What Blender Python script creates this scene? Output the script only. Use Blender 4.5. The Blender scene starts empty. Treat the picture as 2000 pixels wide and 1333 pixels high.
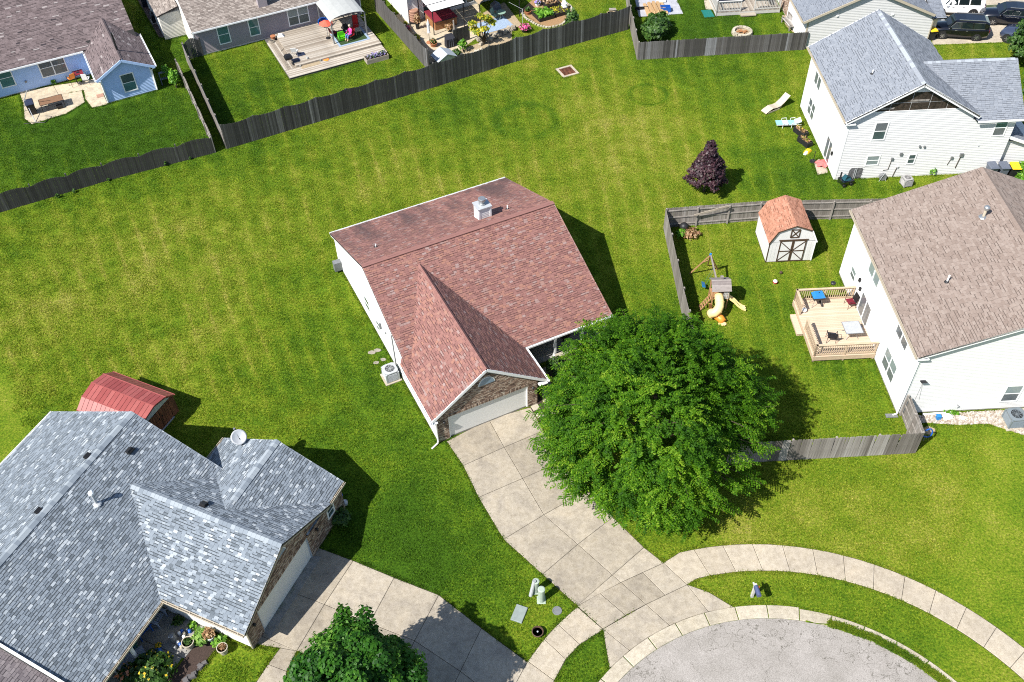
import bpy, math, random
import numpy as np
from mathutils import Vector, Matrix
random.seed(7); rng = np.random.default_rng(7)
S = bpy.context.scene
COL = S.collection
R = math.radians

# ---------------------------------------------------------------- camera
CAM_POS = Vector((0, 0, 45.0))
cam = bpy.data.cameras.new('camera'); cam.sensor_width = 36.0; cam.lens = 34.378
cam.clip_end = 2000; cam.clip_start = 0.5
cam_ob = bpy.data.objects.new('camera', cam); COL.objects.link(cam_ob)
PITCH, ROLL = R(46.8653), R(-1.39133)
_c, _s = math.cos(PITCH), math.sin(PITCH)
_r = Vector((1, 0, 0)); _f = Vector((0, _c, -_s)); _u = Vector((0, _s, _c))
_r2 = math.cos(ROLL)*_r + math.sin(ROLL)*_u
_u2 = -math.sin(ROLL)*_r + math.cos(ROLL)*_u
cm = Matrix((_r2, _u2, -_f)).transposed().to_4x4(); cm.translation = CAM_POS
cam_ob.matrix_world = cm
S.camera = cam_ob

# ---------------------------------------------------------------- sky, sun, exposure
SUN_AZ, SUN_EL = 217.5, 48.0          # direction towards the sun, degrees from +X anticlockwise
world = bpy.data.worlds.new('World'); S.world = world; world.use_nodes = True
wn = world.node_tree; wn.nodes.clear()
sky = wn.nodes.new('ShaderNodeTexSky'); sky.sky_type = 'NISHITA'; sky.sun_disc = False
sky.sun_elevation = R(SUN_EL); sky.sun_rotation = R(90 - SUN_AZ); sky.air_density = 1.0; sky.dust_density = 0.6
bg = wn.nodes.new('ShaderNodeBackground'); bg.inputs[1].default_value = 0.085
wo = wn.nodes.new('ShaderNodeOutputWorld')
wn.links.new(sky.outputs[0], bg.inputs[0]); wn.links.new(bg.outputs[0], wo.inputs[0])
sl = bpy.data.lights.new('sun', 'SUN'); sl.energy = 4.6; sl.angle = R(0.5); sl.color = (1.0, 0.965, 0.905)
sun = bpy.data.objects.new('sun', sl); COL.objects.link(sun)
_d = Vector((math.cos(R(SUN_AZ))*math.cos(R(SUN_EL)), math.sin(R(SUN_AZ))*math.cos(R(SUN_EL)), math.sin(R(SUN_EL))))
sun.rotation_euler = _d.to_track_quat('Z', 'Y').to_euler(); sun.location = (-40, -20, 60)
S.view_settings.view_transform = 'Standard'; S.view_settings.look = 'None'
S.view_settings.gamma = 1.0; S.view_settings.use_curve_mapping = False
S.view_settings.exposure = 0.98
S.cycles.max_bounces = 6; S.cycles.diffuse_bounces = 3; S.cycles.sample_clamp_indirect = 3.0
S.cycles.use_denoising = False
S.cycles.pixel_filter_type = 'BLACKMAN_HARRIS'; S.cycles.filter_width = 1.05

# ---------------------------------------------------------------- materials
MATS = {}
def _n(nt, t, **kw):
    n = nt.nodes.new(t)
    for k, v in kw.items(): setattr(n, k, v)
    return n
def _set(sock, v):
    if isinstance(v, bpy.types.NodeSocket): sock.id_data.links.new(v, sock)
    else: sock.default_value = v
def math_(nt, op, a, b=0.5, c=None, clamp=False):
    n = _n(nt, 'ShaderNodeMath', operation=op, use_clamp=clamp)
    _set(n.inputs[0], a); _set(n.inputs[1], b)
    if c is not None: _set(n.inputs[2], c)
    return n.outputs[0]
def noise(nt, vec, scale, detail=3.0, rough=0.55, dist=0.0):
    n = _n(nt, 'ShaderNodeTexNoise'); n.noise_dimensions = '3D'
    if vec is not None: nt.links.new(vec, n.inputs['Vector'])
    n.inputs['Scale'].default_value = scale; n.inputs['Detail'].default_value = detail
    n.inputs['Roughness'].default_value = rough; n.inputs['Distortion'].default_value = dist
    return n.outputs['Fac']
def ramp(nt, fac, stops, interp='LINEAR'):
    n = _n(nt, 'ShaderNodeValToRGB'); n.color_ramp.interpolation = interp
    e = n.color_ramp.elements
    while len(e) < len(stops): e.new(0.5)
    for el, (p, c) in zip(e, stops):
        el.position = p; el.color = (*c, 1) if len(c) == 3 else c
    nt.links.new(fac, n.inputs[0]); return n.outputs[0]
def mixc(nt, fac, a, b, mode='MIX'):
    n = _n(nt, 'ShaderNodeMix', data_type='RGBA', blend_type=mode)
    _set(n.inputs[0], fac)
    for sock, v in ((n.inputs[6], a), (n.inputs[7], b)):
        if isinstance(v, (tuple, list)): v = (*v[:3], 1)
        _set(sock, v)
    return n.outputs[2]
def newmat(name):
    m = bpy.data.materials.new(name); m.use_nodes = True
    nt = m.node_tree; b = nt.nodes['Principled BSDF']
    MATS[name] = m
    return m, nt, b
DIM = 0.68         # weathered outdoor paints and stones sit below their catalogue values
def dim(c): return tuple(x*DIM for x in c) if max(c) < 0.7 else c
def mat(name, col, rough=0.7, var=0.15, scale=6.0, tint=None, bump=0.0, bscale=None, metal=0.0, spec=0.4,
        grime=0.0, stretch=None, trans=0.0):
    """col = one colour, or a list of stops used through the 'tint' attribute of the pieces"""
    m, nt, b = newmat(name)
    tc = _n(nt, 'ShaderNodeTexCoord'); vec = tc.outputs['Object']
    if stretch:
        mp = _n(nt, 'ShaderNodeMapping'); mp.inputs['Scale'].default_value = stretch
        nt.links.new(vec, mp.inputs[0]); vec = mp.outputs[0]
    if isinstance(col, list):
        at = _n(nt, 'ShaderNodeAttribute', attribute_name='tint')
        c = ramp(nt, at.outputs['Fac'], [(p, tuple(x*DIM for x in q)) for p, q in col])
        if 'shingle' in name: c = mixc(nt, math_(nt, 'LESS_THAN', at.outputs['Fac'], -0.5), c, tuple(x*DIM*.5 for x in col[0][1]))  # negative tint picks the darkened tone of the painted course shadow
    else:
        rgb = _n(nt, 'ShaderNodeRGB'); rgb.outputs[0].default_value = (*(col if 'siding' in name else dim(col)), 1); c = rgb.outputs[0]
    f = noise(nt, vec, scale, 4.0)
    k = ramp(nt, f, [(0.25, (1-var,)*3), (0.75, (1+var,)*3)])
    c = mixc(nt, 1.0, c, k, 'MULTIPLY')
    if grime:
        g2 = noise(nt, vec, scale*0.13, 5.0, 0.65)
        k2 = ramp(nt, g2, [(0.35, (1-grime,)*3), (0.62, (1, 1, 1))])
        c = mixc(nt, 1.0, c, k2, 'MULTIPLY')
    nt.links.new(c, b.inputs['Base Color'])
    b.inputs['Roughness'].default_value = rough; b.inputs['Metallic'].default_value = metal
    b.inputs['Specular IOR Level'].default_value = spec
    if bump:
        bn = _n(nt, 'ShaderNodeBump'); bn.inputs['Strength'].default_value = bump; bn.inputs['Distance'].default_value = 0.03
        nt.links.new(noise(nt, vec, bscale or scale*4, 4.0), bn.inputs['Height']); nt.links.new(bn.outputs[0], b.inputs['Normal'])
    return m

# ---------------------------------------------------------------- mesh builder
class MB:
    def __init__(s): s.v = []; s.f = []; s.mi = []; s.t = []
    def face(s, pts, t=0.5, m=0):
        i = len(s.v); s.v.extend([tuple(p) for p in pts]); s.f.append(tuple(range(i, i+len(pts)))); s.mi.append(m); s.t.append(t); return s
    def hexa(s, p, t=0.5, m=0):           # 8 points: bottom ring 0-3, top ring 4-7
        i = len(s.v); s.v.extend([tuple(q) for q in p])
        for q in ((3, 2, 1, 0), (4, 5, 6, 7), (0, 1, 5, 4), (1, 2, 6, 5), (2, 3, 7, 6), (3, 0, 4, 7)):
            s.f.append(tuple(i+k for k in q)); s.mi.append(m); s.t.append(t)
        return s
    def box(s, x0, x1, y0, y1, z0, z1, t=0.5, m=0):
        return s.hexa([(x0, y0, z0), (x1, y0, z0), (x1, y1, z0), (x0, y1, z0), (x0, y0, z1), (x1, y0, z1), (x1, y1, z1), (x0, y1, z1)], t, m)
    def bar(s, p, q, w, h, up=(0, 0, 1), t=0.5, m=0, w2=None, h2=None):
        p = Vector(p); q = Vector(q); d = (q-p).normalized(); up = Vector(up)
        a = d.cross(up)
        if a.length < 1e-4: a = d.cross(Vector((1, 0, 0)))
        a.normalize(); b = a.cross(d)
        w2 = w if w2 is None else w2; h2 = h if h2 is None else h2
        A = [p-a*w/2-b*h/2, p+a*w/2-b*h/2, p+a*w/2+b*h/2, p-a*w/2+b*h/2]
        B = [q-a*w2/2-b*h2/2, q+a*w2/2-b*h2/2, q+a*w2/2+b*h2/2, q-a*w2/2+b*h2/2]
        return s.hexa(A+B, t, m)
    def tube(s, pts, r, n=6, t=0.5, m=0, caps=True):
        pts = [Vector(p) for p in pts]; rr = r if isinstance(r, (list, tuple)) else [r]*len(pts)
        i0 = len(s.v); prev = None
        for k, p in enumerate(pts):
            d = (pts[min(k+1, len(pts)-1)]-pts[max(k-1, 0)]).normalized()
            a = prev - d*prev.dot(d) if prev is not None else d.orthogonal()
            if a.length < 1e-5: a = d.orthogonal()
            a.normalize(); prev = a; b = d.cross(a)
            for j in range(n):
                an = 2*math.pi*j/n; s.v.append(tuple(p+(a*math.cos(an)+b*math.sin(an))*rr[k]))
        for k in range(len(pts)-1):
            for j in range(n):
                a0 = i0+k*n+j; a1 = i0+k*n+(j+1) % n
                s.f.append((a0, a1, a1+n, a0+n)); s.mi.append(m); s.t.append(t)
        if caps:
            s.f.append(tuple(i0+j for j in reversed(range(n)))); s.mi.append(m); s.t.append(t)
            e = i0+(len(pts)-1)*n; s.f.append(tuple(e+j for j in range(n))); s.mi.append(m); s.t.append(t)
        return s
    def lathe(s, prof, cx=0, cy=0, cz=0, n=16, t=0.5, m=0, sx=1, sy=1):
        i0 = len(s.v)
        for r, z in prof:
            for j in range(n):
                a = 2*math.pi*j/n; s.v.append((cx+r*math.cos(a)*sx, cy+r*math.sin(a)*sy, cz+z))
        for k in range(len(prof)-1):
            for j in range(n):
                a0 = i0+k*n+j; a1 = i0+k*n+(j+1) % n
                s.f.append((a0, a1, a1+n, a0+n)); s.mi.append(m); s.t.append(t)
        for k, rev in ((0, True), (len(prof)-1, False)):
            if prof[k][0] > 1e-4:
                q = [i0+k*n+j for j in range(n)]
                s.f.append(tuple(reversed(q)) if rev else tuple(q)); s.mi.append(m); s.t.append(t)
        return s
    def ext(s, pts, vec, t=0.5, m=0):     # extrude a polygon along vec
        n = len(pts); i = len(s.v); vec = Vector(vec)
        s.v.extend([tuple(p) for p in pts]); s.v.extend([tuple(Vector(p)+vec) for p in pts])
        s.f.append(tuple(reversed(range(i, i+n)))); s.f.append(tuple(range(i+n, i+2*n)))
        for k in range(n): s.f.append((i+k, i+(k+1) % n, i+n+(k+1) % n, i+n+k))
        s.mi += [m]*(n+2); s.t += [t]*(n+2)
        return s
    def slab(s, poly, z0, z1, ch=0.012, t=0.5, m=0):   # plan polygon (anticlockwise) with a chamfered top edge
        n = len(poly); P = [Vector((p[0], p[1])) for p in poly]
        ar = sum(P[k].x*P[(k+1) % n].y-P[(k+1) % n].x*P[k].y for k in range(n))
        if ar < 0: P.reverse()
        Q = inset(P, ch); i = len(s.v)
        s.v += [(p.x, p.y, z0) for p in P]+[(p.x, p.y, z1-ch) for p in P]+[(p.x, p.y, z1) for p in Q]
        for r in (0, n):
            for k in range(n): s.f.append((i+r+k, i+r+(k+1) % n, i+r+n+(k+1) % n, i+r+n+k))
        s.f.append(tuple(range(i+2*n, i+3*n))); s.mi += [m]*(2*n+1); s.t += [t]*(2*n+1)
        return s
    def mesh(s, name, mats, smooth=False):
        me = bpy.data.meshes.new(name); me.from_pydata(s.v, [], s.f)
        for m in (mats if isinstance(mats, (list, tuple)) else [mats]):
            me.materials.append(MATS[m] if isinstance(m, str) else m)
        me.polygons.foreach_set('material_index', s.mi)
        at = me.attributes.new('tint', 'FLOAT', 'FACE'); at.data.foreach_set('value', np.array(s.t, dtype=np.float32))
        if smooth: me.polygons.foreach_set('use_smooth', [True]*len(s.f))
        me.update(); return me
    def build(s, name, mats, parent=None, kind=None, smooth=False, label=None, cat=None, group=None, loc=None, rz=0):
        o = bpy.data.objects.new(name, s.mesh(name, mats, smooth)); COL.objects.link(o)
        if parent: o.parent = parent
        if loc is not None: o.location = loc
        if rz: o.rotation_euler = (0, 0, rz)
        if kind: o['kind'] = kind
        return tag(o, label, cat, group)
def inset(P, d):
    n = len(P); out = []
    for k in range(n):
        a, b, c = P[k-1], P[k], P[(k+1) % n]
        e1 = (b-a).normalized(); e2 = (c-b).normalized()
        n1 = Vector((-e1.y, e1.x)); n2 = Vector((-e2.y, e2.x))
        h = n1+n2; l = max(0.3, h.dot(n1)); out.append(b+h*(d/l))
    return out
def tag(o, label=None, cat=None, group=None, kind=None):
    if label: o['label'] = label
    if cat: o['category'] = cat
    if group: o['group'] = group
    if kind: o['kind'] = kind
    return o
def thing(name, label, cat, loc=(0, 0, 0), rz=0.0, group=None):
    o = bpy.data.objects.new(name, None); o.empty_display_size = 0.3; COL.objects.link(o)
    o.location = (loc[0], loc[1], loc[2] if len(loc) > 2 else 0.0); o.rotation_euler = (0, 0, rz)
    return tag(o, label, cat, group)
def piece(name, me, parent, loc=(0, 0, 0), rot=(0, 0, 0), sc=(1, 1, 1), mtx=None):
    o = bpy.data.objects.new(name, me); COL.objects.link(o); o.parent = parent
    if mtx is not None: o.matrix_local = mtx
    else: o.location = loc; o.rotation_euler = rot; o.scale = sc
    return o
def copy_tree(o, parent=None):
    c = o.copy(); COL.objects.link(c)
    if parent: c.parent = parent
    for ch in list(o.children): copy_tree(ch, c)
    return c
U = random.uniform
def seated(p): return Vector((p[0], p[1], 0))

# ---------------------------------------------------------------- building helpers (local axes: x along the front, y to the back)
def fmap(face, plane):
    """(s, d, z) on a wall -> local point; d = distance out of the wall"""
    return {'F': lambda s, d, z: (s, plane-d, z), 'K': lambda s, d, z: (s, plane+d, z),
            'L': lambda s, d, z: (plane-d, s, z), 'R': lambda s, d, z: (plane+d, s, z)}[face]
def fbox(mb, fm, s0, s1, d0, d1, z0, z1, t=0.5, m=0):
    a = fm(s0, d0, z0); b = fm(s1, d1, z1)
    return mb.box(min(a[0], b[0]), max(a[0], b[0]), min(a[1], b[1]), max(a[1], b[1]), min(a[2], b[2]), max(a[2], b[2]), t, m)
def siding(parent, face, plane, poly, m, course=0.125, proud=0.022, name='siding'):
    """horizontal lap boards covering a wall outline poly [(s, z)...]: joined relief"""
    fm = fmap(face, plane); mb = MB(); n = len(poly)
    z0 = min(p[1] for p in poly); z1 = max(p[1] for p in poly)
    def span(z):
        xs = []
        for k in range(n):
            (a, za), (b, zb) = poly[k], poly[(k+1) % n]
            if (za <= z < zb) or (zb <= z < za): xs.append(a+(b-a)*(z-za)/(zb-za))
        return (min(xs), max(xs)) if len(xs) >= 2 else None
    z = z0
    while z < z1-0.01:
        zt = min(z+course, z1); a = span(z+0.001); b = span(zt-0.001)
        if a and b:
            t = U(0.3, 0.7)
            P = [fm(a[0], proud, z), fm(a[1], proud, z), fm(b[1], 0.002, zt), fm(b[0], 0.002, zt)]
            mb.face(P, t); mb.face([fm(a[0], 0, z), fm(a[1], 0, z), P[1], P[0]], t)
        z += course
    return mb.build(name, m, parent, kind='stuff')
def window(parent, face, plane, s0, s1, z0, z1, nx=1, ny=2, frame='white_trim', glass='window_glass', fw=0.085, name='window', out=0.05):
    fm = fmap(face, plane); mb = MB()
    for a, b, c, d in ((s0-fw, s0, z0-fw, z1+fw), (s1, s1+fw, z0-fw, z1+fw), (s0, s1, z0-fw, z0), (s0, s1, z1, z1+fw)):
        fbox(mb, fm, a, b, 0.0, out, c, d)
    w = (s1-s0)/nx; h = (z1-z0)/ny
    for i in range(1, nx): fbox(mb, fm, s0+w*i-0.045, s0+w*i+0.045, 0, out-0.004, z0, z1)
    for j in range(1, ny):
        for i in range(nx):
            fbox(mb, fm, s0+w*i+(0.045 if i else 0), s0+w*(i+1)-(0.045 if i < nx-1 else 0), 0, out-0.008, z0+h*j-0.025, z0+h*j+0.025)
    f = mb.build(name, frame, parent)
    for i in range(nx):
        for j in range(ny):
            p = MB(); fbox(p, fm, s0+w*i+(0.045 if i else 0), s0+w*(i+1)-(0.045 if i < nx-1 else 0), 0.001, 0.022+0.004*(j % 2),
                           z0+h*j+(0.025 if j else 0), z0+h*(j+1)-(0.025 if j < ny-1 else 0))
            gl = glass if isinstance(glass, str) else glass[j % len(glass)]
            p.build('pane', gl, f)
    return f
def clip_rect(poly, x0, x1, y0, y1):
    for ax, val, keep in ((0, x0, 1), (0, x1, -1), (1, y0, 1), (1, y1, -1)):
        out = []; n = len(poly)
        for k in range(n):
            a = poly[k]; b = poly[(k+1) % n]; ia = (a[ax]-val)*keep >= 0; ib = (b[ax]-val)*keep >= 0
            if ia: out.append(a)
            if ia != ib:
                f = (val-a[ax])/(b[ax]-a[ax]); out.append((a[0]+(b[0]-a[0])*f, a[1]+(b[1]-a[1])*f))
        poly = out
        if len(poly) < 3: return []
    return poly
def inside(poly, x, y):
    c = False; n = len(poly)
    for k in range(n):
        (x0, y0), (x1, y1) = poly[k], poly[(k+1) % n]
        if (y0 > y) != (y1 > y) and x < (x1-x0)*(y-y0)/(y1-y0)+x0: c = not c
    return c
class Roof:
    """roof slabs (one part) covered with shingles: the largest-showing ones single pieces, the rest one field"""
    def __init__(s, parent, deck_mat, sh_mat, expo=0.15, tab=(0.2, 0.36), thick=(0.008, 0.022), npieces=0, prob=0.5, tintf=None, name='roof', gap=.012, band=.5):
        s.gap = gap; s.band = band
        s.p = parent; s.deck = MB(); s.field = MB(); s.cand = []; s.dm = deck_mat; s.sm = sh_mat
        s.expo = expo; s.tab = tab; s.th = thick; s.np = npieces; s.prob = prob; s.name = name
        s.tintf = tintf or (lambda p: random.random())
    def plane(s, pts, th=0.12, skip=None):
        P = [Vector(p) for p in pts]; u = (P[1]-P[0]).normalized()
        n = Vector((0, 0, 0))
        for k in range(len(P)): n += P[k].cross(P[(k+1) % len(P)])
        n.normalize()
        if n.z < 0: P = [P[1], P[0]]+P[:1:-1]; u = -u; n = -n
        v = n.cross(u); o = P[0]
        s.deck.ext([p-n*0.004 for p in P], -n*th)
        uv = [((p-o).dot(u), (p-o).dot(v)) for p in P]
        u0 = min(a for a, b in uv); u1 = max(a for a, b in uv); v1 = max(b for a, b in uv); v0 = min(b for a, b in uv)
        row = 0; y = v0
        while y < v1-0.01:
            x = u0-U(0, s.tab[1])
            while x < u1:
                w = U(*s.tab); h = s.th[1] if random.random() < s.prob else s.th[0]
                x0, x1, y0, y1 = x+0.005, x+w-0.005, y, y+s.expo-s.gap
                x += w
                if skip and skip(o+u*(x0+x1)/2+v*(y0+y1)/2): continue
                full = all(inside(uv, a, b) for a, b in ((x0, y0), (x1, y0), (x1, y1), (x0, y1)))
                c = o+u*(x0+x1)/2+v*(y0+y1)/2
                t = s.tintf(c)
                if full:
                    s.cand.append((c, u, v, n, x1-x0, h, t)); continue
                if not (x1 > u0 and y1 > v0): continue
                q = clip_rect(uv, x0, x1, y0, y1)
                if len(q) >= 3:
                    s.field.face([o+u*a+v*b+n*(h*(1-(b-y0)/s.expo)+0.001) for a, b in q], t)
            y += s.expo; row += 1
    def finish(s):
        roof = s.deck.build(s.name, s.dm, s.p)
        mw = s.p.matrix_basis
        if s.np:
            s.cand.sort(key=lambda c: (mw @ c[0]-CAM_POS).length)
            variants = {}
            for c, u, v, n, w, h, t in s.cand[:s.np]:
                k = (round(w/0.04), h, round(t*8)/8)
                if k not in variants:
                    mb = MB(); ww = k[0]*0.04/2; e = s.expo/2
                    mb.face([(-ww, -e, h), (ww, -e, h), (ww, e, 0.002), (-ww, e, 0.002)], k[2])
                    mb.face([(-ww, -e, 0), (ww, -e, 0), (ww, -e, h), (-ww, -e, h)], k[2])
                    mb.face([(-ww, e, 0), (-ww, -e, 0), (-ww, -e, h), (-ww, e, 0.002)], k[2])
                    mb.face([(ww, -e, 0), (ww, e, 0), (ww, e, 0.002), (ww, -e, h)], k[2])
                    if h < s.th[1]: mb.face([(-ww, -e+.002, h+.001), (ww, -e+.002, h+.001), (ww, -e+.04, h*.75+.001), (-ww, -e+.04, h*.75+.001)], -1.0)  # dark foot strip: course shadow painted into the shingle colour
                    variants[k] = mb.mesh('shingle', s.sm)
                m = Matrix((u, v, n)).transposed().to_4x4(); m.translation = c
                m = m @ Matrix.Diagonal((w/(k[0]*0.04), 1, 1, 1))
                piece('shingle', variants[k], roof, mtx=m)
        for c, u, v, n, w, h, t in s.cand[s.np:]:
            a = u*w/2; e = v*s.expo/2
            s.field.face([c-a-e+n*h, c+a-e+n*h, c+a+e+n*0.002, c-a+e+n*0.002], t)
            s.field.face([c-a-e, c+a-e, c+a-e+n*h, c-a-e+n*h], t)
            if h <= s.th[0] and random.random() < s.band: s.field.face([c-a-e*.99+n*(h+.001), c+a-e*.99+n*(h+.001), c+a-e*.99+v*.04+n*(h*.75+.001), c-a-e*.99+v*.04+n*(h*.75+.001)], -1.0)  # same painted course shadow, as a dark strip on thin tabs
            if h > s.th[0]:
                s.field.face([c-a+e, c-a-e, c-a-e+n*h, c-a+e+n*0.002], t); s.field.face([c+a-e, c+a+e, c+a+e+n*0.002, c+a-e+n*h], t)
        s.field.build('shingle_field', s.sm, roof, kind='stuff')
        return roof
def ridge_caps(parent, p, q, n1, n2, m, step=0.3, w=0.17, tintf=None, name='ridge_cap'):
    """overlapping cap shingles along a ridge p-q; n1/n2: directions down the two slopes"""
    p = Vector(p); q = Vector(q); d = (q-p); L = d.length; d.normalize(); n1 = Vector(n1).normalized(); n2 = Vector(n2).normalized()
    up = -(n1+n2).normalized(); var = {}
    k = 0
    for i in range(int(L/step)):
        t = round((tintf() if tintf else random.random())*6)/6
        if t not in var:
            mb = MB(); L2 = step*1.12
            for nn in (n1, n2):
                A = [Vector((0, 0, 0))+up*0.026, nn*w+up*0.02, d*L2+nn*w+up*0.010, d*L2+up*0.014]
                mb.face(A if nn is n1 else A[::-1], t)
            mb.face([up*0.026, up*0.0, n1*w, n1*w+up*0.02], t); mb.face([up*0.026, n2*w+up*0.02, n2*w, up*0.0], t)
            var[t] = mb.mesh(name, m)
        piece(name, var[t], parent, loc=p+d*(i*step)+up*0.02)
def walls(parent, outline, z1, m, gables=(), name='wall', z0=-0.1):
    """solid wall core; gables: [(axis points)] prisms given as list of 3D polygons + extrude vectors"""
    mb = MB(); n = len(outline)
    mb.ext([(x, y, z0) for x, y in outline], (0, 0, z1-z0))
    for pts, vec in gables: mb.ext(pts, vec)
    return mb.build(name, m, parent)
def gutter(parent, p, q, m='white_trim', w=0.1, h=0.11, name='gutter', hangers=0):
    mb = MB(); p = Vector(p); q = Vector(q)
    d = (q-p).normalized(); side = d.cross(Vector((0, 0, 1))).normalized()
    mb.bar(p, q, w*0.2, h); mb.bar(p+side*w*0.9, q+side*w*0.9, w*0.2, h); mb.bar(p+side*w*0.45-Vector((0, 0, h*0.42)), q+side*w*0.45-Vector((0, 0, h*0.42)), w, h*0.16)
    L = (q-p).length
    for i in range(hangers):
        c = p+d*L*(i+0.5)/hangers+Vector((0, 0, h*0.5)); mb.bar(c, c+side*w*0.9, 0.03, 0.015)
    return mb.build(name, m, parent)
# ================================================================ materials
def lawn_nodes(nt):
    """colour of the turf from the place on the ground: dry and lush patches, mowing lanes, fairy rings"""
    geo = _n(nt, 'ShaderNodeNewGeometry'); pos = geo.outputs['Position']
    sep = _n(nt, 'ShaderNodeSeparateXYZ'); nt.links.new(pos, sep.inputs[0]); X, Y = sep.outputs[0], sep.outputs[1]
    big = noise(nt, pos, 0.085, 3.0, 0.6); mid = noise(nt, pos, 0.42, 4.0, 0.62); fine = noise(nt, pos, 3.2, 4.0, 0.7)
    def blob(x, y, r, amp):
        dx = math_(nt, 'SUBTRACT', X, x); dy = math_(nt, 'SUBTRACT', Y, y)
        d2 = math_(nt, 'ADD', math_(nt, 'MULTIPLY', dx, dx), math_(nt, 'MULTIPLY', dy, dy))
        return math_(nt, 'MULTIPLY', math_(nt, 'POWER', 2.718, math_(nt, 'DIVIDE', d2, -r*r)), amp)
    dry = math_(nt, 'MULTIPLY', math_(nt, 'SUBTRACT', big, 0.5), 1.1)
    dry = math_(nt, 'ADD', dry, math_(nt, 'MULTIPLY', math_(nt, 'SUBTRACT', mid, 0.5), 0.85))
    dry = math_(nt, 'ADD', dry, math_(nt, 'MULTIPLY', math_(nt, 'SUBTRACT', fine, 0.5), 0.7))
    for x, y, r, a in DRY: dry = math_(nt, 'ADD', dry, blob(x, y, r, a))
    # mowing lanes
    ang = math_(nt, 'ARCTAN2', math_(nt, 'SUBTRACT', Y, -30.0), math_(nt, 'SUBTRACT', X, 13.0))
    wob = math_(nt, 'MULTIPLY', noise(nt, pos, 0.10, 1.0), 4.5)
    lane = math_(nt, 'SINE', math_(nt, 'ADD', math_(nt, 'MULTIPLY', ang, 390.0), wob))
    lanem = ramp(nt, noise(nt, pos, 0.16, 3.0), [(0.46, (0, 0, 0)), (0.62, (1, 1, 1))])
    north = math_(nt, 'MULTIPLY_ADD', Y, 0.2, -7.0, clamp=True)
    lanem = math_(nt, 'MULTIPLY', lanem, north)
    streak = math_(nt, 'MULTIPLY_ADD', lane, 4.0, -2.9, clamp=True)
    dry = math_(nt, 'ADD', dry, math_(nt, 'MULTIPLY', math_(nt, 'MULTIPLY', streak, lanem), 0.17))
    dry = math_(nt, 'ADD', dry, math_(nt, 'MULTIPLY', math_(nt, 'MULTIPLY', lane, north), 0.06))
    for x, y, r, w in RINGS:
        dx = math_(nt, 'SUBTRACT', X, x); dy = math_(nt, 'SUBTRACT', Y, y)
        d = math_(nt, 'SQRT', math_(nt, 'ADD', math_(nt, 'MULTIPLY', dx, dx), math_(nt, 'MULTIPLY', dy, dy)))
        e = math_(nt, 'DIVIDE', math_(nt, 'SUBTRACT', d, r), w)
        g = math_(nt, 'POWER', 2.718, math_(nt, 'MULTIPLY', math_(nt, 'MULTIPLY', e, e), -1.0))
        dry = math_(nt, 'SUBTRACT', dry, math_(nt, 'MULTIPLY', math_(nt, 'MULTIPLY', g, math_(nt, 'MULTIPLY_ADD', mid, 3.0, -1.0, clamp=True)), .42))
    dry = math_(nt, 'ADD', dry, 0.50)
    clump = noise(nt, pos, 8.5, 2.0, 0.8); dry = math_(nt, 'ADD', dry, math_(nt, 'MULTIPLY', math_(nt, 'SUBTRACT', clump, 0.5), 1.25))
    return ramp(nt, dry, [(0.0, (0.042, 0.100, 0.006)), (0.28, (0.086, 0.158, 0.009)), (0.55, (0.146, 0.206, 0.014)), (0.8, (0.218, 0.244, 0.032)), (1.0, (0.30, 0.288, 0.075))]), pos
LAWN_DRY = None
DRY = [(*(-30.06, 51.28), 9, .16), (*(-18.17, 54.69), 7, .16), (*(0.37, 63.25), 8, .14), (*(11.86, 59.53), 7, .2), (*(-11.33, 60.45), 8, .12), (*(-31.07, 44.40), 5, .10), (*(13.41, 44.18), 1.3, .22), (*(13.71, 48.15), 1.0, .15), (*(1.22, 23.84), 1.0, .2),
       (*(19.71, 26.40), 4, .2), (*(24.74, 29.42), 3.5, .22), (*(22.77, 75.84), 8, .1), (*(11.43, 27.87), 1.6, .35),
       (*(-15.48, 62.57), 6, -.2), (*(-3.70, 68.36), 6, -.22), (*(-30.53, 67.32), 8, -.5), (*(-37.36, 64.13), 8, -.4), (*(19.21, 81.27), 6, -.3), (*(-29.59, 79.99), 4, -.4), (*(19.88, 61.13), 7, -.2), (*(-11.19, 41.07), 7, -.2), (*(-6.90, 29.67), 6, -.35), (*(-5.05, 25.88), 5, -.3),
       (*(-21.72, 71.39), 7, -.15), (*(18.93, 79.48), 8, -.25), (*(18.72, 22.96), 4, -.25), (*(18.89, 40.08), 6, -.2), (*(18.08, 43.65), 5, -.1), (*(2.84, 20.96), 3, -.35), (*(-15.12, 77.58), 7, -.15), (*(24.75, 57.16), 5, -.25)]
RINGS = [(*(1.57, 66.25), 2.35, .42), (*(11.69, 69.55), 1.5, .2)]
m, nt, b = newmat('lawn_soil')
c, pos = lawn_nodes(nt)
spk = ramp(nt, noise(nt, pos, 9.0, 5.0, 0.8), [(0.35, (0.3, 0.36, 0.25)), (0.65, (1.25, 1.2, 1.05))])
nt.links.new(mixc(nt, 1.0, c, spk, 'MULTIPLY'), b.inputs['Base Color']); b.inputs['Roughness'].default_value = 0.95; b.inputs['Specular IOR Level'].default_value = 0.1
bn = _n(nt, 'ShaderNodeBump'); bn.inputs['Strength'].default_value = 0.7; bn.inputs['Distance'].default_value = 0.06
nt.links.new(noise(nt, pos, 11.0, 5.0, 0.75), bn.inputs['Height']); nt.links.new(bn.outputs[0], b.inputs['Normal'])
m, nt, b = newmat('grass_blade')
c, pos = lawn_nodes(nt)
at = _n(nt, 'ShaderNodeAttribute', attribute_name='tint')
k = ramp(nt, at.outputs['Fac'], [(0.0, (0.6, 0.7, 0.5)), (0.6, (1.15, 1.12, 1.0)), (1.0, (2.0, 1.75, 1.6))])
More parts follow.
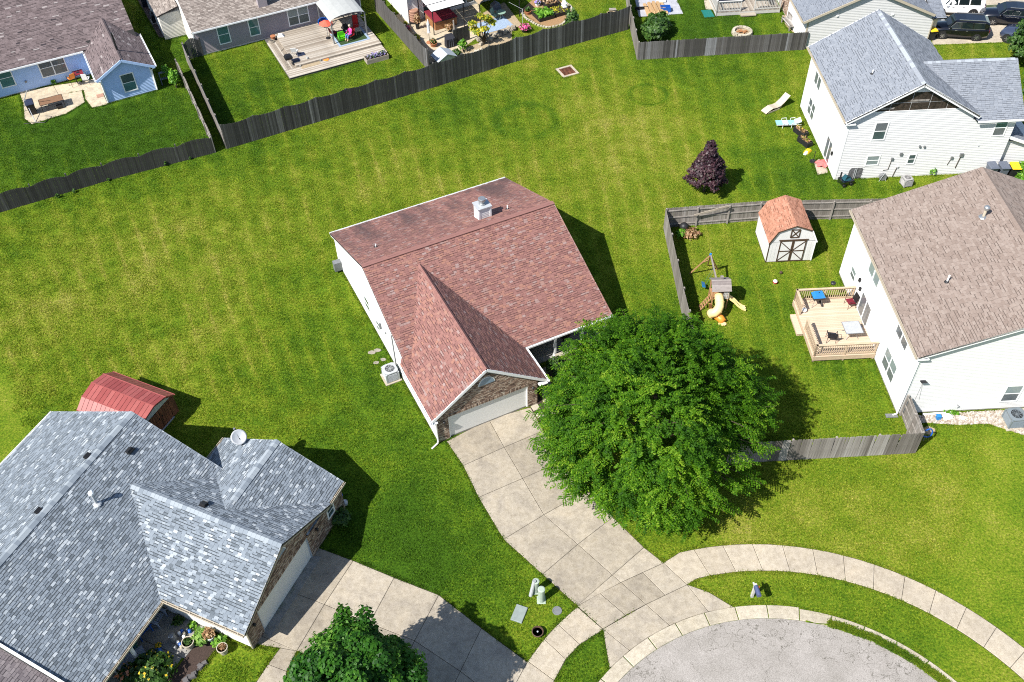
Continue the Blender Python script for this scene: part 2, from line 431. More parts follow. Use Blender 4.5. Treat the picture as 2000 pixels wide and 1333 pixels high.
nt.links.new(mixc(nt, 1.0, c, k, 'MULTIPLY'), b.inputs['Base Color']); b.inputs['Roughness'].default_value = 0.6; b.inputs['Specular IOR Level'].default_value = 0.25
tr = _n(nt, 'ShaderNodeBsdfTranslucent'); nt.links.new(mixc(nt, 1.0, c, (1.1, 1.2, 0.5), 'MULTIPLY'), tr.inputs[0])
mx = _n(nt, 'ShaderNodeMixShader'); mx.inputs[0].default_value = 0.25
nt.links.new(b.outputs[0], mx.inputs[1]); nt.links.new(tr.outputs[0], mx.inputs[2])
nt.links.new(mx.outputs[0], [x for x in nt.nodes if x.type == 'OUTPUT_MATERIAL'][0].inputs[0])

def concrete(name, stops, stain=0.25, agg=1.0):
    m, nt, b = newmat(name)
    geo = _n(nt, 'ShaderNodeNewGeometry'); pos = geo.outputs['Position']
    at = _n(nt, 'ShaderNodeAttribute', attribute_name='tint'); c = ramp(nt, at.outputs['Fac'], [(p, tuple(x*.82 for x in q)) for p, q in stops])
    c = mixc(nt, 1.0, c, ramp(nt, noise(nt, pos, 0.9, 5.0, 0.65, 0.5), [(0.3, (1-stain, 1-stain, 1-stain*0.9)), (0.55, (1, 1, 1)), (0.75, (1.08, 1.06, 1.03))]), 'MULTIPLY')
    c = mixc(nt, 1.0, c, ramp(nt, noise(nt, pos, 3.5, 6.0, 0.8), [(0.32, (0.78, 0.76, 0.72)), (0.6, (1.05, 1.05, 1.05))]), 'MULTIPLY')
    c = mixc(nt, agg, c, ramp(nt, noise(nt, pos, 26.0, 3.0, 0.8), [(0.3, (0.66, 0.64, 0.6)), (0.5, (1, 1, 1)), (0.72, (1.2, 1.2, 1.18))]), 'MULTIPLY')
    nt.links.new(c, b.inputs['Base Color']); b.inputs['Roughness'].default_value = 0.9; b.inputs['Specular IOR Level'].default_value = 0.2
    bn = _n(nt, 'ShaderNodeBump'); bn.inputs['Strength'].default_value = 0.35; bn.inputs['Distance'].default_value = 0.01
    nt.links.new(noise(nt, pos, 30.0, 3.0), bn.inputs['Height']); nt.links.new(bn.outputs[0], b.inputs['Normal'])
concrete('drive_concrete', [(0, (0.355, 0.31, 0.245)), (1, (0.465, 0.41, 0.33))], 0.26)
concrete('walk_concrete', [(0, (0.46, 0.40, 0.315)), (1, (0.53, 0.465, 0.37))], 0.16)
concrete('kerb_concrete', [(0, (0.46, 0.41, 0.32)), (1, (0.56, 0.5, 0.40))], 0.2)
concrete('patio_concrete', [(0, (0.50, 0.42, 0.30)), (1, (0.62, 0.53, 0.39))], 0.35, 0.4)
concrete('porch_concrete', [(0, (0.30, 0.29, 0.27)), (1, (0.34, 0.33, 0.31))], 0.2, 0.4)
mat('joint_dirt', (0.075, 0.06, 0.04), 0.95, 0.4, 5)
m, nt, b = newmat('asphalt')
geo = _n(nt, 'ShaderNodeNewGeometry'); pos = geo.outputs['Position']
c = ramp(nt, noise(nt, pos, 28.0, 4.0, 0.8), [(0.3, (0.14, 0.128, 0.115)), (0.5, (0.285, 0.265, 0.24)), (0.7, (0.41, 0.385, 0.355))])
c = mixc(nt, 1.0, c, ramp(nt, noise(nt, pos, 0.7, 5.0, 0.6), [(0.3, (0.82, 0.81, 0.8)), (0.65, (1.05, 1.04, 1.05))]), 'MULTIPLY')
sep = _n(nt, 'ShaderNodeSeparateXYZ'); nt.links.new(pos, sep.inputs[0])
dx = math_(nt, 'SUBTRACT', sep.outputs[0], 12.02); dy = math_(nt, 'SUBTRACT', sep.outputs[1], 12.55)
rad = math_(nt, 'SQRT', math_(nt, 'ADD', math_(nt, 'MULTIPLY', dx, dx), math_(nt, 'MULTIPLY', dy, dy)))
wv = _n(nt, 'ShaderNodeTexNoise'); wv.inputs['Scale'].default_value = 1.6; wv.inputs['Detail'].default_value = 5; nt.links.new(pos, wv.inputs['Vector'])
dis = _n(nt, 'ShaderNodeVectorMath', operation='MULTIPLY_ADD'); nt.links.new(wv.outputs['Color'], dis.inputs[0]); dis.inputs[1].default_value = (1.5, 1.5, 1.5); nt.links.new(pos, dis.inputs[2])
def cracks(scale, width):
    vo = _n(nt, 'ShaderNodeTexVoronoi', feature='DISTANCE_TO_EDGE'); vo.inputs['Scale'].default_value = scale; nt.links.new(dis.outputs[0], vo.inputs['Vector'])
    return math_(nt, 'LESS_THAN', vo.outputs['Distance'], width)
near = math_(nt, 'MULTIPLY_ADD', rad, 0.8, -6.5, clamp=True)
pat = math_(nt, 'GREATER_THAN', math_(nt, 'ADD', noise(nt, pos, 0.55, 2.0), math_(nt, 'MULTIPLY', near, 0.30)), 0.68)
cr = math_(nt, 'MAXIMUM', math_(nt, 'MULTIPLY', cracks(1.15, 0.011), pat), math_(nt, 'MULTIPLY', cracks(0.42, 0.0045), math_(nt, 'GREATER_THAN', noise(nt, pos, 0.4, 2.0), 0.5)))
c = mixc(nt, math_(nt, 'MULTIPLY', cr, 0.7), c, (0.06, 0.055, 0.04))
nt.links.new(c, b.inputs['Base Color']); b.inputs['Roughness'].default_value = 0.95; b.inputs['Specular IOR Level'].default_value = 0.15
bn = _n(nt, 'ShaderNodeBump'); bn.inputs['Strength'].default_value = 0.4; bn.inputs['Distance'].default_value = 0.01
nt.links.new(noise(nt, pos, 40.0, 3.0), bn.inputs['Height']); nt.links.new(bn.outputs[0], b.inputs['Normal'])

mat('white_trim', (0.78, 0.78, 0.77), 0.5, 0.04)
mat('almond_trim', (0.62, 0.54, 0.42), 0.6, 0.06)
mat('pale_siding', (0.64, 0.635, 0.63), 0.6, 0.05, 2.0)
mat('white_siding', (0.61, 0.605, 0.595), 0.55, 0.05, 2.0)
mat('cream_siding', (0.60, 0.57, 0.51), 0.6, 0.05, 2.0)
mat('beige_siding', (0.56, 0.555, 0.55), 0.6, 0.05, 2.0)
mat('blue_siding', (0.40, 0.54, 0.80), 0.6, 0.06, 2.0)
mat('mauve_siding', (0.29, 0.252, 0.268), 0.6, 0.06, 2.0)
mat('wall_core', (0.70, 0.69, 0.66), 0.8, 0.05)
mat('foundation', (0.36, 0.34, 0.31), 0.9, 0.2, 4)
mat('dark_void', (0.02, 0.02, 0.022), 0.9, 0.2)
mat('brick', [(0.0, (0.11, 0.075, 0.06)), (0.2, (0.26, 0.165, 0.12)), (0.55, (0.42, 0.285, 0.205)), (0.85, (0.60, 0.46, 0.35)), (1.0, (0.70, 0.60, 0.48))], 0.85, 0.2, 30)
mat('mortar', (0.60, 0.55, 0.48), 0.95, 0.15, 20)
mat('garage_paint', (0.60, 0.545, 0.505), 0.5, 0.04)
mat('garage_paint_pale', (0.52, 0.60, 0.69), 0.5, 0.04)
mat('window_glass', (0.085, 0.13, 0.135), 0.06, 0.25, 1.5, spec=0.6)
mat('window_blind', (0.30, 0.36, 0.36), 0.12, 0.12, 1.5, spec=0.5)
mat('window_teal', (0.10, 0.24, 0.25), 0.08, 0.25, 1.5, spec=0.6)
mat('window_dusky', (0.17, 0.19, 0.20), 0.1, 0.25, 1.2, spec=0.5)
mat('arch_glass', (0.30, 0.42, 0.52), 0.12, 0.1, spec=0.5)
mat('black_metal', (0.018, 0.018, 0.02), 0.45, 0.2)
mat('grey_metal', (0.30, 0.31, 0.32), 0.45, 0.1, metal=0.3)
mat('pale_metal', (0.62, 0.64, 0.66), 0.4, 0.08, metal=0.2)
mat('galvanised', (0.55, 0.57, 0.58), 0.35, 0.15, metal=0.7)
mat('almond_light', (0.62, 0.53, 0.42), 0.6, 0.05); mat('white_plastic', (0.80, 0.80, 0.79), 0.4, 0.03)
mat('black_plastic', (0.022, 0.022, 0.025), 0.5, 0.2)
mat('navy_plastic', (0.035, 0.045, 0.085), 0.45, 0.15)
mat('slate_plastic', (0.15, 0.17, 0.22), 0.45, 0.1)
mat('yellow_plastic', (0.80, 0.47, 0.02), 0.45, 0.08)
mat('blue_plastic', (0.02, 0.13, 0.55), 0.4, 0.1)
mat('sky_plastic', (0.03, 0.25, 0.62), 0.4, 0.1)
mat('green_plastic', (0.01, 0.19, 0.16), 0.55, 0.1)
mat('lime_plastic', (0.10, 0.52, 0.01), 0.5, 0.1)
mat('red_fabric', (0.60, 0.02, 0.018), 0.8, 0.12)
mat('coral_fabric', (0.75, 0.10, 0.06), 0.8, 0.1)
mat('maroon_fabric', (0.22, 0.012, 0.03), 0.8, 0.2)
mat('white_fabric', (0.72, 0.71, 0.69), 0.85, 0.06)
mat('grey_canvas', (0.50, 0.51, 0.49), 0.8, 0.08, 3)
mat('tan_canvas', (0.40, 0.30, 0.19), 0.85, 0.12, 3)
mat('black_fabric', (0.025, 0.026, 0.035), 0.8, 0.3)
mat('orange_fabric', (0.72, 0.22, 0.035), 0.85, 0.15)
mat('teal_stripe', [(0.0, (0.30, 0.58, 0.62)), (1.0, (0.62, 0.78, 0.80))], 0.85, 0.12, 14)
mat('terracotta', (0.50, 0.20, 0.09), 0.85, 0.12)
mat('adobe_plastic', (0.45, 0.24, 0.16), 0.75, 0.12)
mat('potting_soil', (0.05, 0.035, 0.022), 0.95, 0.4, 30)
mat('mulch', (0.075, 0.048, 0.038), 0.95, 0.55, 22, bump=0.8)
mat('wood_chips', (0.42, 0.25, 0.12), 0.95, 0.4, 26, bump=0.8)
mat('sandy_soil', (0.45, 0.35, 0.22), 0.95, 0.25, 8)
mat('pebbles', [(0.0, (0.34, 0.26, 0.20)), (0.5, (0.56, 0.49, 0.41)), (1.0, (0.76, 0.72, 0.66))], 0.85, 0.2, 30)
mat('stone', [(0.0, (0.20, 0.17, 0.13)), (1.0, (0.52, 0.45, 0.35))], 0.9, 0.25, 14, bump=0.4)
mat('pale_stone', [(0.0, (0.46, 0.40, 0.30)), (1.0, (0.66, 0.60, 0.48))], 0.9, 0.15, 14)
mat('flagstone', (0.36, 0.32, 0.265), 0.9, 0.2, 10)
mat('grey_wood', [(0.0, (0.085, 0.079, 0.072)), (0.5, (0.16, 0.148, 0.138)), (0.8, (0.21, 0.20, 0.195)), (1.0, (0.34, 0.34, 0.35))], 0.9, 0.35, 5, stretch=(6, 6, 0.35), grime=0.35)
mat('dark_wood', [(0.0, (0.048, 0.046, 0.040)), (0.4, (0.095, 0.093, 0.083)), (0.7, (0.19, 0.187, 0.175)), (1.0, (0.50, 0.50, 0.50))], 0.9, 0.5, 5, stretch=(6, 6, 0.35), grime=0.3)
mat('silver_wood', [(0.0, (0.20, 0.175, 0.15)), (0.5, (0.41, 0.37, 0.33)), (1.0, (0.66, 0.62, 0.58))], 0.9, 0.3, 5, stretch=(6, 6, 0.35), grime=0.35)
mat('pale_deck', [(0.0, (0.36, 0.30, 0.235)), (0.5, (0.50, 0.43, 0.345)), (1.0, (0.64, 0.575, 0.49))], 0.9, 0.28, 2.0, stretch=(0.5, 5, 5), grime=0.2)
mat('tan_deck', [(0.0, (0.70, 0.53, 0.38)), (1.0, (0.80, 0.62, 0.46))], 0.8, 0.10, 3.0, stretch=(0.5, 5, 5))
mat('tan_rail', (0.66, 0.50, 0.34), 0.8, 0.12, 4)
mat('white_rail', (0.66, 0.64, 0.60), 0.7, 0.1, 4)
mat('cedar', (0.42, 0.19, 0.075), 0.75, 0.18, 5)
mat('playset_wood', (0.50, 0.27, 0.13), 0.8, 0.15, 5)
mat('playset_slat', [(0.0, (0.25, 0.21, 0.20)), (1.0, (0.38, 0.335, 0.31))], 0.85, 0.15, 5)
mat('slide_plastic', (0.82, 0.60, 0.27), 0.38, 0.05)
mat('slide_orange', (0.72, 0.24, 0.03), 0.45, 0.06)
mat('rust_steel', (0.24, 0.085, 0.04), 0.75, 0.5, 4, grime=0.4, stretch=(1, 1, 0.4))
mat('red_steel', [(0.0, (0.36, 0.070, 0.062)), (1.0, (0.46, 0.12, 0.105))], 0.42, 0.10, 3, spec=0.5, grime=0.12)
mat('bark', (0.10, 0.075, 0.05), 0.95, 0.35, 12, bump=0.6)
mat('brown_trim', (0.085, 0.052, 0.03), 0.7, 0.15)
mat('black_sheathing', (0.075, 0.055, 0.042), 0.5, 0.75, 5, grime=0.5)
mat('tyre', (0.02, 0.02, 0.021), 0.85, 0.1)
mat('alloy', (0.55, 0.55, 0.56), 0.3, 0.1, metal=0.8)
for nme, cc in (('black_paint', (0.006, 0.006, 0.010)), ('white_paint', (0.78, 0.78, 0.79)), ('slate_paint', (0.045, 0.06, 0.11)), ('ink_paint', (0.006, 0.008, 0.016))):
    mm = mat(nme, cc, 0.22, 0.03, spec=0.5); mm.node_tree.nodes['Principled BSDF'].inputs['Coat Weight'].default_value = 0.8
mat('auto_glass', (0.012, 0.02, 0.022), 0.05, 0.1, spec=0.6)
mat('lamp_lens', (0.75, 0.76, 0.78), 0.15, 0.05, spec=0.6)
mat('tail_lens', (0.35, 0.02, 0.015), 0.2, 0.05)
mat('slate_fade', (0.40, 0.46, 0.60), 0.7, 0.1); mat('mint_metal', (0.30, 0.46, 0.36), 0.5, 0.1); mat('adobe_pave', (0.15, 0.095, 0.075), 0.9, 0.3, 10); mat('tarp_cloth', (0.50, 0.50, 0.54), 0.7, 0.12, 3); mat('tan_bundle', (0.62, 0.40, 0.20), 0.85, 0.12, 5); mat('pink_cloth', (0.75, 0.14, 0.13), 0.85, 0.25, 9); mat('teal_paint', (0.02, 0.09, 0.12), 0.4, 0.1); mat('slate_vent', (0.22, 0.26, 0.29), 0.5, 0.08); mat('cedar_dull', (0.26, 0.14, 0.075), 0.7, 0.15); mat('green_dark', (0.015, 0.05, 0.012), 0.7, 0.2); mat('dark_stone', [(0.0, (0.06, 0.055, 0.055)), (1.0, (0.15, 0.14, 0.14))], 0.9, 0.2, 14)
# shingles
mat('roof_deck', (0.03, 0.028, 0.028), 0.95, 0.2)
mat('grey_shingle', [(0.0, (0.125, 0.150, 0.175)), (0.3, (0.215, 0.252, 0.295)), (0.7, (0.275, 0.318, 0.365)), (0.85, (0.38, 0.425, 0.465)), (1.0, (0.50, 0.54, 0.575))], 0.9, 0.16, 60)
mat('slate_shingle', [(0.0, (0.235, 0.26, 0.305)), (0.8, (0.325, 0.35, 0.395)), (1.0, (0.46, 0.50, 0.55))], 0.9, 0.16, 60, grime=0.12)
mat('tan_shingle', [(0.0, (0.28, 0.212, 0.176)), (0.5, (0.335, 0.262, 0.222)), (1.0, (0.385, 0.31, 0.265))], 0.9, 0.18, 60, grime=0.1)
mat('buff_shingle', [(0.0, (0.22, 0.18, 0.155)), (0.5, (0.34, 0.285, 0.25)), (1.0, (0.46, 0.40, 0.35))], 0.9, 0.18, 60, grime=0.15)
mat('plum_shingle', [(0.0, (0.05, 0.038, 0.045)), (0.04, (0.155, 0.115, 0.115)), (0.9, (0.245, 0.19, 0.19)), (1.0, (0.40, 0.35, 0.34))], 0.9, 0.2, 30, grime=0.25)
mat('shed_shingle', [(0.0, (0.44, 0.19, 0.115)), (1.0, (0.60, 0.29, 0.19))], 0.9, 0.14, 40)
mat('dusk_shingle', [(0.0, (0.155, 0.13, 0.14)), (1.0, (0.27, 0.235, 0.24))], 0.9, 0.18, 50)
m = mat('red_shingle', [(0.0, (0.225, 0.103, 0.09)), (0.3, (0.28, 0.132, 0.114)), (0.6, (0.325, 0.158, 0.134)), (0.78, (0.375, 0.182, 0.132)), (0.88, (0.335, 0.212, 0.19)), (1.0, (0.38, 0.265, 0.245))], 0.9, 0.16, 60)
# algae streaks on the back slope of the red roof (a lasting stain, from the eave up)
nt = m.node_tree; b = nt.nodes['Principled BSDF']; src = b.inputs['Base Color'].links[0].from_socket
geo = _n(nt, 'ShaderNodeNewGeometry'); sep = _n(nt, 'ShaderNodeSeparateXYZ')
mp = _n(nt, 'ShaderNodeMapping'); mp.vector_type = 'TEXTURE'; mp.inputs['Location'].default_value = (-4.36, 34.33, 0); mp.inputs['Rotation'].default_value = (0, 0, R(25.355))
nt.links.new(geo.outputs['Position'], mp.inputs[0]); nt.links.new(mp.outputs[0], sep.inputs[0])
sx = _n(nt, 'ShaderNodeMapping'); sx.inputs['Scale'].default_value = (1.0, 0.28, 0.0); nt.links.new(mp.outputs[0], sx.inputs[0])
st = noise(nt, sx.outputs[0], 0.75, 4.0, 0.6)
up = math_(nt, 'MULTIPLY_ADD', sep.outputs[1], 0.21, -2.45, clamp=True)
msk = math_(nt, 'MULTIPLY', math_(nt, 'MULTIPLY_ADD', st, 4.5, -1.75, clamp=True), up)
nt.links.new(mixc(nt, math_(nt, 'MULTIPLY', msk, 0.85), src, (0.055, 0.035, 0.035)), b.inputs['Base Color'])

# ================================================================ ground
NOGRASS = []      # plan outlines without turf
lawn = MB(); N = 40
for i in range(N):
    for j in range(N):
        x0, x1 = -260+520*i/N, -260+520*(i+1)/N; y0, y1 = -120+520*j/N, -120+520*(j+1)/N
        lawn.face([(x0, y0, 0), (x1, y0, 0), (x1, y1, 0), (x0, y1, 0)])
lawn.build('lawn', 'lawn_soil', kind='structure')
def plate(name, poly, z0, z1, m, parent=None, kind='structure', t=0.5, ch=0.012, grass=True, label=None, cat=None):
    if grass: NOGRASS.append([(p[0], p[1]) for p in poly])
    return MB().slab(poly, z0, z1, ch, t).build(name, m, parent, kind, label=label, cat=cat)
def arc(cx, cy, r, a0, a1, n): return [(cx+r*math.cos(a0+(a1-a0)*i/n), cy+r*math.sin(a0+(a1-a0)*i/n)) for i in range(n+1)]
RC = (12.02, 12.55)
plate('road', arc(*RC, 10.36, 0, 2*math.pi*71/72, 71), -0.1, 0.012, 'asphalt')
NOGRASS.append([(RC[0]+r_*math.cos(t_), RC[1]+r_*math.sin(t_)) for t_ in np.linspace(0, 2*math.pi*71/72, 143) for r_ in [11.1 if t_ > R(80) else 10.92+.09*math.sin(t_*23)]])
kerb = bpy.data.objects.new('kerb', None); COL.objects.link(kerb); kerb['kind'] = 'structure'
a = R(-20); k = 0
while a < R(200):
    da = 1.55/10.7
    # the right-hand stretch is overgrown by turf
    ro = 11.06 if a > R(78) else 10.98
    pts = arc(*RC, 10.36, a+0.002, a+da-0.002, 3)+arc(*RC, ro, a+da-0.002, a+0.002, 3)
    MB().slab(pts, -0.08, 0.05, 0.02, random.random()).build('kerb_segment', 'kerb_concrete', kerb)
    a += da; k += 1
# turf that has crept over the gutter on the right-hand stretch
vp = [(RC[0]+r_*math.cos(t_), RC[1]+r_*math.sin(t_)) for t_, r_ in [(t_, 10.34+.03*math.sin(t_*31)) for t_ in np.linspace(R(-15), R(78), 60)]+[(t_, 10.36+.22*min(1, (R(80)-t_)*2.2)+.05*math.sin(t_*37)+.03*math.sin(t_*71)) for t_ in np.linspace(R(78), R(-15), 60)]]
MB().slab(vp, .0, .062, .004).build('verge', 'lawn_soil', kind='structure')
VERGE = vp
def shrink_slabs(parent, polys, m, name='slab', z=0.03, gap=0.008):
    for poly in polys:
        P = [Vector((p[0], p[1])) for p in poly]
        if sum(P[i].x*P[(i+1) % len(P)].y-P[(i+1) % len(P)].x*P[i].y for i in range(len(P))) < 0: P.reverse()
        NOGRASS.append([(p.x, p.y) for p in P])
        MB().slab([(p.x, p.y) for p in inset(P, gap)], -0.1, z+U(-0.003, 0.003), 0.018, random.random()).build(name, m, parent)
        MB().slab([(p.x, p.y) for p in inset(P, -0.02)], -0.02, 0.006, 0.002).build('joint_bed', 'joint_dirt', parent)
# main driveway
drive = bpy.data.objects.new('driveway', None); COL.objects.link(drive); drive['kind'] = 'structure'
L = [(-3.89, 34.37), (-2.91, 32.62), (-2.03, 30.46), (-0.69, 27.77), (1.29, 25.64), (2.96, 23.82)]
Cn = [(-1.46, 35.89), (-0.59, 33.84), (0.41, 31.65), (1.50, 29.24), (3.21, 27.36), (4.87, 25.50)]
Rt = [(1.00, 36.74), (1.69, 34.96), (2.64, 32.74), (3.97, 30.76), (5.20, 28.97), (6.66, 27.07)]
polys = []
for i in range(5): polys += [[L[i], L[i+1], Cn[i+1], Cn[i]], [Cn[i], Cn[i+1], Rt[i+1], Rt[i]]]
c2 = (5.27, 25.07); r2 = (7.58, 26.13); l3 = (4.15, 22.54); c3 = (6.41, 23.81); r3 = (8.62, 24.85); q1 = (4.15, 24.48); q2 = (5.33, 23.25); q3 = (6.43, 25.60); q4 = (7.43, 24.29)
polys += [[L[5], c2, Cn[5]], [Cn[5], c2, r2, Rt[5]], [L[5], q1, q2, l3], [q1, c2, c3, q2], [c2, q3, q4, c3], [q3, r2, r3, q4]]
def on_kerb(p): 
    v = Vector((p[0]-RC[0], p[1]-RC[1])).normalized()*11.08; return (RC[0]+v.x, RC[1]+v.y)
k0 = on_kerb((4.37, 20.43)); k1 = on_kerb((5.46, 21.23)); k2 = on_kerb((7.49, 22.54)); k3 = on_kerb((9.49, 23.25)); k4 = on_kerb((10.75, 23.44))
polys += [[l3, k1, k0], [l3, c3, k2, on_kerb((6.40, 21.92)), k1], [c3, r3, k3, on_kerb((8.45, 22.90)), k2], [r3, (9.67, 24.38), k4, k3]]
shrink_slabs(drive, polys, 'drive_concrete')
# street-side pavement, left and right of the drive
walk = bpy.data.objects.new('sidewalk', None); COL.objects.link(walk); walk['kind'] = 'structure'
ci, co = (12.3, 11.75), (12.0, 11.58)
polys = []; aa = np.radians(np.linspace(105.9, 14, 17))
def onc(c, r, a): return (c[0]+r*math.cos(a), c[1]+r*math.sin(a))
for i in range(16): polys.append([onc(ci, 13.80, aa[i]), onc(co, 15.54, aa[i]), onc(co, 15.54, (aa[i]+aa[i+1])/2), onc(co, 15.54, aa[i+1]), onc(ci, 13.80, aa[i+1]), onc(ci, 13.80, (aa[i]+aa[i+1])/2)])
polys[0][0] = r3; polys[0][1] = r2
lo = [(2.95, 23.76), (1.94, 22.85), (1.23, 22.08), (0.39, 20.97)]; li = [(4.15, 22.52), (2.95, 21.77), (2.22, 21.03), (1.62, 19.97)]
for i in range(3): polys.append([lo[i], lo[i+1], li[i+1], li[i]])
polys += [[lo[3], (-0.28, 19.64), (1.02, 18.75), li[3]]]
shrink_slabs(walk, polys, 'walk_concrete', z=0.032)
# neighbour's driveway, bottom left
drive2 = bpy.data.objects.new('driveway', None); COL.objects.link(drive2); drive2['kind'] = 'structure'
A0 = (-10.49, 27.52); A1 = (-8.57, 26.70); A2 = (-6.36, 25.65); A3 = (-4.03, 24.60); A4 = (-1.86, 22.74); A5 = (0.36, 20.92); A6 = (1.54, 19.67)
B0 = (-11.55, 24.97); B1 = (-9.79, 24.24); B2 = (-7.42, 23.15); B3 = (-5.13, 22.16); B4 = (-2.86, 20.54); B5 = (-0.77, 18.84); B6 = (0.27, 17.69)
C0 = (-12.71, 22.60); C1 = (-10.86, 21.78); C2 = (-8.47, 20.83); C3 = (-6.11, 19.81); C4 = (-3.87, 18.39); C5 = (-1.96, 16.82); C6 = (-0.93, 15.56)
polys = []
for AA in ((A0, A1, A2, A3, A4, A5, A6, B0, B1, B2, B3, B4, B5, B6), (B0, B1, B2, B3, B4, B5, B6, C0, C1, C2, C3, C4, C5, C6)):
    for i in range(6): polys.append([AA[i], AA[i+1], AA[i+8], AA[i+7]])
polys += [[C0, (-13.13, 22.21), (-11.69, 21.96), C1], [(-11.69, 21.96), (-12.16, 21.13), (-11.22, 20.75), C1], [(-12.16, 21.13), (-12.61, 20.20), (-11.05, 19.54), (-11.22, 20.75)]]
shrink_slabs(drive2, polys, 'drive_concrete')
# far driveway with the parked cars
plate('driveway', [(37.21, 76.18), (43.35, 76.32), (47.38, 73.06), (53.56, 81.46), (48.86, 87.53), (40.12, 85.96), (37.47, 80.40)], -0.1, 0.03, 'walk_concrete')
plate('sidewalk', [(45.93, 83.72), (45.92, 82.39), (47.02, 82.34), (48.86, 87.53), (46.96, 87.63)], -0.1, 0.034, 'walk_concrete', ch=0.01)
# front walk of the middle house
fw = bpy.data.objects.new('footpath', None); COL.objects.link(fw); fw['kind'] = 'structure'
shrink_slabs(fw, [[(1.72, 37.27), (2.12, 36.09), (2.94, 36.72), (2.44, 37.80)], [(2.12, 36.09), (2.55, 35.01), (3.42, 35.66), (2.94, 36.72)], [(1.62, 39.59), (1.72, 37.27), (2.44, 37.80), (2.04, 39.96)]], 'walk_concrete', z=0.034)
# ================================================================ houses
def brick_wall(parent, face, plane, poly, holes=(), bw=0.2, bh=0.067, gap=0.011, proud=0.018, name='brick_veneer', soldier=None):
    """running-bond bricks proud of the mortar, joined"""
    fm = fmap(face, plane); mb = MB(); z0 = min(p[1] for p in poly); z1 = max(p[1] for p in poly); s0 = min(p[0] for p in poly); s1 = max(p[0] for p in poly)
    row = 0; z = z0
    while z < z1:
        x = s0-(bw/2 if row % 2 else 0)
        while x < s1:
            a, b, c, d = x+gap/2, x+bw-gap/2, z+gap/2, z+bh-gap/2
            a2 = max(a, s0); b2 = min(b, s1); mx = (a2+b2)/2; mz = (c+d)/2
            if b2-a2 > 0.03 and inside(poly, mx, mz) and inside(poly, a2+0.01, d) and inside(poly, b2-0.01, d):
                sp = [(a2, b2)]
                for (h0, h1, g0, g1) in holes:
                    if g0 < mz < g1:
                        q = []
                        for u, w in sp:
                            if w <= h0 or u >= h1: q.append((u, w)); continue
                            if u < h0: q.append((u, h0))
                            if w > h1: q.append((h1, w))
                        sp = q
                for u, w in sp:
                    if w-u > 0.03: fbox(mb, fm, u, w, 0, proud*U(0.8, 1.2), c, d, random.random())
            x += bw
        z += bh; row += 1
    if soldier:
        u, w, g0, g1 = soldier; x = u
        while x < w-0.03: fbox(mb, fm, x+gap/2, min(x+bh, w)-gap/2, 0, proud*1.5, g0+gap/2, g1-gap/2, random.random()); x += bh
    return mb.build(name, 'brick', parent, kind='stuff')
def rake_board(parent, p, q, m='white_trim', h=0.2, w=0.05, name='rake_board'):
    return MB().bar(Vector(p)-Vector((0, 0, h*0.5+.012)), Vector(q)-Vector((0, 0, h*0.5+.012)), w, h).build(name, m, parent)
def vent_pipe(parent, x, y, z, h, r=0.045, m='white_plastic', name='vent_pipe', boot='black_plastic'):
    o = MB().tube([(x, y, z-0.15), (x, y, z+h)], r, 8).build(name, m, parent)
    MB().lathe([(r*3.2, -0.02), (r*2.6, 0.03), (r*1.15, 0.08)], x, y, z, 10).build('pipe_boot', boot, o)
    return o
def box_vent(parent, x, y, z, rz, slope, w=0.36):
    o = MB().box(-w/2, w/2, -w/2, w/2, 0, 0.05).box(-w*0.42, w*0.42, -w*0.42, w*0.35, 0.05, 0.16).bar((0, -w*.55, .13), (0, -w*.4, .16), w*.84, .02).build('roof_vent', 'black_metal', parent)
    o.location = (x, y, z); o.rotation_euler = (slope, 0, rz)
    return o
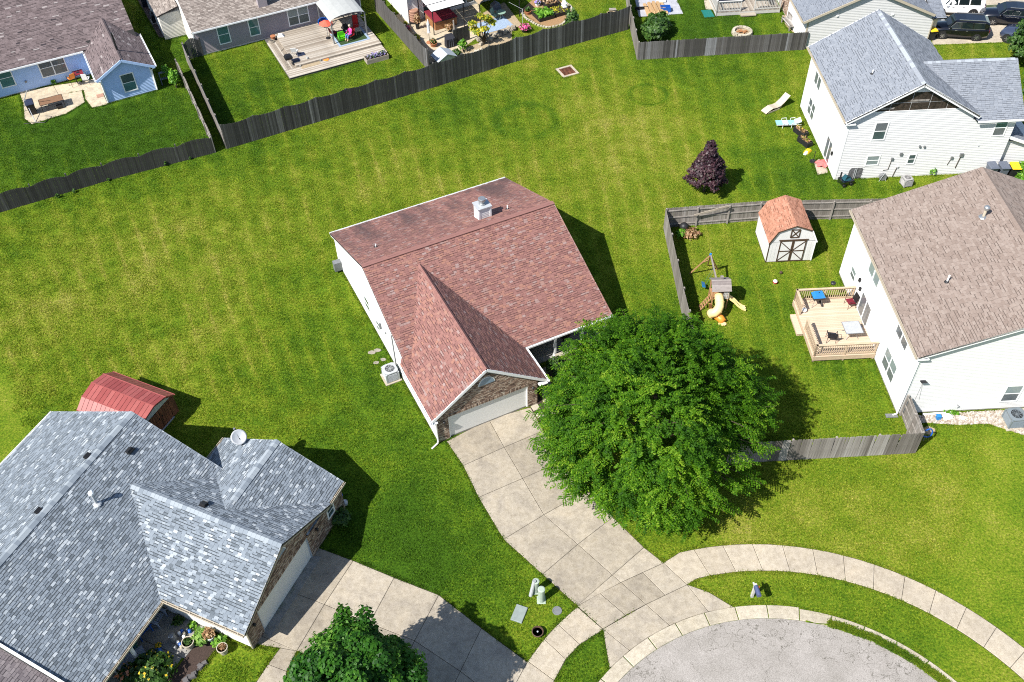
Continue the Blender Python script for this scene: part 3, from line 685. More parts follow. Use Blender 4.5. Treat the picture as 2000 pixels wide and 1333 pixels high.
def condenser(name, label, loc, rz, w=0.8, h=0.85, m='pale_metal', pad=True, rounded=False, group=None, louvre='grey_metal'):
    t = thing(name, label, 'air conditioner', loc, rz, group)
    if pad: MB().slab([(-w*.62, -w*.62), (w*.62, -w*.62), (w*.62, w*.62), (-w*.62, w*.62)], -0.02, 0.07, 0.01).build('pad', 'walk_concrete', t)
    q = w/2; c = 0.12
    oct_ = [(-q+c, -q), (q-c, -q), (q, -q+c), (q, q-c), (q-c, q), (-q+c, q), (-q, q-c), (-q, -q+c)]
    MB().slab([(x*.94, y*.94) for x, y in oct_], 0.07, h-0.06, 0.005).build('cabinet', louvre, t)
    n = 12
    for k in range(n):
        z = 0.12+(h-0.24)*k/n
        MB().slab([(x*(1.0), y*1.0) for x, y in oct_], z, z+(h-0.24)/n*0.55, 0.012).build('louvre', m, t)
    for x, y in ((-q+.05, -q+.05), (q-.05, -q+.05), (q-.05, q-.05), (-q+.05, q-.05)):
        MB().box(x-.05, x+.05, y-.05, y+.05, 0.07, h-0.07).build('corner_post', m, t)
    top = MB(); n = 24
    for k in range(n):
        a0 = 2*math.pi*k/n; a1 = 2*math.pi*(k+1)/n
        def sq(a):
            s_ = q/max(abs(math.cos(a)), abs(math.sin(a))); s_ = min(s_, q*1.22); return (s_*math.cos(a), s_*math.sin(a))
        r = q*0.72; p0, p1 = sq(a0), sq(a1); i0, i1 = (r*math.cos(a0), r*math.sin(a0)), (r*math.cos(a1), r*math.sin(a1))
        top.face([(*p0, h-.06), (*p1, h-.06), (*p1, h), (*p0, h)]); top.face([(*p0, h), (*p1, h), (*i1, h+.02), (*i0, h+.02)])
        top.face([(*i0, h+.02), (*i1, h+.02), (*i1, h-.08), (*i0, h-.08)])
    tp = top.build('top_cover', m, t)
    gr = MB()
    for rr in (0.2, 0.4, 0.6, 0.8, 1.0): gr.tube([(q*.71*rr*math.cos(2*math.pi*k/20), q*.71*rr*math.sin(2*math.pi*k/20), h+.012) for k in range(21)], 0.007, 4)
    for k in range(8): gr.bar((0, 0, h+.012), (q*.72*math.cos(k*.785), q*.72*math.sin(k*.785), h+.012), .012, .012)
    gr.build('fan_grille', m, t)
    fan = MB().lathe([(0.09, h-.2), (0.09, h-.05)], n=10)
    for k in range(4):
        a = k*math.pi/2+.4; fan.bar((0.08*math.cos(a), .08*math.sin(a), h-.14), (q*.62*math.cos(a), q*.62*math.sin(a), h-.12), .14, .012, up=(math.sin(a)*.5, -math.cos(a)*.5, 1))
    fan.build('fan', 'grey_metal', t)
    MB().face([(q*.7*math.cos(k*.3927), q*.7*math.sin(k*.3927), h-.052) for k in range(16)]).build('fan_well', 'black_metal', t)
    return t

# ---------------------------------------------------------------- red-roofed house in the middle (x along the ridge, garage front at y = 0)
MZ = R(25.355); M0 = (-4.36, 34.33)
hm = thing('house', 'house with mottled red shingle roof and brick garage gable, centre of the photo', 'house', M0, MZ)
G1 = 2.22; RB, RZ = 10.45, 5.25
def mz(b): return RZ-0.41*(RB-b) if b < RB else RZ-0.40*(b-RB)
MB().ext([(0.0, 4.4, -.1), (12.85, 4.4, -.1), (12.85, 17.1, -.1), (0.0, 17.1, -.1)], (0, 0, 2.15)).ext([(0.0, 3.0, 2.05), (0.0, 4.4, mz(4.4)-.16), (0.0, RB, RZ-.14), (0.0, 17.1, mz(17.1)-.16), (0.0, 17.1, 2.0), (0.0, 4.4, 2.0)], (12.85, 0, 0)).build('wall', 'wall_core', hm)
MB().box(0.0, 6.33, 0.03, 4.5, -.1, 2.12).ext([(0.0, .03, 2.1), (6.33, .03, 2.1), (6.33, .03, 2.3), (3.17, .03, 4.62), (0.0, .03, 2.3)], (0, 7.0, 0)).build('garage_wall', 'wall_core', hm)
siding(hm, 'L', 0.0, [(0.05, .12), (17.1, .12), (17.1, 2.42), (RB, RZ-.15), (3.2, 2.2), (.05, 2.2)], 'white_siding')
siding(hm, 'R', 12.85, [(4.4, .12), (17.1, .12), (17.1, 2.42), (RB, RZ-.15), (4.4, 2.6)], 'white_siding')
siding(hm, 'K', 17.1, [(0, .12), (12.85, .12), (12.85, 2.35), (0, 2.35)], 'white_siding')
siding(hm, 'F', 4.4, [(6.33, .12), (12.85, .12), (12.85, 2.4), (6.33, 2.4)], 'cream_siding')
siding(hm, 'R', 6.33, [(0.1, .12), (4.4, .12), (4.4, 2.1), (.1, 2.1)], 'cream_siding')
MB().box(-.02, 12.9, 4.35, 17.14, -.1, .13).box(-.02, 6.35, 0.02, 4.4, -.1, .13).build('foundation', 'foundation', hm)
gable = [(0, -.05), (6.36, -.05), (6.36, 2.2), (3.16, 4.55), (0, 2.2)]
mo = MB(); fm = fmap('F', 0.03)
DOOR = (0.70, 5.74, -0.1, 1.93)
for a, b, c, d in ((0.0, DOOR[0], -.1, 2.2), (DOOR[1], 6.36, -.1, 2.2), (DOOR[0], DOOR[1], DOOR[3], 2.2)): fbox(mo, fm, a, b, 0, 0.06, c, d)
mo.ext([(0, .03, 2.2), (6.36, .03, 2.2), (3.17, .03, 4.56)], (0, -.06, 0)); mo.box(6.30, 6.36, -.03, 1.2, -.1, 2.1).build('mortar_backing', 'mortar', hm)
brick_wall(hm, 'F', -.03, gable, [(DOOR[0], DOOR[1], -.2, DOOR[3]), (DOOR[0], DOOR[1], DOOR[3], DOOR[3]+.2)], soldier=(DOOR[0], DOOR[1], DOOR[3], DOOR[3]+.2))
brick_wall(hm, 'R', 6.36, [(-.03, -.05), (1.2, -.05), (1.2, 2.1), (-.03, 2.1)])
# garage door: frame, four rows of raised panels
gd = MB().box(DOOR[0]+.06, DOOR[1]-.06, 0.10, 0.14, 0, DOOR[3]-.04).build('garage_door', 'garage_paint', hm)
for i in range(8):
    for j in range(4):
        w = (DOOR[1]-DOOR[0]-.12)/8; h = (DOOR[3]-.04)/4; x = DOOR[0]+.06+w*i; z = h*j
        p = MB(); y = 0.095
        for k, (d0, d1, yy) in enumerate(((.045, .10, y-.035),)):
            p.hexa([(x+d0, .10, z+d0), (x+w-d0, .10, z+d0), (x+w-d0, .10, z+h-d0), (x+d0, .10, z+h-d0), (x+d1, yy, z+d1), (x+w-d1, yy, z+d1), (x+w-d1, yy, z+h-d1), (x+d1, yy, z+h-d1)])
        p.build('door_panel', 'garage_paint', gd)
for j in range(1, 4):
    MB().box(DOOR[0]+.06, DOOR[1]-.06, .096, .1, (DOOR[3]-.04)/4*j-.016, (DOOR[3]-.04)/4*j+.016).build('section_joint', 'grey_metal', gd)
MB().box(3.25, 3.37, .06, .1, .62, .66).build('handle', 'black_metal', gd)
MB().box(DOOR[0], DOOR[0]+.06, -.035, .14, 0, DOOR[3]).box(DOOR[1]-.06, DOOR[1], -.035, .14, 0, DOOR[3]).box(DOOR[0], DOOR[1], -.035, .14, DOOR[3]-.04, DOOR[3]).build('door_frame', 'white_trim', hm)
# half-round window in the gable
half = [(3.17+.46*math.cos(a), -.062, 3.52+.50*math.sin(a)) for a in np.linspace(0, math.pi, 17)]
aw = MB().ext([(3.17+(p[0]-3.17)*1.13, -.045, 3.49+(p[2]-3.49)*1.1) for p in half], (0, -.02, 0)).build('arched_window', 'white_trim', hm)
MB().ext([(p[0], -.066, p[2]) for p in half], (0, -.008, 0)).build('pane', 'arch_glass', aw)
for x in (.42, 6.05):
    l = MB().box(x-.05, x+.05, -.07, -.05, 1.55, 1.75).lathe([(.03, -.12), (.06, -.06), (.07, .06), (.09, .08), (.02, .14)], x, -.14, 1.66, 6).build('wall_lantern', 'black_metal', hm)
# roofs
def redtint(p): return min(1, max(0, random.betavariate(1.9, 1.7)))
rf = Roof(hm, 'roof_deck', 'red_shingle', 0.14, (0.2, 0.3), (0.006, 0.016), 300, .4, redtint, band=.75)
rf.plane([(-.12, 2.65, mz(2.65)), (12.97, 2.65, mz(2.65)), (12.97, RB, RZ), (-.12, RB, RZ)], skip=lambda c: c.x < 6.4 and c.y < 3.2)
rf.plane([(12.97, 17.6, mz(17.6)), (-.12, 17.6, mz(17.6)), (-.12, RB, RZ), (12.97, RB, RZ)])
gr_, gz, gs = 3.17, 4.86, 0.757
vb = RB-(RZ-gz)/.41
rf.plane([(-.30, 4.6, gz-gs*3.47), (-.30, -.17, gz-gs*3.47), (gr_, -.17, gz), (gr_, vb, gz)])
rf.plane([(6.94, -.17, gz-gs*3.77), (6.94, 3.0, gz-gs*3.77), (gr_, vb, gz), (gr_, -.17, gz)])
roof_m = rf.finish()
ridge_caps(roof_m, (-.12, RB, RZ+.01), (12.97, RB, RZ+.01), (0, -1, -.41), (0, 1, -.40), 'red_shingle', .28, .17, lambda: U(.15, .6))
ridge_caps(roof_m, (gr_, -.17, gz+.01), (gr_, vb-.1, gz+.01), (-1, 0, -gs), (1, 0, -gs), 'red_shingle', .28, .15, lambda: U(.1, .5))
MB().box(-.12, 12.97, RB-.16, RB+.16, RZ-.02, RZ+.035).build('ridge_vent', 'red_shingle', roof_m)
# trim, gutters
for p, q in (((-.085, 4.6, mz(4.6)), (-.085, RB, RZ)), ((-.085, 17.6, mz(17.6)), (-.085, RB, RZ)), ((12.93, 2.65, mz(2.65)), (12.93, RB, RZ)), ((12.93, 17.6, mz(17.6)), (12.93, RB, RZ))): rake_board(hm, p, q)
for x in (-.30, 6.94): rake_board(hm, (x, -.165, gz-gs*abs(x-gr_)), (gr_, -.165, gz), h=.17)
MB().box(6.4, 6.94, -.28, 0.0, gz-gs*3.77-.22, gz-gs*3.77-.16).box(-.3, 0, -.28, 0.0, gz-gs*3.47-.22, gz-gs*3.47-.16).build('soffit', 'white_trim', hm)
gutter(hm, (6.96, 2.62, mz(2.65)-.06), (12.97, 2.62, mz(2.65)-.06), hangers=8)
gutter(hm, (12.97, 17.62, mz(17.6)-.06), (-.12, 17.62, mz(17.6)-.06))
gutter(hm, (-.32, 4.2, G1-.05), (-.32, -.28, G1-.05)); gutter(hm, (6.97, -.28, gz-gs*3.77-.06), (6.97, 2.6, gz-gs*3.77-.06))
ds = MB().tube([(-.34, -.12, G1-.1), (-.1, -.1, G1-.4), (-.06, -.1, .3), (-.1, -.12, .12)], .05, 6).tube([(-.1, -.12, .1), (-.55, -.3, .06)], .05, 6).build('downspout', 'white_trim', hm)
MB().tube([(-.05, 6.45, 2.9), (-.05, 6.4, .1)], .035, 6).build('conduit', 'grey_metal', hm)
MB().box(-.14, 0, 8.5, 8.62, 1.55, 2.0).build('meter_box', 'grey_metal', hm); MB().box(-.08, 0, 7.6, 7.75, 1.9, 2.0).build('wall_vent', 'grey_metal', hm)
window(hm, 'L', 0.0, 10.7, 11.5, .9, 1.9); window(hm, 'L', 0.0, 9.0, 9.5, .7, 1.5)
MB().box(-.55, 0, 16.2, 16.6, .2, .9).build('service_box', 'grey_metal', hm)
# porch: slab, posts, dark door and window on the recessed wall
pp = MB().slab([(6.4, 2.7), (12.8, 2.7), (12.8, 4.4), (6.4, 4.4)], 0, .14).build('porch_floor', 'porch_concrete', hm)
for x in (9.05, 10.95, 12.6):
    c = MB().box(x-.07, x+.07, 2.72, 2.86, .14, 1.95).build('porch_post', 'white_trim', hm)
    MB().box(x-.11, x+.11, 2.68, 2.90, .14, .26).box(x-.11, x+.11, 2.68, 2.90, 1.85, 1.95).build('post_collar', 'white_trim', c)
fd = MB().box(7.3, 8.2, 4.33, 4.39, .14, 2.1).build('front_door', 'maroon_fabric', hm); MB().box(7.24, 7.3, 4.31, 4.39, .14, 2.16).box(8.2, 8.26, 4.31, 4.39, .14, 2.16).build('door_casing', 'white_trim', fd)
window(hm, 'F', 4.4, 9.6, 11.4, .8, 1.95, 2, 2)
# roof furniture
ch = MB().box(-.43, .43, -.38, .38, -.6, .95).build('chimney', 'white_siding', hm); ch.location = (8.62, 11.95, mz(11.95))
for z in np.arange(-.2, .85, .125): MB().hexa([(-.33, -.395, z), (.33, -.395, z), (.33, -.38, z), (-.33, -.38, z), (-.33, -.383, z+.12), (.33, -.383, z+.12), (.33, -.38, z+.12), (-.33, -.38, z+.12)]).build('chimney_siding', 'white_siding', ch)
for x in (-.39, .39): MB().box(x-.06, x+.06, -.41, -.38, -.5, .95).build('corner_board', 'white_trim', ch)
MB().box(-.5, .5, -.45, .45, .95, 1.02).build('chimney_cap', 'pale_metal', ch)
MB().lathe([(.22, 1.02), (.22, 1.12), (.15, 1.16), (.15, 1.3)], n=16).lathe([(.19, 1.3), (.24, 1.32), (.24, 1.48), (.2, 1.5)], n=16).build('flue_cap', 'galvanised', ch, smooth=False)
vent_pipe(hm, 1.55, 12.7, mz(12.7), .22); vent_pipe(hm, 10.35, 11.85, mz(11.85), .3)

# ---------------------------------------------------------------- grey-roofed house, bottom left (x out of the garage, y to the right wing)
GZ = R(-24.4); G0 = (-10.49, 27.55)
hg = thing('house', 'house with dappled grey shingle roof and brick garage front, bottom left of the photo', 'house', G0, GZ)
GR, GRZ, GS = -10.9, 5.25, 0.475
def gzf(a): return GRZ-GS*abs(a-GR)
gh = (-6.45, 1.45, -2.5, 4.25); gsl = (4.25-2.24)/3.95
MB().box(-17.2, -6.7, -16, .55, -.1, 2.1).box(-6.8, -4.95, -6.1, .5, -.1, 2.1).ext([(-17.2, .55, 2.05), (-4.95, .55, 2.05), (-4.95, .55, gzf(-4.95)-.14), (GR, .55, GRZ-.15), (-17.2, .55, gzf(-17.2)-.14)], (0, -12.1, 0)).build('wall', 'wall_core', hg)
MB().box(-6.0, -.03, -6.1, .2, -.1, 2.15).ext([(-.03, -6.1, 2.1), (-.03, .9, 2.1), (-.03, .9, 2.4), (-.03, -2.5, 4.05), (-.03, -6.1, 2.25)], (-6.5, 0, 0)).build('garage_wall', 'wall_core', hg)
MB().box(-7.2, -.03, .1, 2.75, -.1, 2.1).ext([(-7.2, 2.75, 2.05), (-.03, 2.75, 2.05), (-.03, 2.75, 2.15), (-3.62, 2.75, 3.75), (-7.2, 2.75, 2.15)], (0, -2.5, 0)).build('wing_wall', 'wall_core', hg)
siding(hg, 'F', -6.1, [(-5.0, .1), (-.05, .1), (-.05, 2.1), (-5.0, 2.1)], 'white_siding')
siding(hg, 'K', 2.75, [(-7.2, .1), (-.05, .1), (-.05, 2.1), (-3.62, 3.7), (-7.2, 2.1)], 'white_siding')
siding(hg, 'K', .55, [(-17.2, .1), (-4.95, .1), (-4.95, 2.2), (GR, GRZ-.2), (-17.2, 2.2)], 'white_siding')
siding(hg, 'R', -6.7, [(-16, .1), (-6.1, .1), (-6.1, 2.1), (-16, 2.1)], 'white_siding')
siding(hg, 'L', -17.2, [(-16, .1), (.55, .1), (.55, 2.1), (-16, 2.1)], 'white_siding')
GD = (-5.15, -.62, -.1, 1.95)
mo = MB(); fm = fmap('R', -.03)
for a, b, c, d in ((-6.1, GD[0], -.1, 2.2), (GD[1], 2.75, -.1, 2.1), (GD[0], GD[1], GD[3], 2.2)): fbox(mo, fm, a, b, 0, .06, c, d)
mo.ext([(-.03, -6.1, 2.2), (-.03, 1.3, 2.2), (-.03, -2.5, 4.05)], (.06, 0, 0)); mo.build('mortar_backing', 'mortar', hg)
brick_wall(hg, 'R', .03, [(-6.1, -.05), (2.75, -.05), (2.75, 2.08), (1.4, 2.08), (-2.5, 4.03), (-6.1, 2.2)], [(GD[0], GD[1], -.2, GD[3]), (GD[0], GD[1], GD[3], GD[3]+.2), (1.25, 1.85, .95, 1.8)], soldier=(GD[0], GD[1], GD[3], GD[3]+.2))
gd = MB().box(-.20, -.16, GD[0]+.05, GD[1]-.05, 0, GD[3]-.04).build('garage_door', 'garage_paint_pale', hg)
for j in range(4):
    h = (GD[3]-.04)/4
    MB().box(-.16, -.145, GD[0]+.06, GD[1]-.06, h*j+.012, h*j+h-.012).build('door_panel', 'garage_paint_pale', gd)
MB().box(-.145, -.12, -2.95, -2.82, .55, .60).build('handle', 'black_metal', gd)
MB().box(-.2, .035, GD[0], GD[0]+.05, 0, GD[3]).box(-.2, .035, GD[1]-.05, GD[1], 0, GD[3]).box(-.2, .035, GD[0], GD[1], GD[3]-.04, GD[3]).build('door_frame', 'garage_paint_pale', hg)
MB().slab([(-.2, GD[0]), (.45, GD[0]-.2), (.45, GD[1]+.2), (-.2, GD[1])], -.02, .045).build('garage_sill', 'porch_concrete', hg)
half = [(.062, -2.72+.5*math.cos(a), 3.28+.42*math.sin(a)) for a in np.linspace(0, math.pi, 17)]
aw = MB().ext([(.045, -2.72+(p[1]+2.72)*1.12, 3.25+(p[2]-3.25)*1.1) for p in half], (.02, 0, 0)).build('arched_window', 'white_trim', hg)
MB().ext([(.066, p[1], p[2]) for p in half], (.008, 0, 0)).build('pane', 'arch_glass', aw)
window(hg, 'R', .03, 1.3, 1.8, 1.0, 1.75, 1, 2)
for y in (-5.62, .15): MB().box(.05, .07, y-.05, y+.05, 1.5, 1.7).lathe([(.03, -.12), (.06, -.06), (.07, .06), (.09, .08), (.02, .14)], .14, y, 1.6, 6).build('wall_lantern', 'black_metal', hg)
def gtint(p):
    r = random.random()
    return U(0.0, .22) if r < .13 else U(.3, .7) if r < .86 else U(.8, 1)
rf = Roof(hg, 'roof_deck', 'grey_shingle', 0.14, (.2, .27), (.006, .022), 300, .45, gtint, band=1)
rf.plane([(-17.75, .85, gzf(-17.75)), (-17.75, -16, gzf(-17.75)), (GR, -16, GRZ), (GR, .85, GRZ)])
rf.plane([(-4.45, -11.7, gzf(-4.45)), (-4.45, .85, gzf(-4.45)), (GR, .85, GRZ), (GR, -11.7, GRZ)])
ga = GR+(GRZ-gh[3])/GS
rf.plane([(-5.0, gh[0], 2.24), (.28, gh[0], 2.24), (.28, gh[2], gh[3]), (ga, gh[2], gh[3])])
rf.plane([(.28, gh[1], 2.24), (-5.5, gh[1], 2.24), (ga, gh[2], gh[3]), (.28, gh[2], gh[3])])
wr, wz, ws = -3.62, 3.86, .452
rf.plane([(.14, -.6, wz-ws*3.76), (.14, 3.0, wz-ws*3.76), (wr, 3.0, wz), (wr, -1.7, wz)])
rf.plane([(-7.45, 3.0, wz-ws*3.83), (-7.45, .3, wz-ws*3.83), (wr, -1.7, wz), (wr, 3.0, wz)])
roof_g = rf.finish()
ct = lambda: random.choice((.3, .6, .7, .8, .83, .86))
ridge_caps(roof_g, (GR, -16, GRZ+.01), (GR, .85, GRZ+.01), (-1, 0, -GS), (1, 0, -GS), 'grey_shingle', .24, .22, ct)
ridge_caps(roof_g, (.28, gh[2], gh[3]+.01), (ga+.1, gh[2], gh[3]+.01), (0, -1, -gsl), (0, 1, -gsl), 'grey_shingle', .24, .22, ct)
ridge_caps(roof_g, (wr, 3.0, wz+.01), (wr, -1.2, wz+.01), (-1, 0, -ws), (1, 0, -ws), 'grey_shingle', .24, .22, ct)
for p, q in (((-17.75, .825, gzf(-17.75)), (GR, .825, GRZ)), ((-4.45, .825, gzf(-4.45)), (GR, .825, GRZ)), ((.14, 2.975, wz-ws*3.76), (wr, 2.975, wz)), ((-7.45, 2.975, wz-ws*3.83), (wr, 2.975, wz)),
             ((.255, gh[0], 2.24), (.255, gh[2], gh[3])), ((.255, gh[1], 2.24), (.255, gh[2], gh[3]))): rake_board(hg, p, q, 'almond_trim' if q[0] > -1 else 'white_trim')
gutter(hg, (-4.42, -11.7, gzf(-4.45)-.06), (-4.42, -6.5, gzf(-4.45)-.06), 'almond_trim', hangers=7)
gutter(hg, (-4.5, gh[0]-.02, 2.18), (.28, gh[0]-.02, 2.18), 'almond_trim', hangers=7)
gutter(hg, (.17, .95, wz-ws*3.76-.06), (.17, 3.0, wz-ws*3.76-.06), 'almond_trim', hangers=3)
gutter(hg, (-7.48, 3.0, wz-ws*3.83-.06), (-7.48, 1.0, wz-ws*3.83-.06), 'almond_trim', hangers=3); gutter(hg, (-17.78, .85, gzf(-17.75)-.06), (-17.78, -16, gzf(-17.75)-.06), 'white_trim')
MB().tube([(.02, -6.16, 2.1), (.02, -6.16, .1)], .045, 6).build('downspout', 'almond_trim', hg)
for x, y in ((-11.2, -2.35), (-11.2, -5.9)): box_vent(hg, x, y, gzf(x), R(90), math.atan(GS))
box_vent(hg, -9.75, -1.05, gzf(-9.75), R(-90), math.atan(GS), .42); box_vent(hg, -4.7, -2.0, 4.25-.5*gsl+.02, R(180), math.atan(gsl))
fl = vent_pipe(hg, -9.35, -4.2, gzf(-9.35), .95, .075, 'pale_metal', 'flue_pipe', 'pale_metal')
MB().lathe([(.10, .82), (.135, .84), (.135, .95), (.09, 1.0)], -9.35, -4.2, gzf(-9.35), 12).build('flue_cap', 'white_plastic', fl)
# lower porch roof at the frame's corner
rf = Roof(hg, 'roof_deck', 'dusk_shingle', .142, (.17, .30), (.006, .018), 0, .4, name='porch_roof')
rf.plane([(-3.6, -18, 1.75), (-3.6, -11.85, 1.75), (-10.8, -11.85, 4.85), (-10.8, -18, 4.85)]); rf.finish()
rake_board(hg, (-4.2, -11.78, gzf(-4.45)+.1), (-10.9, -11.78, GRZ+.1), 'white_trim', .2, .1)
for y in (-8.9, -11.4):
    MB().box(-4.75, -4.6, y-.07, y+.07, .05, 2.0).build('porch_post', 'white_trim', hg)
MB().slab([(-6.65, -11.6), (-2.95, -11.6), (-2.95, -7.9), (-6.65, -7.9)], -.1, .05).build('porch_floor', 'porch_concrete', hg)
MB().slab([(-6.65, -7.88), (-2.8, -7.88), (-2.62, -6.13), (-6.65, -6.13)], -.1, .05).build('porch_floor', 'porch_concrete', hg)
NOGRASS.append([(Matrix.Rotation(GZ, 3, 'Z') @ Vector((x, y, 0))).to_2d()+Vector(G0) for x, y in ((-6.7, -11.6), (-1.75, -11.6), (-1.75, -6.1), (-6.7, -6.1))])
# dish on the wing roof
dz = wz-ws*2.4
ds = thing('satellite_dish', 'pale grey satellite dish on the grey roof wing beside the red shed', 'satellite dish', (*(Matrix.Rotation(GZ, 3, 'Z') @ Vector((-5.75, 2.55, 0)) + Vector((*G0, 0))).to_2d(), dz-.12), GZ)
bowl = MB().lathe([(.02, .0), (.2, .025), (.34, .075), (.42, .12), (.425, .135), (.34, .09), (.2, .04), (.02, .015)], n=20).build('dish', 'pale_metal', ds, smooth=True)
bowl.location = (-.25, .15, .62); bowl.rotation_euler = (R(38), R(-12), R(70))
MB().tube([(0, 0, 0), (.02, 0, .35), (-.2, .12, .6)], .028, 8).tube([(0, .18, 0), (.02, .02, .3)], .014, 6).tube([(-.2, -.12, 0), (.02, -.02, .3)], .014, 6).build('mast', 'black_metal', ds)
MB().tube([(-.2, .1, .58), (-.55, .3, .98)], .012, 5).box(-.6, -.5, .27, .37, .94, 1.04).build('feed_arm', 'grey_metal', ds)

# ---------------------------------------------------------------- tan-roofed two-storey house, right
RZ_ = R(1.88); R0 = (22.38, 35.57)
hr = thing('house', 'two-storey white house with brown-tan shingle roof and deck at its back, right edge', 'house', R0, RZ_)
def rz(a): return 8.12-(8.12-5.22)/7.35*abs(a-7.05)
MB().box(0.0, 14.1, 0.0, 12.1, -.1, 5.1).ext([(0, 0, 5.0), (14.1, 0, 5.0), (14.1, 0, rz(14.1)-.14), (7.05, 0, 7.96), (0, 0, rz(0)-.14)], (0, 12.1, 0)).build('wall', 'wall_core', hr)
siding(hr, 'L', 0.0, [(0, .12), (12.1, .12), (12.1, 5.15), (0, 5.15)], 'white_siding')
siding(hr, 'F', 0.0, [(0, .12), (14.1, .12), (14.1, 5.15), (7.05, 7.98), (0, 5.15)], 'white_siding')
siding(hr, 'K', 12.1, [(0, .12), (14.1, .12), (14.1, 5.15), (7.05, 7.98), (0, 5.15)], 'white_siding')
MB().box(-.01, 14.11, -.01, 12.11, -.1, .14).build('foundation', 'foundation', hr)
MB().box(-.035, .1, -.035, .1, .1, 5.1).build('corner_board', 'white_trim', hr)
def ttint(p): return random.betavariate(1.5, 1.5)
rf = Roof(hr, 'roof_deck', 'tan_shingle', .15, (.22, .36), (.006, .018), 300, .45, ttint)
rf.plane([(-.33, 12.4, rz(-.33)), (-.33, -.28, rz(-.33)), (7.05, -.28, 8.12), (7.05, 12.4, 8.12)])
rf.plane([(14.4, -.28, rz(14.4)), (14.4, 12.4, rz(14.4)), (7.05, 12.4, 8.12), (7.05, -.28, 8.12)])
roof_r = rf.finish()
ridge_caps(roof_r, (7.05, -.28, 8.13), (7.05, 12.4, 8.13), (-1, 0, -.395), (1, 0, -.395), 'tan_shingle', .3, .2, lambda: U(.1, .5))
for y in (-.255, 12.37):
    rake_board(hr, (-.33, y, rz(-.33)), (7.05, y, 8.12)); rake_board(hr, (14.4, y, rz(14.4)), (7.05, y, 8.12))
MB().box(-.33, .35, -.27, -.03, 4.95, 5.03).build('soffit', 'white_trim', hr)
gutter(hr, (-.36, 12.4, rz(-.33)-.06), (-.36, -.28, rz(-.33)-.06), 'almond_trim')
MB().tube([(-.36, -.1, 5.1), (-.06, -.08, 4.75), (-.06, -.08, .15), (-.3, -.12, .08)], .045, 6).build('downspout', 'white_trim', hr)
window(hr, 'L', 0, 9.78, 10.55, 1.35, 2.1, 1, 2, glass=('window_dusky', 'window_blind'))
window(hr, 'L', 0, 6.8, 8.5, 3.6, 4.65, 2, 1, glass='window_blind', out=.06)
window(hr, 'L', 0, 1.6, 3.2, 3.65, 4.95, 2, 2, glass=('window_dusky', 'window_glass'))
window(hr, 'L', 0, 1.68, 3.4, .75, 2.15, 2, 2, glass=('window_dusky', 'window_blind'))
sd = window(hr, 'L', 0, 6.55, 8.2, .5, 2.05, 2, 1, glass=('window_dusky',), name='sliding_door')
for y, z in ((9.0, 2.25), (8.6, 1.85)): MB().box(-.14, -.01, y-.07, y+.07, z-.08, z+.16).build('wall_lantern', 'black_metal', hr)
window(hr, 'F', 0, 5.85, 6.75, .75, 2.05, 1, 2, glass=('window_dusky', 'window_blind')); window(hr, 'F', 0, 6.9, 7.8, 3.7, 5.0, 1, 2)
MB().hexa([(.55, -.03, 2.85), (.75, -.03, 2.85), (.75, -.05, 3.0), (.55, -.05, 3.0), (.5, -.03, 3.0), (.8, -.03, 3.0), (.85, -.3, 3.05), (.45, -.3, 3.05)]).build('flood_light', 'black_plastic', hr)
MB().tube([(.72, -.02, 2.85), (.70, -.02, 1.0)], .008, 4).tube([(.72, -.02, 2.85), (.95, -.02, 1.2)], .008, 4).build('cable', 'grey_metal', hr)
MB().tube([(3.35, -.03, .62), (3.5, -.1, .55), (3.35, -.1, .45)], .025, 5).build('hose_tap', 'grey_metal', hr)
vent_pipe(hr, 2.55, 4.35, rz(2.55), .5, .05)
fl = vent_pipe(hr, 5.75, 8.35, rz(5.75), .62, .085, 'almond_trim', 'flue_pipe', 'galvanised')
MB().lathe([(.12, .55), (.17, .6), (.17, .74), (.1, .8)], 5.75, 8.35, rz(5.75), 12).build('flue_cap', 'galvanised', fl)

# ---------------------------------------------------------------- slate-roofed two-storey house, upper right
UZ = R(2.17); U0 = (24.05, 57.69)
hu = thing('house', 'two-storey white house with slate-blue shingle roof and bare patch under its gable, upper right', 'house', U0, UZ)
UR, UH = 4.42, 8.08
def uz(a): return UH-.598*abs(a-UR)
MB().box(0, 8.8, 0, 9.6, -.1, 5.25).ext([(0, 0, 5.1), (8.8, 0, 5.1), (8.8, 0, uz(8.8)-.14), (UR, 0, UH-.15), (0, 0, uz(0)-.14)], (0, 9.6, 0)).box(8.7, 12.1, .0, 7.5, -.1, 4.75).ext([(8.7, .0, 4.7), (8.7, 7.5, 4.7), (8.7, 3.75, 6.95)], (3.4, 0, 0)).box(12.0, 14.3, .35, 9, -.1, 2.5).build('wall', 'wall_core', hu)
siding(hu, 'F', 0.0, [(0, .12), (12.1, .12), (12.1, 4.72), (8.9, 4.72), (8.8, 5.2), (7.7, 5.78), (1.15, 5.78), (0, 5.3)], 'pale_siding', .15)
siding(hu, 'F', 0.0, [(3.3, 7.28), (5.5, 7.28), (UR, UH-.2)], 'pale_siding', .15)
siding(hu, 'L', 0.0, [(0, .12), (9.6, .12), (9.6, 5.3), (0, 5.3)], 'white_siding', .15)
siding(hu, 'K', 9.6, [(0, .12), (8.8, .12), (8.8, 5.3), (UR, UH-.15), (0, 5.3)], 'white_siding', .15)
siding(hu, 'R', 12.1, [(0, 2.5), (7.5, 2.5), (7.5, 4.7), (3.75, 6.9), (0, 4.7)], 'white_siding', .15)
siding(hu, 'F', .35, [(12.1, .12), (14.3, .12), (14.3, 2.4), (12.1, 2.4)], 'pale_siding', .15)
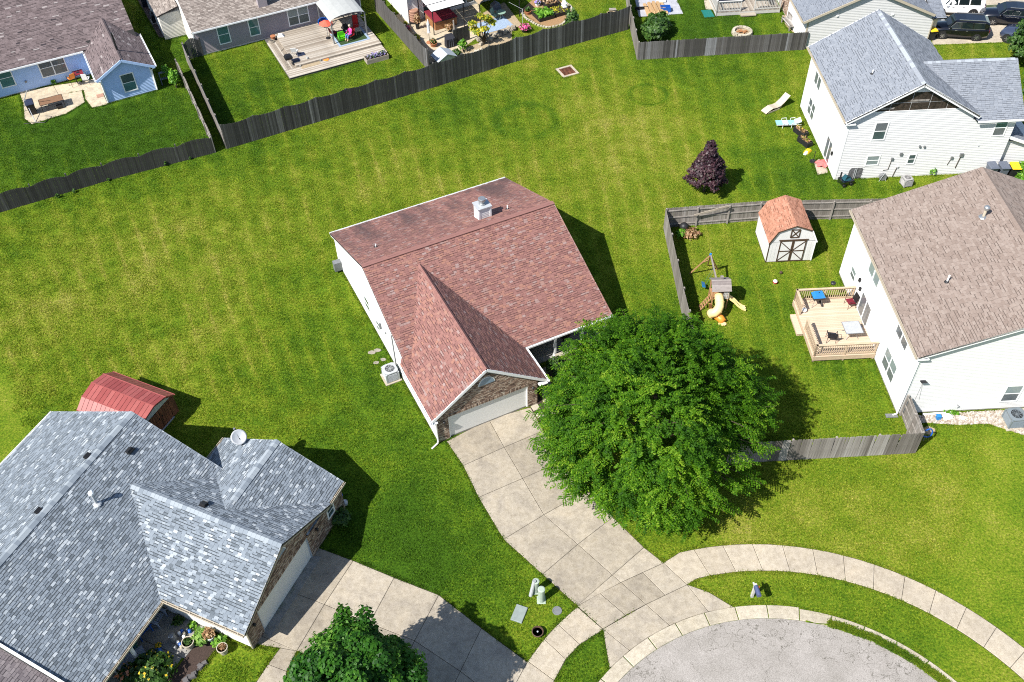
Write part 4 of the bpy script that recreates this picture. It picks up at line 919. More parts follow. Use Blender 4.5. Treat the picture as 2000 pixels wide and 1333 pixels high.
# bare sheathing where the siding came off
gp = [(1.2, 5.8), (7.75, 5.8), (5.55, 7.24), (3.25, 7.24)]
for k, (a, b) in enumerate(((1.2, 2.6), (2.63, 4.0), (4.03, 5.3), (5.33, 6.6), (6.63, 7.75))):
    for z0, z1 in ((5.8, 6.42), (6.45, 7.24)):
        q = clip_rect(gp, a, b, z0, z1)
        if len(q) >= 3: MB().ext([(x, -.004, z) for x, z in q], (0, -.01, 0), random.random()).build('sheathing_panel', 'black_sheathing', hu)
for (a, b, z) in ((1.6, 2.9, 6.03), (3.9, 5.2, 6.58)): MB().box(a, b, -.03, -.015, z-.07, z+.07).build('bare_lath', 'silver_wood', hu)
MB().box(1.15, 7.75, -.035, -.01, 5.76, 5.81).build('siding_edge', 'white_trim', hu)
MB().box(-.035, .1, -.035, .1, .1, 5.2).build('corner_board', 'white_trim', hu)
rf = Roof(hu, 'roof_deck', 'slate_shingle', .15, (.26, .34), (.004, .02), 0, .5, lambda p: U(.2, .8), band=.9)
rf.plane([(-.35, 9.9, uz(-.35)), (-.35, -.3, uz(-.35)), (UR, -.3, UH), (UR, 9.9, UH)])
rf.plane([(9.15, -.3, uz(9.15)), (9.15, 9.9, uz(9.15)), (UR, 9.9, UH), (UR, -.3, UH)])
wrz = 7.22
rf.plane([(9.1, -.25, 4.82), (12.5, -.25, 4.82), (12.75, 3.75, wrz), (5.7, 3.75, wrz)]); rf.plane([(12.75, 7.75, 4.82), (9.1, 7.75, 4.82), (5.7, 3.75, wrz), (12.75, 3.75, wrz)])
roof_u = rf.finish()
ridge_caps(roof_u, (UR, -.3, UH+.01), (UR, 9.9, UH+.01), (-1, 0, -.598), (1, 0, -.598), 'slate_shingle', .3, .26, lambda: U(.86, 1))
ridge_caps(roof_u, (5.9, 3.75, wrz+.01), (12.75, 3.75, wrz+.01), (0, -1, -.6), (0, 1, -.6), 'slate_shingle', .3, .2, lambda: U(.86, 1))
rf = Roof(hu, 'roof_deck', 'slate_shingle', .15, (.26, .34), (.004, .02), 0, .5, lambda p: U(.2, .8), name='porch_roof')
rf.plane([(11.75, .1, 3.3), (14.6, .1, 2.15), (14.6, 9, 2.15), (11.75, 9, 3.3)]); rf.finish()
rake_board(hu, (11.75, .06, 3.32), (14.6, .06, 2.17), h=.22)
for y in (-.275, 9.87):
    rake_board(hu, (-.35, y, uz(-.35)), (UR, y, UH), 'white_trim', .24); rake_board(hu, (9.15, y, uz(9.15)), (UR, y, UH), 'white_trim', .24)
MB().box(-.35, .4, -.28, -.03, 4.93, 5.0).build('soffit', 'white_trim', hu)
gutter(hu, (-.38, 9.9, uz(-.35)-.06), (-.38, -.3, uz(-.35)-.06), 'almond_trim'); gutter(hu, (9.15, -.28, 4.76), (12.55, -.28, 4.76)); 
vent_pipe(hu, 2.2, 3.3, uz(2.2), .3)
for a in (2, 2.86): pass
window(hu, 'F', 0, 1.98, 2.8, 3.48, 4.85, 1, 2, glass=('window_glass', 'window_dusky')); window(hu, 'F', 0, 2.08, 2.92, 1.25, 2.0, 1, 2, glass='window_blind'); window(hu, 'F', 0, 5.15, 5.6, 1.22, 1.95, 1, 2, glass='window_glass')
window(hu, 'F', 0, 10.72, 11.5, 3.35, 4.6, 1, 2, glass=('window_dusky', 'window_teal'))
window(hu, 'L', 0, 6.55, 7.95, 3.35, 4.3, 2, 1, glass='window_dusky'); window(hu, 'L', 0, 6.45, 7.9, .72, 2.0, 2, 2, glass='window_dusky')
window(hu, 'L', 0, 1.66, 2.86, .2, 1.95, 2, 1, glass='window_dusky', name='sliding_door')
MB().box(-.14, -.01, 1.25, 1.4, 1.3, 1.55).build('wall_lantern', 'black_metal', hu)
for x, z, w in ((3.9, 1.7, .16), (4.45, 2.1, .18), (4.5, 1.0, .1), (8.35, 1.55, .16), (9.0, 1.75, .24), (5.65, 2.7, .12), (6.0, 2.65, .12), (9.95, 2.6, .05)): MB().box(x-w/2, x+w/2, -.12, -.01, z-w/2, z+w*.7).build('meter_box', 'grey_metal' if w > .11 else 'white_plastic', hu)
MB().tube([(3.9, -.04, 1.6), (3.85, -.04, .75), (3.5, -.04, .7)], .02, 5).tube([(4.5, -.04, 1.0), (4.35, -.04, .05)], .025, 5).tube([(8.35, -.04, 1.5), (8.2, -.04, .9)], .02, 5).tube([(9, -.04, 1.7), (8.9, -.04, .6)], .03, 5).build('conduit', 'bark', hu)

# ---------------------------------------------------------------- blue house, upper left
BZ = R(26.5); B0 = (-32.82, 70.20)
hb = thing('house', 'pale blue house with plum-brown roof and small gabled extension, upper left', 'house', B0, BZ)
def bz(y): return 2.5+.42*(y-4.75)
MB().box(-16, 3.95, 5.25, 17, -.1, 2.45).ext([(-16, 5.25, 2.4), (-16, 11.3, bz(11.3)-.15), (-16, 17, 2.4)], (19.95, 0, 0)).box(0, 3.95, .02, 5.4, -.1, 2.35).ext([(0, .02, 2.3), (3.95, .02, 2.3), (3.95, .02, 2.36), (1.98, .02, 3.4), (0, .02, 2.36)], (0, 6, 0)).build('wall', 'wall_core', hb)
siding(hb, 'F', 5.25, [(-16, .1), (0, .1), (0, 2.5), (-16, 2.5)], 'blue_siding'); siding(hb, 'F', 0.02, [(0, .1), (3.95, .1), (3.95, 2.35), (1.98, 3.4), (0, 2.35)], 'blue_siding')
siding(hb, 'L', 0.0, [(0, .1), (5.25, .1), (5.25, 2.35), (0, 2.35)], 'blue_siding'); siding(hb, 'R', 3.95, [(0, .1), (17, .1), (17, 2.35), (11.3, bz(11.3)-.2), (5.25, 2.4), (0, 2.35)], 'blue_siding')
for x in (-.03, 3.93): MB().box(x-.02, x+.07, -.02, .08, .05, 2.35).build('corner_board', 'white_trim', hb)
window(hb, 'F', 0.02, 1.55, 2.5, .62, 2.1, 1, 2, glass=('window_teal', 'window_glass'))
window(hb, 'F', 5.25, -4.1, -2.1, .85, 2.35, 2, 2, glass='window_dusky'); window(hb, 'F', 5.25, -7.35, -6.35, .85, 2.35, 1, 2, glass='window_teal')
MB().box(-5.6, -5.45, 5.12, 5.24, .8, .95).build('wall_outlet', 'grey_metal', hb)
def ptint(p): return 0 if random.random() < .006 else U(.05, .9) if random.random() < .97 else 1.0
rf = Roof(hb, 'roof_deck', 'plum_shingle', .15, (.28, .6), (.003, .008), 0, .3, ptint)
rf.plane([(-16, 4.75, 2.5), (4.1, 4.75, 2.5), (4.1, 11.3, bz(11.3)), (-16, 11.3, bz(11.3))], skip=lambda c: c.x > .2 and c.y < 5.6)
rf.plane([(4.1, 17.9, 2.5), (-16, 17.9, 2.5), (-16, 11.3, bz(11.3)), (4.1, 11.3, bz(11.3))])
rf.plane([(-.36, 5.3, 2.36), (-.36, -.3, 2.36), (1.98, -.3, 3.62), (1.98, 7.6, 3.62)]); rf.plane([(4.38, -.3, 2.36), (4.38, 5.6, 2.36), (1.98, 7.6, 3.62), (1.98, -.3, 3.62)])
roof_b = rf.finish()
ridge_caps(roof_b, (1.98, -.3, 3.63), (1.98, 7.3, 3.63), (-1, 0, -.53), (1, 0, -.53), 'plum_shingle', .3, .16, lambda: U(.3, .6))
rake_board(hb, (-.36, -.32, 2.36), (1.98, -.32, 3.62), 'blue_siding', .2, .06); rake_board(hb, (4.38, -.32, 2.36), (1.98, -.32, 3.62), 'blue_siding', .2, .06)
gutter(hb, (-16, 4.72, 2.44), (-.4, 4.72, 2.44)); gutter(hb, (-.39, 5.2, 2.3), (-.39, -.3, 2.3)); gutter(hb, (4.42, -.3, 2.3), (4.42, 5.5, 2.3)); MB().tube([(4.4, -.2, 2.2), (4.05, -.06, 1.95), (4.02, -.06, .1)], .045, 6).build('downspout', 'white_trim', hb)
MB().tube([(-.35, -.2, 2.25), (-.06, -.07, 2.0), (-.06, -.07, .1)], .045, 6).build('downspout', 'white_trim', hb)
MB().tube([(2.05, 1.4, 3.35), (2.05, 1.4, 5.1)], .075, 10).build('stove_pipe', 'black_metal', hb)

# ---------------------------------------------------------------- mauve house with the big deck, top left of centre
TZ = R(26.0); T0 = (-26.82, 77.19)
ht = thing('house', 'mauve-sided house with buff shingle roof behind the wide timber deck, top', 'house', T0, TZ)
def tz(y): return 2.55+.38*(y+.45)
MB().box(0, 15.2, 0, 13, -.1, 2.5).ext([(0, 0, 2.4), (0, 6.5, tz(6.5)-.15), (0, 13, 2.4)], (15.2, 0, 0)).box(-1.9, 0, 4.2, 13, -.1, 2.4).build('wall', 'wall_core', ht)
siding(ht, 'F', 0, [(0, .1), (15.2, .1), (15.2, 2.5), (0, 2.5)], 'mauve_siding'); siding(ht, 'L', 0, [(0, .1), (4.2, .1), (4.2, 4.2), (0, 2.5)], 'cream_siding')
siding(ht, 'L', -1.9, [(4.2, .1), (13, .1), (13, 2.4), (4.2, 2.4)], 'cream_siding'); siding(ht, 'F', 4.2, [(-1.9, .1), (0, .1), (0, 2.4), (-1.9, 2.4)], 'cream_siding')
siding(ht, 'R', 15.2, [(0, .1), (13, .1), (13, 2.4), (0, 2.4)], 'mauve_siding')
MB().box(-.03, .08, -.03, .08, .05, 2.5).build('corner_board', 'white_trim', ht)
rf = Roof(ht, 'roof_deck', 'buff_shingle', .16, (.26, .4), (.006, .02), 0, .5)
rf.plane([(-.08, -.45, 2.55), (15.5, -.45, 2.55), (15.5, 6.5, tz(6.5)), (-.08, 6.5, tz(6.5))]); rf.plane([(15.5, 13.5, 2.55), (-.08, 13.5, 2.55), (-.08, 6.5, tz(6.5)), (15.5, 6.5, tz(6.5))])
rf.plane([(-2.1, 13, 2.4), (-2.1, 4.0, 2.4), (-.1, 4.0, 2.9), (-.1, 13, 2.9)]); rf.finish()
rake_board(ht, (-.1, -.45, 2.57), (-.1, 6.5, tz(6.5)+.02), 'cream_siding', .22); gutter(ht, (-.08, -.48, 2.48), (15.5, -.48, 2.48), 'white_trim')
window(ht, 'F', 0, 2.12, 3.02, .65, 2.25, 1, 2, glass='window_teal'); window(ht, 'F', 0, 4.9, 5.7, .68, 2.15, 1, 2, glass='window_teal')
window(ht, 'F', 0, 8.48, 10.28, .7, 2.2, 2, 2, glass=('window_glass', 'window_blind')); window(ht, 'F', 0, 11.75, 13.5, .38, 2.2, 2, 1, glass='window_glass', name='sliding_door')
ch = MB().box(6.15, 6.95, -1.0+1.3, .9, 2.3, 5.2).build('chimney', 'mauve_siding', ht)
MB().tube([(15.22, -.06, 2.4), (15.22, -.06, .1)], .05, 6).build('downspout', 'white_trim', ht)
# ---------------------------------------------------------------- white house with the hot tub, top centre
WZ = R(27.0); W0 = (-8.75, 82.16)
hw = thing('house', 'white house corner beside the hot tub patio at the top edge', 'house', W0, WZ)
MB().box(-.0, 12, 0, 10, -.1, 2.6).ext([(0, 0, 2.5), (0, 5, 4.6), (0, 10, 2.5)], (12, 0, 0)).build('wall', 'wall_core', hw)
siding(hw, 'L', 0, [(0, .1), (10, .1), (10, 2.6), (5, 4.5), (0, 2.6)], 'white_siding'); siding(hw, 'F', 0, [(0, .1), (12, .1), (12, 2.6), (0, 2.6)], 'white_siding')
rf = Roof(hw, 'roof_deck', 'buff_shingle', .16, (.26, .4)); rf.plane([(-.1, -.4, 2.6), (12.2, -.4, 2.6), (12.2, 5, 4.7), (-.1, 5, 4.7)]); rf.plane([(12.2, 10.4, 2.6), (-.1, 10.4, 2.6), (-.1, 5, 4.7), (12.2, 5, 4.7)]); rf.finish()
MB().tube([(.05, -.06, 2.5), (.05, -.06, .1), (-.1, -.3, .08)], .05, 6).build('downspout', 'white_trim', hw)
window(hw, 'F', 0, 1.6, 2.3, .3, 2.1, 1, 2); window(hw, 'F', 0, 5.2, 6.6, .4, 2.1, 2, 1, glass='window_glass', name='sliding_door')
MB().lathe([(.12, 0), (.12, .05)], n=12).build('wall_vent', 'grey_metal', hw).location = (-.05, 2.6, 1.2)
# ---------------------------------------------------------------- beige house by the parked cars, top right
CZ = R(3.0); C0 = (25.81, 76.12)
hc = thing('house', 'beige-sided house with dark slate roof beside the parked cars, top right', 'house', C0, CZ)
def cz(a): return 5.2-.44*abs(a-5.25)
MB().box(0, 10.7, 0, 9, -.1, 2.7).ext([(0, 0, 2.6), (10.7, 0, 2.6), (10.7, 0, 2.72), (5.25, 0, 5.05), (0, 0, 2.72)], (0, 9, 0)).box(10.7, 11.7, .6, 9, -.1, 2.2).build('wall', 'wall_core', hc)
siding(hc, 'F', 0, [(0, .1), (10.9, .1), (10.9, 2.65), (10.7, 2.72), (5.25, 5.05), (0, 2.72)], 'beige_siding', .15); siding(hc, 'L', 0, [(0, .1), (9, .1), (9, 2.7), (0, 2.7)], 'white_siding', .15)
brick_wall(hc, 'L', -.0, [(5.3, 0.1), (7.9, .1), (7.9, 2.3), (5.3, 2.3)], proud=.04)
MB().box(10.9, 11.0, -.03, .5, 0, 2.3).build('corner_board', 'almond_trim', hc); MB().box(-.03, .1, -.03, .08, 0, 2.7).build('corner_board', 'almond_trim', hc)
rf = Roof(hc, 'roof_deck', 'slate_shingle', .15, (.26, .34), (.004, .02), 0, .5, lambda p: U(0, .5))
rf.plane([(-.5, 9.3, cz(-.5)), (-.5, -.25, cz(-.5)), (5.25, -.25, 5.2), (5.25, 9.3, 5.2)]); rf.plane([(10.85, -.25, cz(10.85)), (10.85, 9.3, cz(10.85)), (5.25, 9.3, 5.2), (5.25, -.25, 5.2)])
rf.plane([(10.8, -.15, 2.3), (12.0, -.15, 2.3), (12.0, 5, 3.9), (10.8, 5, 3.9)]); rf.finish()
rake_board(hc, (-.5, -.28, cz(-.5)), (5.25, -.28, 5.2), 'almond_trim', .2); rake_board(hc, (10.85, -.28, cz(10.85)), (5.25, -.28, 5.2), 'almond_trim', .2)
gutter(hc, (-.53, 9.3, cz(-.5)-.06), (-.53, -.25, cz(-.5)-.06), 'almond_trim')
for x, z in ((2.4, 2.9), (7.2, 2.75)): MB().box(x-.08, x+.08, -.1, -.01, z, z+.12).build('wall_vent', 'white_plastic', hc)
# ================================================================ fences
def fence(label, pts, h, m, profile='flat', span=2.4, w=.14, gap=.003, side=1, rails=True, post_h=None, tints=(0, 1), amp=.28, lean=.004, tint_runs=False, group=None, cat='fence', post_m=None, h1=None):
    p0 = Vector((*pts[0], 0)); L = sum((Vector(pts[i+1])-Vector(pts[i])).length for i in range(len(pts)-1))
    t = thing('fence', label, cat, pts[0], 0, group)
    var = {}
    def pk(ti):
        if ti not in var:
            mb = MB(); mb.hexa([(-w/2, -.009, 0), (w/2, -.009, 0), (w/2, .009, 0), (-w/2, .009, 0), (-w/2, -.009, .975), (w/2, -.009, .975), (w/2, .009, .975), (-w/2, .009, .975)], ti)
            mb.hexa([(-w/2, -.009, .975), (w/2, -.009, .975), (w/2, .009, .975), (-w/2, .009, .975), (-w*.3, -.009, 1), (w*.3, -.009, 1), (w*.3, .009, 1), (-w*.3, .009, 1)], ti)
            var[ti] = mb.mesh('picket', m)
        return var[ti]
    cand = []; s0 = 0.0; run = random.random()
    for i in range(len(pts)-1):
        a = Vector((*pts[i], 0)); b = Vector((*pts[i+1], 0)); d = (b-a); l = d.length; d.normalize(); nrm = Vector((-d.y, d.x, 0))*side
        ang = math.atan2(d.y, d.x); ns = max(1, round(l/span)); sp = l/ns; hh = h if h1 is None else None
        x = w/2
        while x < l-w/4:
            f = (x/sp) % 1.0; base = h if h1 is None else h+(h1-h)*(s0+x)/L
            z = base
            if profile == 'concave': z = base-amp*4*f*(1-f)*.6
            elif profile == 'convex': z = base-amp+amp*4*f*(1-f)*.9
            else: z = base+U(-.015, .015)
            if tint_runs and random.random() < .35: run = random.random()
            if random.random() < .10: run = random.random()**2
            ti = tints[0]+(tints[1]-tints[0])*(min(1, max(0, run+U(-.2, .2))) if tint_runs else min(1, .55*random.betavariate(1.3, 1.8)+.55*run*random.random()))
            cand.append((a+d*x+nrm*.045-p0, ang+U(-.015, .015), z, round(ti*10)/10, U(-lean, lean)))
            x += w+gap
        for k in range(ns+1):
            if k == 0 and i > 0: continue
            ph = (post_h if post_h else h+(0 if h1 is None else (h1-h)*(s0+k*sp)/L)+.02)
            c = a+d*(k*sp)-p0-nrm*.03
            MB().box(-.05, .05, -.05, .05, -.1, ph-.06).hexa([(-.05, -.05, ph-.06), (.05, -.05, ph-.06), (.05, .05, ph-.06), (-.05, .05, ph-.06), (-.02, -.02, ph), (.02, -.02, ph), (.02, .02, ph), (-.02, .02, ph)], .6).build('post', post_m or m, t, loc=c, rz=ang)
        if rails:
            for z in (.3, h*.52, h*.86) if h > 1.7 else (.3, h*.8):
                MB().bar(a-p0+nrm*.0+Vector((0, 0, z)), b-p0+Vector((0, 0, z)), .04, .09, t=.55).build('rail', post_m or m, t)
        s0 += l
    cand.sort(key=lambda c: (c[0]+p0-CAM_POS).length)
    for c, an, z, ti, ln in cand[:300]: piece('picket', pk(ti), t, loc=c, rot=(0, ln, an), sc=(1, 1, z))
    if cand[300:]:
        mb = MB()
        for c, an, z, ti, ln in cand[300:]:
            d = Vector((math.cos(an), math.sin(an), 0)); mb.bar(c+Vector((0, 0, 0)), c+Vector((0, 0, z)), w, .018, up=(-d.y, d.x, 0), t=ti)
        mb.build('picket_run', m, t, kind='stuff')
    return t
FA = (-21.85, 63.43); FB = (-5.90, 71.47); FC = (11.04, 80.03)
fence('long dark scallop-topped timber fence with grey streaks behind the wide deck yard', [FA, FB], 2.25, 'dark_wood', 'concave', 2.45, side=-1, tint_runs=False, post_h=2.22)
fence('long dark scallop-topped timber fence below the hot tub garden, ending at the bush yard', [FB, (3.28, 76.40), FC], 2.3, 'dark_wood', 'concave', 2.45, side=-1, post_h=2.3)
fence('dark arched-top timber fence along the blue house lawn, far left', [(-39.01, 55.36), (-37.10, 56.27), (-30.18, 59.75), (-22.65, 62.99)], 1.62, 'dark_wood', 'convex', 2.4, side=-1, tints=(0, .6), post_h=1.62)
fence('short weathered fence on the right side of the blue house lawn', [(-22.65, 62.99), (-27.83, 74.34)], 1.5, 'silver_wood', 'convex', 2.4, side=-1)
fence('greyish side fence along the narrow gap beside the wide deck yard', [(-21.85, 63.43), (-27.66, 76.47)], 1.75, 'silver_wood', 'flat', 2.4, side=1)
gt = thing('gate', 'dark arched timber gate against the mauve house corner', 'gate', (-27.65, 76.64), R(30))
for k in range(10):
    z = 1.5+.38*math.sin(math.pi*(k+.5)/10); MB().box(k*.135, k*.135+.125, -.012, .012, .05, z).build('picket', 'dark_wood', gt)
MB().bar((.02, .03, .3), (1.3, .03, .3), .03, .09).bar((.02, .03, 1.3), (1.3, .03, 1.3), .03, .09).bar((.05, .03, .3), (1.28, .03, 1.3), .03, .09).build('brace', 'silver_wood', gt)
MB().box(-.1, -.01, -.05, .05, -.1, 1.75).box(1.36, 1.45, -.05, .05, -.1, 1.75).build('post', 'dark_wood', gt)
fence('grey scallop-topped fence between the wide deck and the hot tub patio', [(-6.52, 74.03), (-11.82, 84.45)], 2.05, 'grey_wood', 'concave', 2.4, side=1, tints=(.2, 1))
NB = (11.37, 74.94)
fence('upright board fence with patchy silver and charcoal boards behind the bush and fire pit', [NB, (25.95, 75.94)], 1.68, 'grey_wood', 'flat', 2.4, w=.15, side=-1, tint_runs=True)
fence('narrow side fence running back from the patchy board fence corner beside the bush', [NB, (11.29, 81.20), (11.47, 86.41)], 1.72, 'silver_wood', 'flat', 2.4, side=1)
fence('weathered fence seen from its rail side behind the barn-style shed', [(10.90, 52.70), (17.60, 53.23), (27.74, 53.18)], 1.75, 'silver_wood', 'flat', 2.45, side=1, post_h=1.7, tints=(.1, .8))
fence('weathered side fence of the swing set yard, left of the playset', [(10.90, 52.70), (11.02, 44.82), (11.17, 40.77)], 1.78, 'silver_wood', 'flat', 2.4, side=-1, tints=(.1, .8))
fence('grey leaning-board fence at the front of the deck yard, beside the big tree', [(11.92, 32.36), (12.93, 32.40), (22.58, 32.78)], 1.86, 'silver_wood', 'flat', 2.4, w=.15, side=-1, tints=(0, .7), tint_runs=True, lean=.03)
fence('short fence return at the tan-roofed house corner', [(22.58, 32.78), (22.57, 35.45)], 1.86, 'silver_wood', 'flat', 1.3, side=-1, tints=(.2, .9))
ln = thing('timber_plank', 'loose pale plank leaning across the rail-side fence', 'plank', (12.87, 52.62))
ln.location.z = 0; MB().bar((0, .0, 1.15), (2.35, .1, 1.85), .04, .14).build('board', 'pale_deck', ln)

# ================================================================ sheds
def s_shed():
    t = thing('barn_shed', 'white barn-style shed with brown X-braced doors and orange-brown roof', 'shed', (17.29, 48.89), R(1.77))
    W, D = 3.1, 3.1; prof = [(0, 1.8), (.42, 2.72), (1.55, 3.17), (2.68, 2.72), (3.1, 1.8)]
    MB().ext([(0, 0, 0), (W, 0, 0), (W, 0, 1.8)]+[(x, 0, z-.03) for x, z in prof[::-1][1:-1]]+[(0, 0, 1.8)], (0, D, 0)).build('wall', 'white_siding', t)
    MB().box(-.01, W+.01, -.01, D+.01, 0, .06).build('skid', 'brown_trim', t)
    for k in range(13):
        x = .02+k*(W-.04)/13
        if not (.6 < x+.1 < 2.5): MB().box(x, x+(W-.04)/13-.012, -.014, 0, .06, 1.78).build('board', 'white_siding', t)
    MB().box(.0, W, -.02, 0, 1.79, 1.81).build('seam', 'grey_metal', t)
    rf = Roof(t, 'roof_deck', 'shed_shingle', .13, (.2, .36), (.004, .01), 0, .4)
    pr = [(-.06, 1.72)]+prof[1:4]+[(3.16, 1.72)]
    for k in range(4):
        (x0, z0), (x1, z1) = pr[k], pr[k+1]
        if k < 2: rf.plane([(x0, D+.08, z0), (x0, -.06, z0), (x1, -.06, z1), (x1, D+.08, z1)], .04)
        else: rf.plane([(x1, -.06, z1), (x1, D+.08, z1), (x0, D+.08, z0), (x0, -.06, z0)], .04)
    rf.finish()
    for k in range(4): MB().bar((pr[k][0], -.075, pr[k][1]-.04), (pr[k+1][0], -.075, pr[k+1][1]-.04), .02, .09).build('rake_board', 'brown_trim' if k < 3 else 'white_trim', t)
    MB().box(-.02, .05, -.025, .0, 0, 1.8).build('corner_board', 'brown_trim', t); MB().box(W-.05, W+.02, -.025, 0, 0, 1.8).build('corner_board', 'white_trim', t)
    for x0, x1 in ((.68, 1.56), (1.58, 2.46)):
        d = MB().box(x0, x1, -.035, -.002, .06, 1.9).build('door', 'white_siding', t)
        for p, q in (((x0, .1), (x1, .1)), ((x0, 1.87), (x1, 1.87)), ((x0, .98), (x1, .98))): MB().bar((p[0], -.045, p[1]), (q[0], -.045, q[1]), .025, .075).build('door_rail', 'brown_trim', d)
        for x in (x0+.035, x1-.035): MB().bar((x, -.046, .06), (x, -.046, 1.9), .075, .025, up=(0, 1, 0)).build('door_stile', 'brown_trim', d)
        c = (x1, .98) if x0 < 1 else (x0, .98); o = x0 if x0 < 1 else x1
        for z in (.1, 1.87): MB().bar((c[0], -.047, .98), (o, -.047, z), .02, .06).build('brace', 'brown_trim', d)
        MB().box(c[0]-.03-.02, c[0]-.03+.02, -.09, -.05, 1.05, 1.1).build('handle', 'black_metal', d)
    MB().box(.6, 2.56, -.05, -.01, 1.9, 1.97).build('door_header', 'brown_trim', t)
    w = MB()
    for p, q in (((1.3, 2.14), (1.86, 2.14)), ((1.3, 2.8), (1.86, 2.8)), ((1.3, 2.14), (1.3, 2.8)), ((1.86, 2.14), (1.86, 2.8)), ((1.3, 2.14), (1.86, 2.8)), ((1.86, 2.14), (1.3, 2.8))): w.bar((p[0], -.02, p[1]), (q[0], -.02, q[1]), .03, .07)
    w.build('loft_hatch', 'brown_trim', t)
s_shed()
def red_shed():
    A = Vector((*(-19.60, 36.86), 0)); Bk = Vector((*(-20.48, 35.57), 0))
    t = thing('metal_shed', 'red metal garden shed with rusty doors behind the grey-roofed house', 'shed', (-20.00, 37.28), 0)
    ang = math.atan2(-.46, 1.0); t.rotation_euler = (0, 0, R(-25))      # x from far end to the doors
    W, Ln = 3.0, 4.4                                                         # y across
    t.location = (*(-19.91, 37.12), 0)
    pr = [(.1, 1.42), (-.55, 1.92), (-1.48, 2.14), (-2.42, 1.92), (-3.1, 1.42)]
    MB().ext([(0, 0, 0), (0, -W, 0), (0, -W, 1.40), (0, -2.38, 1.87), (0, -1.48, 2.09), (0, -.55, 1.87), (0, 0, 1.42)][::1], (-Ln, 0, 0)).build('wall', 'rust_steel', t)
    n = 15
    roof = MB().ext([(.06, y, z-.01) for y, z in pr]+[(.06, y, z-.05) for y, z in pr[::-1]], (-Ln-.12, 0, 0)).build('roof', 'red_steel', t)
    for k in range(4):
        (y0, z0), (y1, z1) = pr[k], pr[k+1]
        for i in range(n):
            x0 = .06-(Ln+.12)*i/n; x1 = .06-(Ln+.12)*(i+1)/n; d = Vector((0, y1-y0, z1-z0)); nn = Vector((0, -d.z, d.y)).normalized(); nn = -nn if nn.z < 0 else nn
            P = [Vector((x0-.012, y0, z0)), Vector((x1+.012, y0, z0)), Vector((x1+.012, y1, z1)), Vector((x0-.012, y1, z1))]
            MB().ext([p+nn*.002 for p in P], nn*.016, random.random()).build('roof_panel', 'red_steel', roof)
    for k in range(5): MB().bar((.08, pr[k][0], pr[k][1]+.012), (-Ln-.08, pr[k][0], pr[k][1]+.012), .06, .03, t=.9).build('ridge_strip', 'red_steel', roof)
    for k in range(12): MB().box(-Ln+k*Ln/12+.01, -Ln+(k+1)*Ln/12-.01, -W-.025, -W-.002, .05, 1.38, random.random()).build('side_panel', 'red_steel', t)
    for y0, y1 in ((-.55, -1.35), (-1.38, -2.2)):
        d = MB().box(.01, .04, y1, y0, .12, 1.55).build('door', 'rust_steel', t)
        for k in range(4): MB().box(.04, .055, y1+.1+k*.17, y1+.14+k*.17, .15, 1.52).build('door_rib', 'rust_steel', d)
        MB().box(.055, .09, (y1+.1 if y0 > -1 else y0-.15), (y1+.15 if y0 > -1 else y0-.1), .9, 1.05).build('handle', 'black_metal', d)
    MB().box(.0, .03, -.5, -.03, .1, 1.38).build('front_panel', 'rust_steel', t); MB().box(.0, .03, -2.9, -2.25, .1, 1.36).build('front_panel', 'rust_steel', t)
    MB().ext([(.012, -.3, 1.6), (.012, -.6, 1.82), (.012, -1.48, 2.02), (.012, -2.3, 1.82), (.012, -2.7, 1.6)], (.02, 0, 0)).build('gable_panel', 'pale_metal', t)
    MB().box(-.02, .08, -2.3, -.5, .02, .1).build('threshold', 'pale_metal', t)
red_shed()

# ================================================================ decks
def rail_run(t, p, q, z, h=.95, m='tan_rail', n=None, cap=True, posts=True, sp=.14):
    p = Vector((*p, z)); q = Vector((*q, z)); L = (q-p).length; n = n or max(2, int(L/sp)); d = (q-p)/L; ang = math.atan2(d.y, d.x)
    MB().bar(p+Vector((0, 0, .1)), q+Vector((0, 0, .1)), .04, .09).build('bottom_rail', m, t)
    MB().bar(p+Vector((0, 0, h-.08)), q+Vector((0, 0, h-.08)), .04, .09).build('top_rail', m, t)
    if cap: MB().bar(p-d*.06+Vector((0, 0, h)), q+d*.06+Vector((0, 0, h)), .15, .035).build('rail_cap', m, t)
    me = MB().box(-.019, .019, -.019, .019, .06, h-.05).mesh('baluster', m)
    for k in range(1, n): piece('baluster', me, t, loc=p+d*L*k/n, rot=(0, 0, ang))
    if posts:
        k = max(1, round(L/1.9))
        for i in range(k+1): MB().box(-.045, .045, -.045, .045, -z, h-.02).build('post', m, t, loc=p+d*L*i/k, rz=ang)
def r_deck():
    t = thing('deck', 'tan timber deck with balustrade against the white wall of the tan-roofed house', 'deck', R0, RZ_)
    n = 34; y0, y1 = 4.3, 9.3; w = (y1-y0)/n
    me = [MB().box(-3.9, -.04, 0, w-.012, .465, .5, k/4).mesh('deck_board', 'tan_deck') for k in range(5)]
    for k in range(n): piece('deck_board', random.choice(me), t, loc=(0, y0+w*k, U(-.002, .002)))
    MB().box(-3.88, -.05, y0+.01, y0+.05, .15, .46).box(-3.88, -.05, y1-.05, y1-.01, .15, .46).box(-3.88, -3.84, y0+.05, y1-.05, .15, .46).build('fascia', 'tan_rail', t)
    me2 = MB().box(-4.28, -3.9, 0, .135, .16, .2, .5).mesh('step_board', 'tan_deck')
    for k in range(12): piece('step_board', me2, t, loc=(0, 6.55+k*.145, 0))
    MB().box(-4.26, -3.9, 6.57, 8.27, 0, .158).build('step_box', 'tan_rail', t)
    rail_run(t, (-3.82, 9.22), (-.12, 9.22), .5); rail_run(t, (-3.82, 7.95), (-3.82, 9.22), .5); rail_run(t, (-3.82, 4.38), (-3.82, 6.6), .5); rail_run(t, (-3.82, 4.38), (-.12, 4.38), .5)
r_deck()
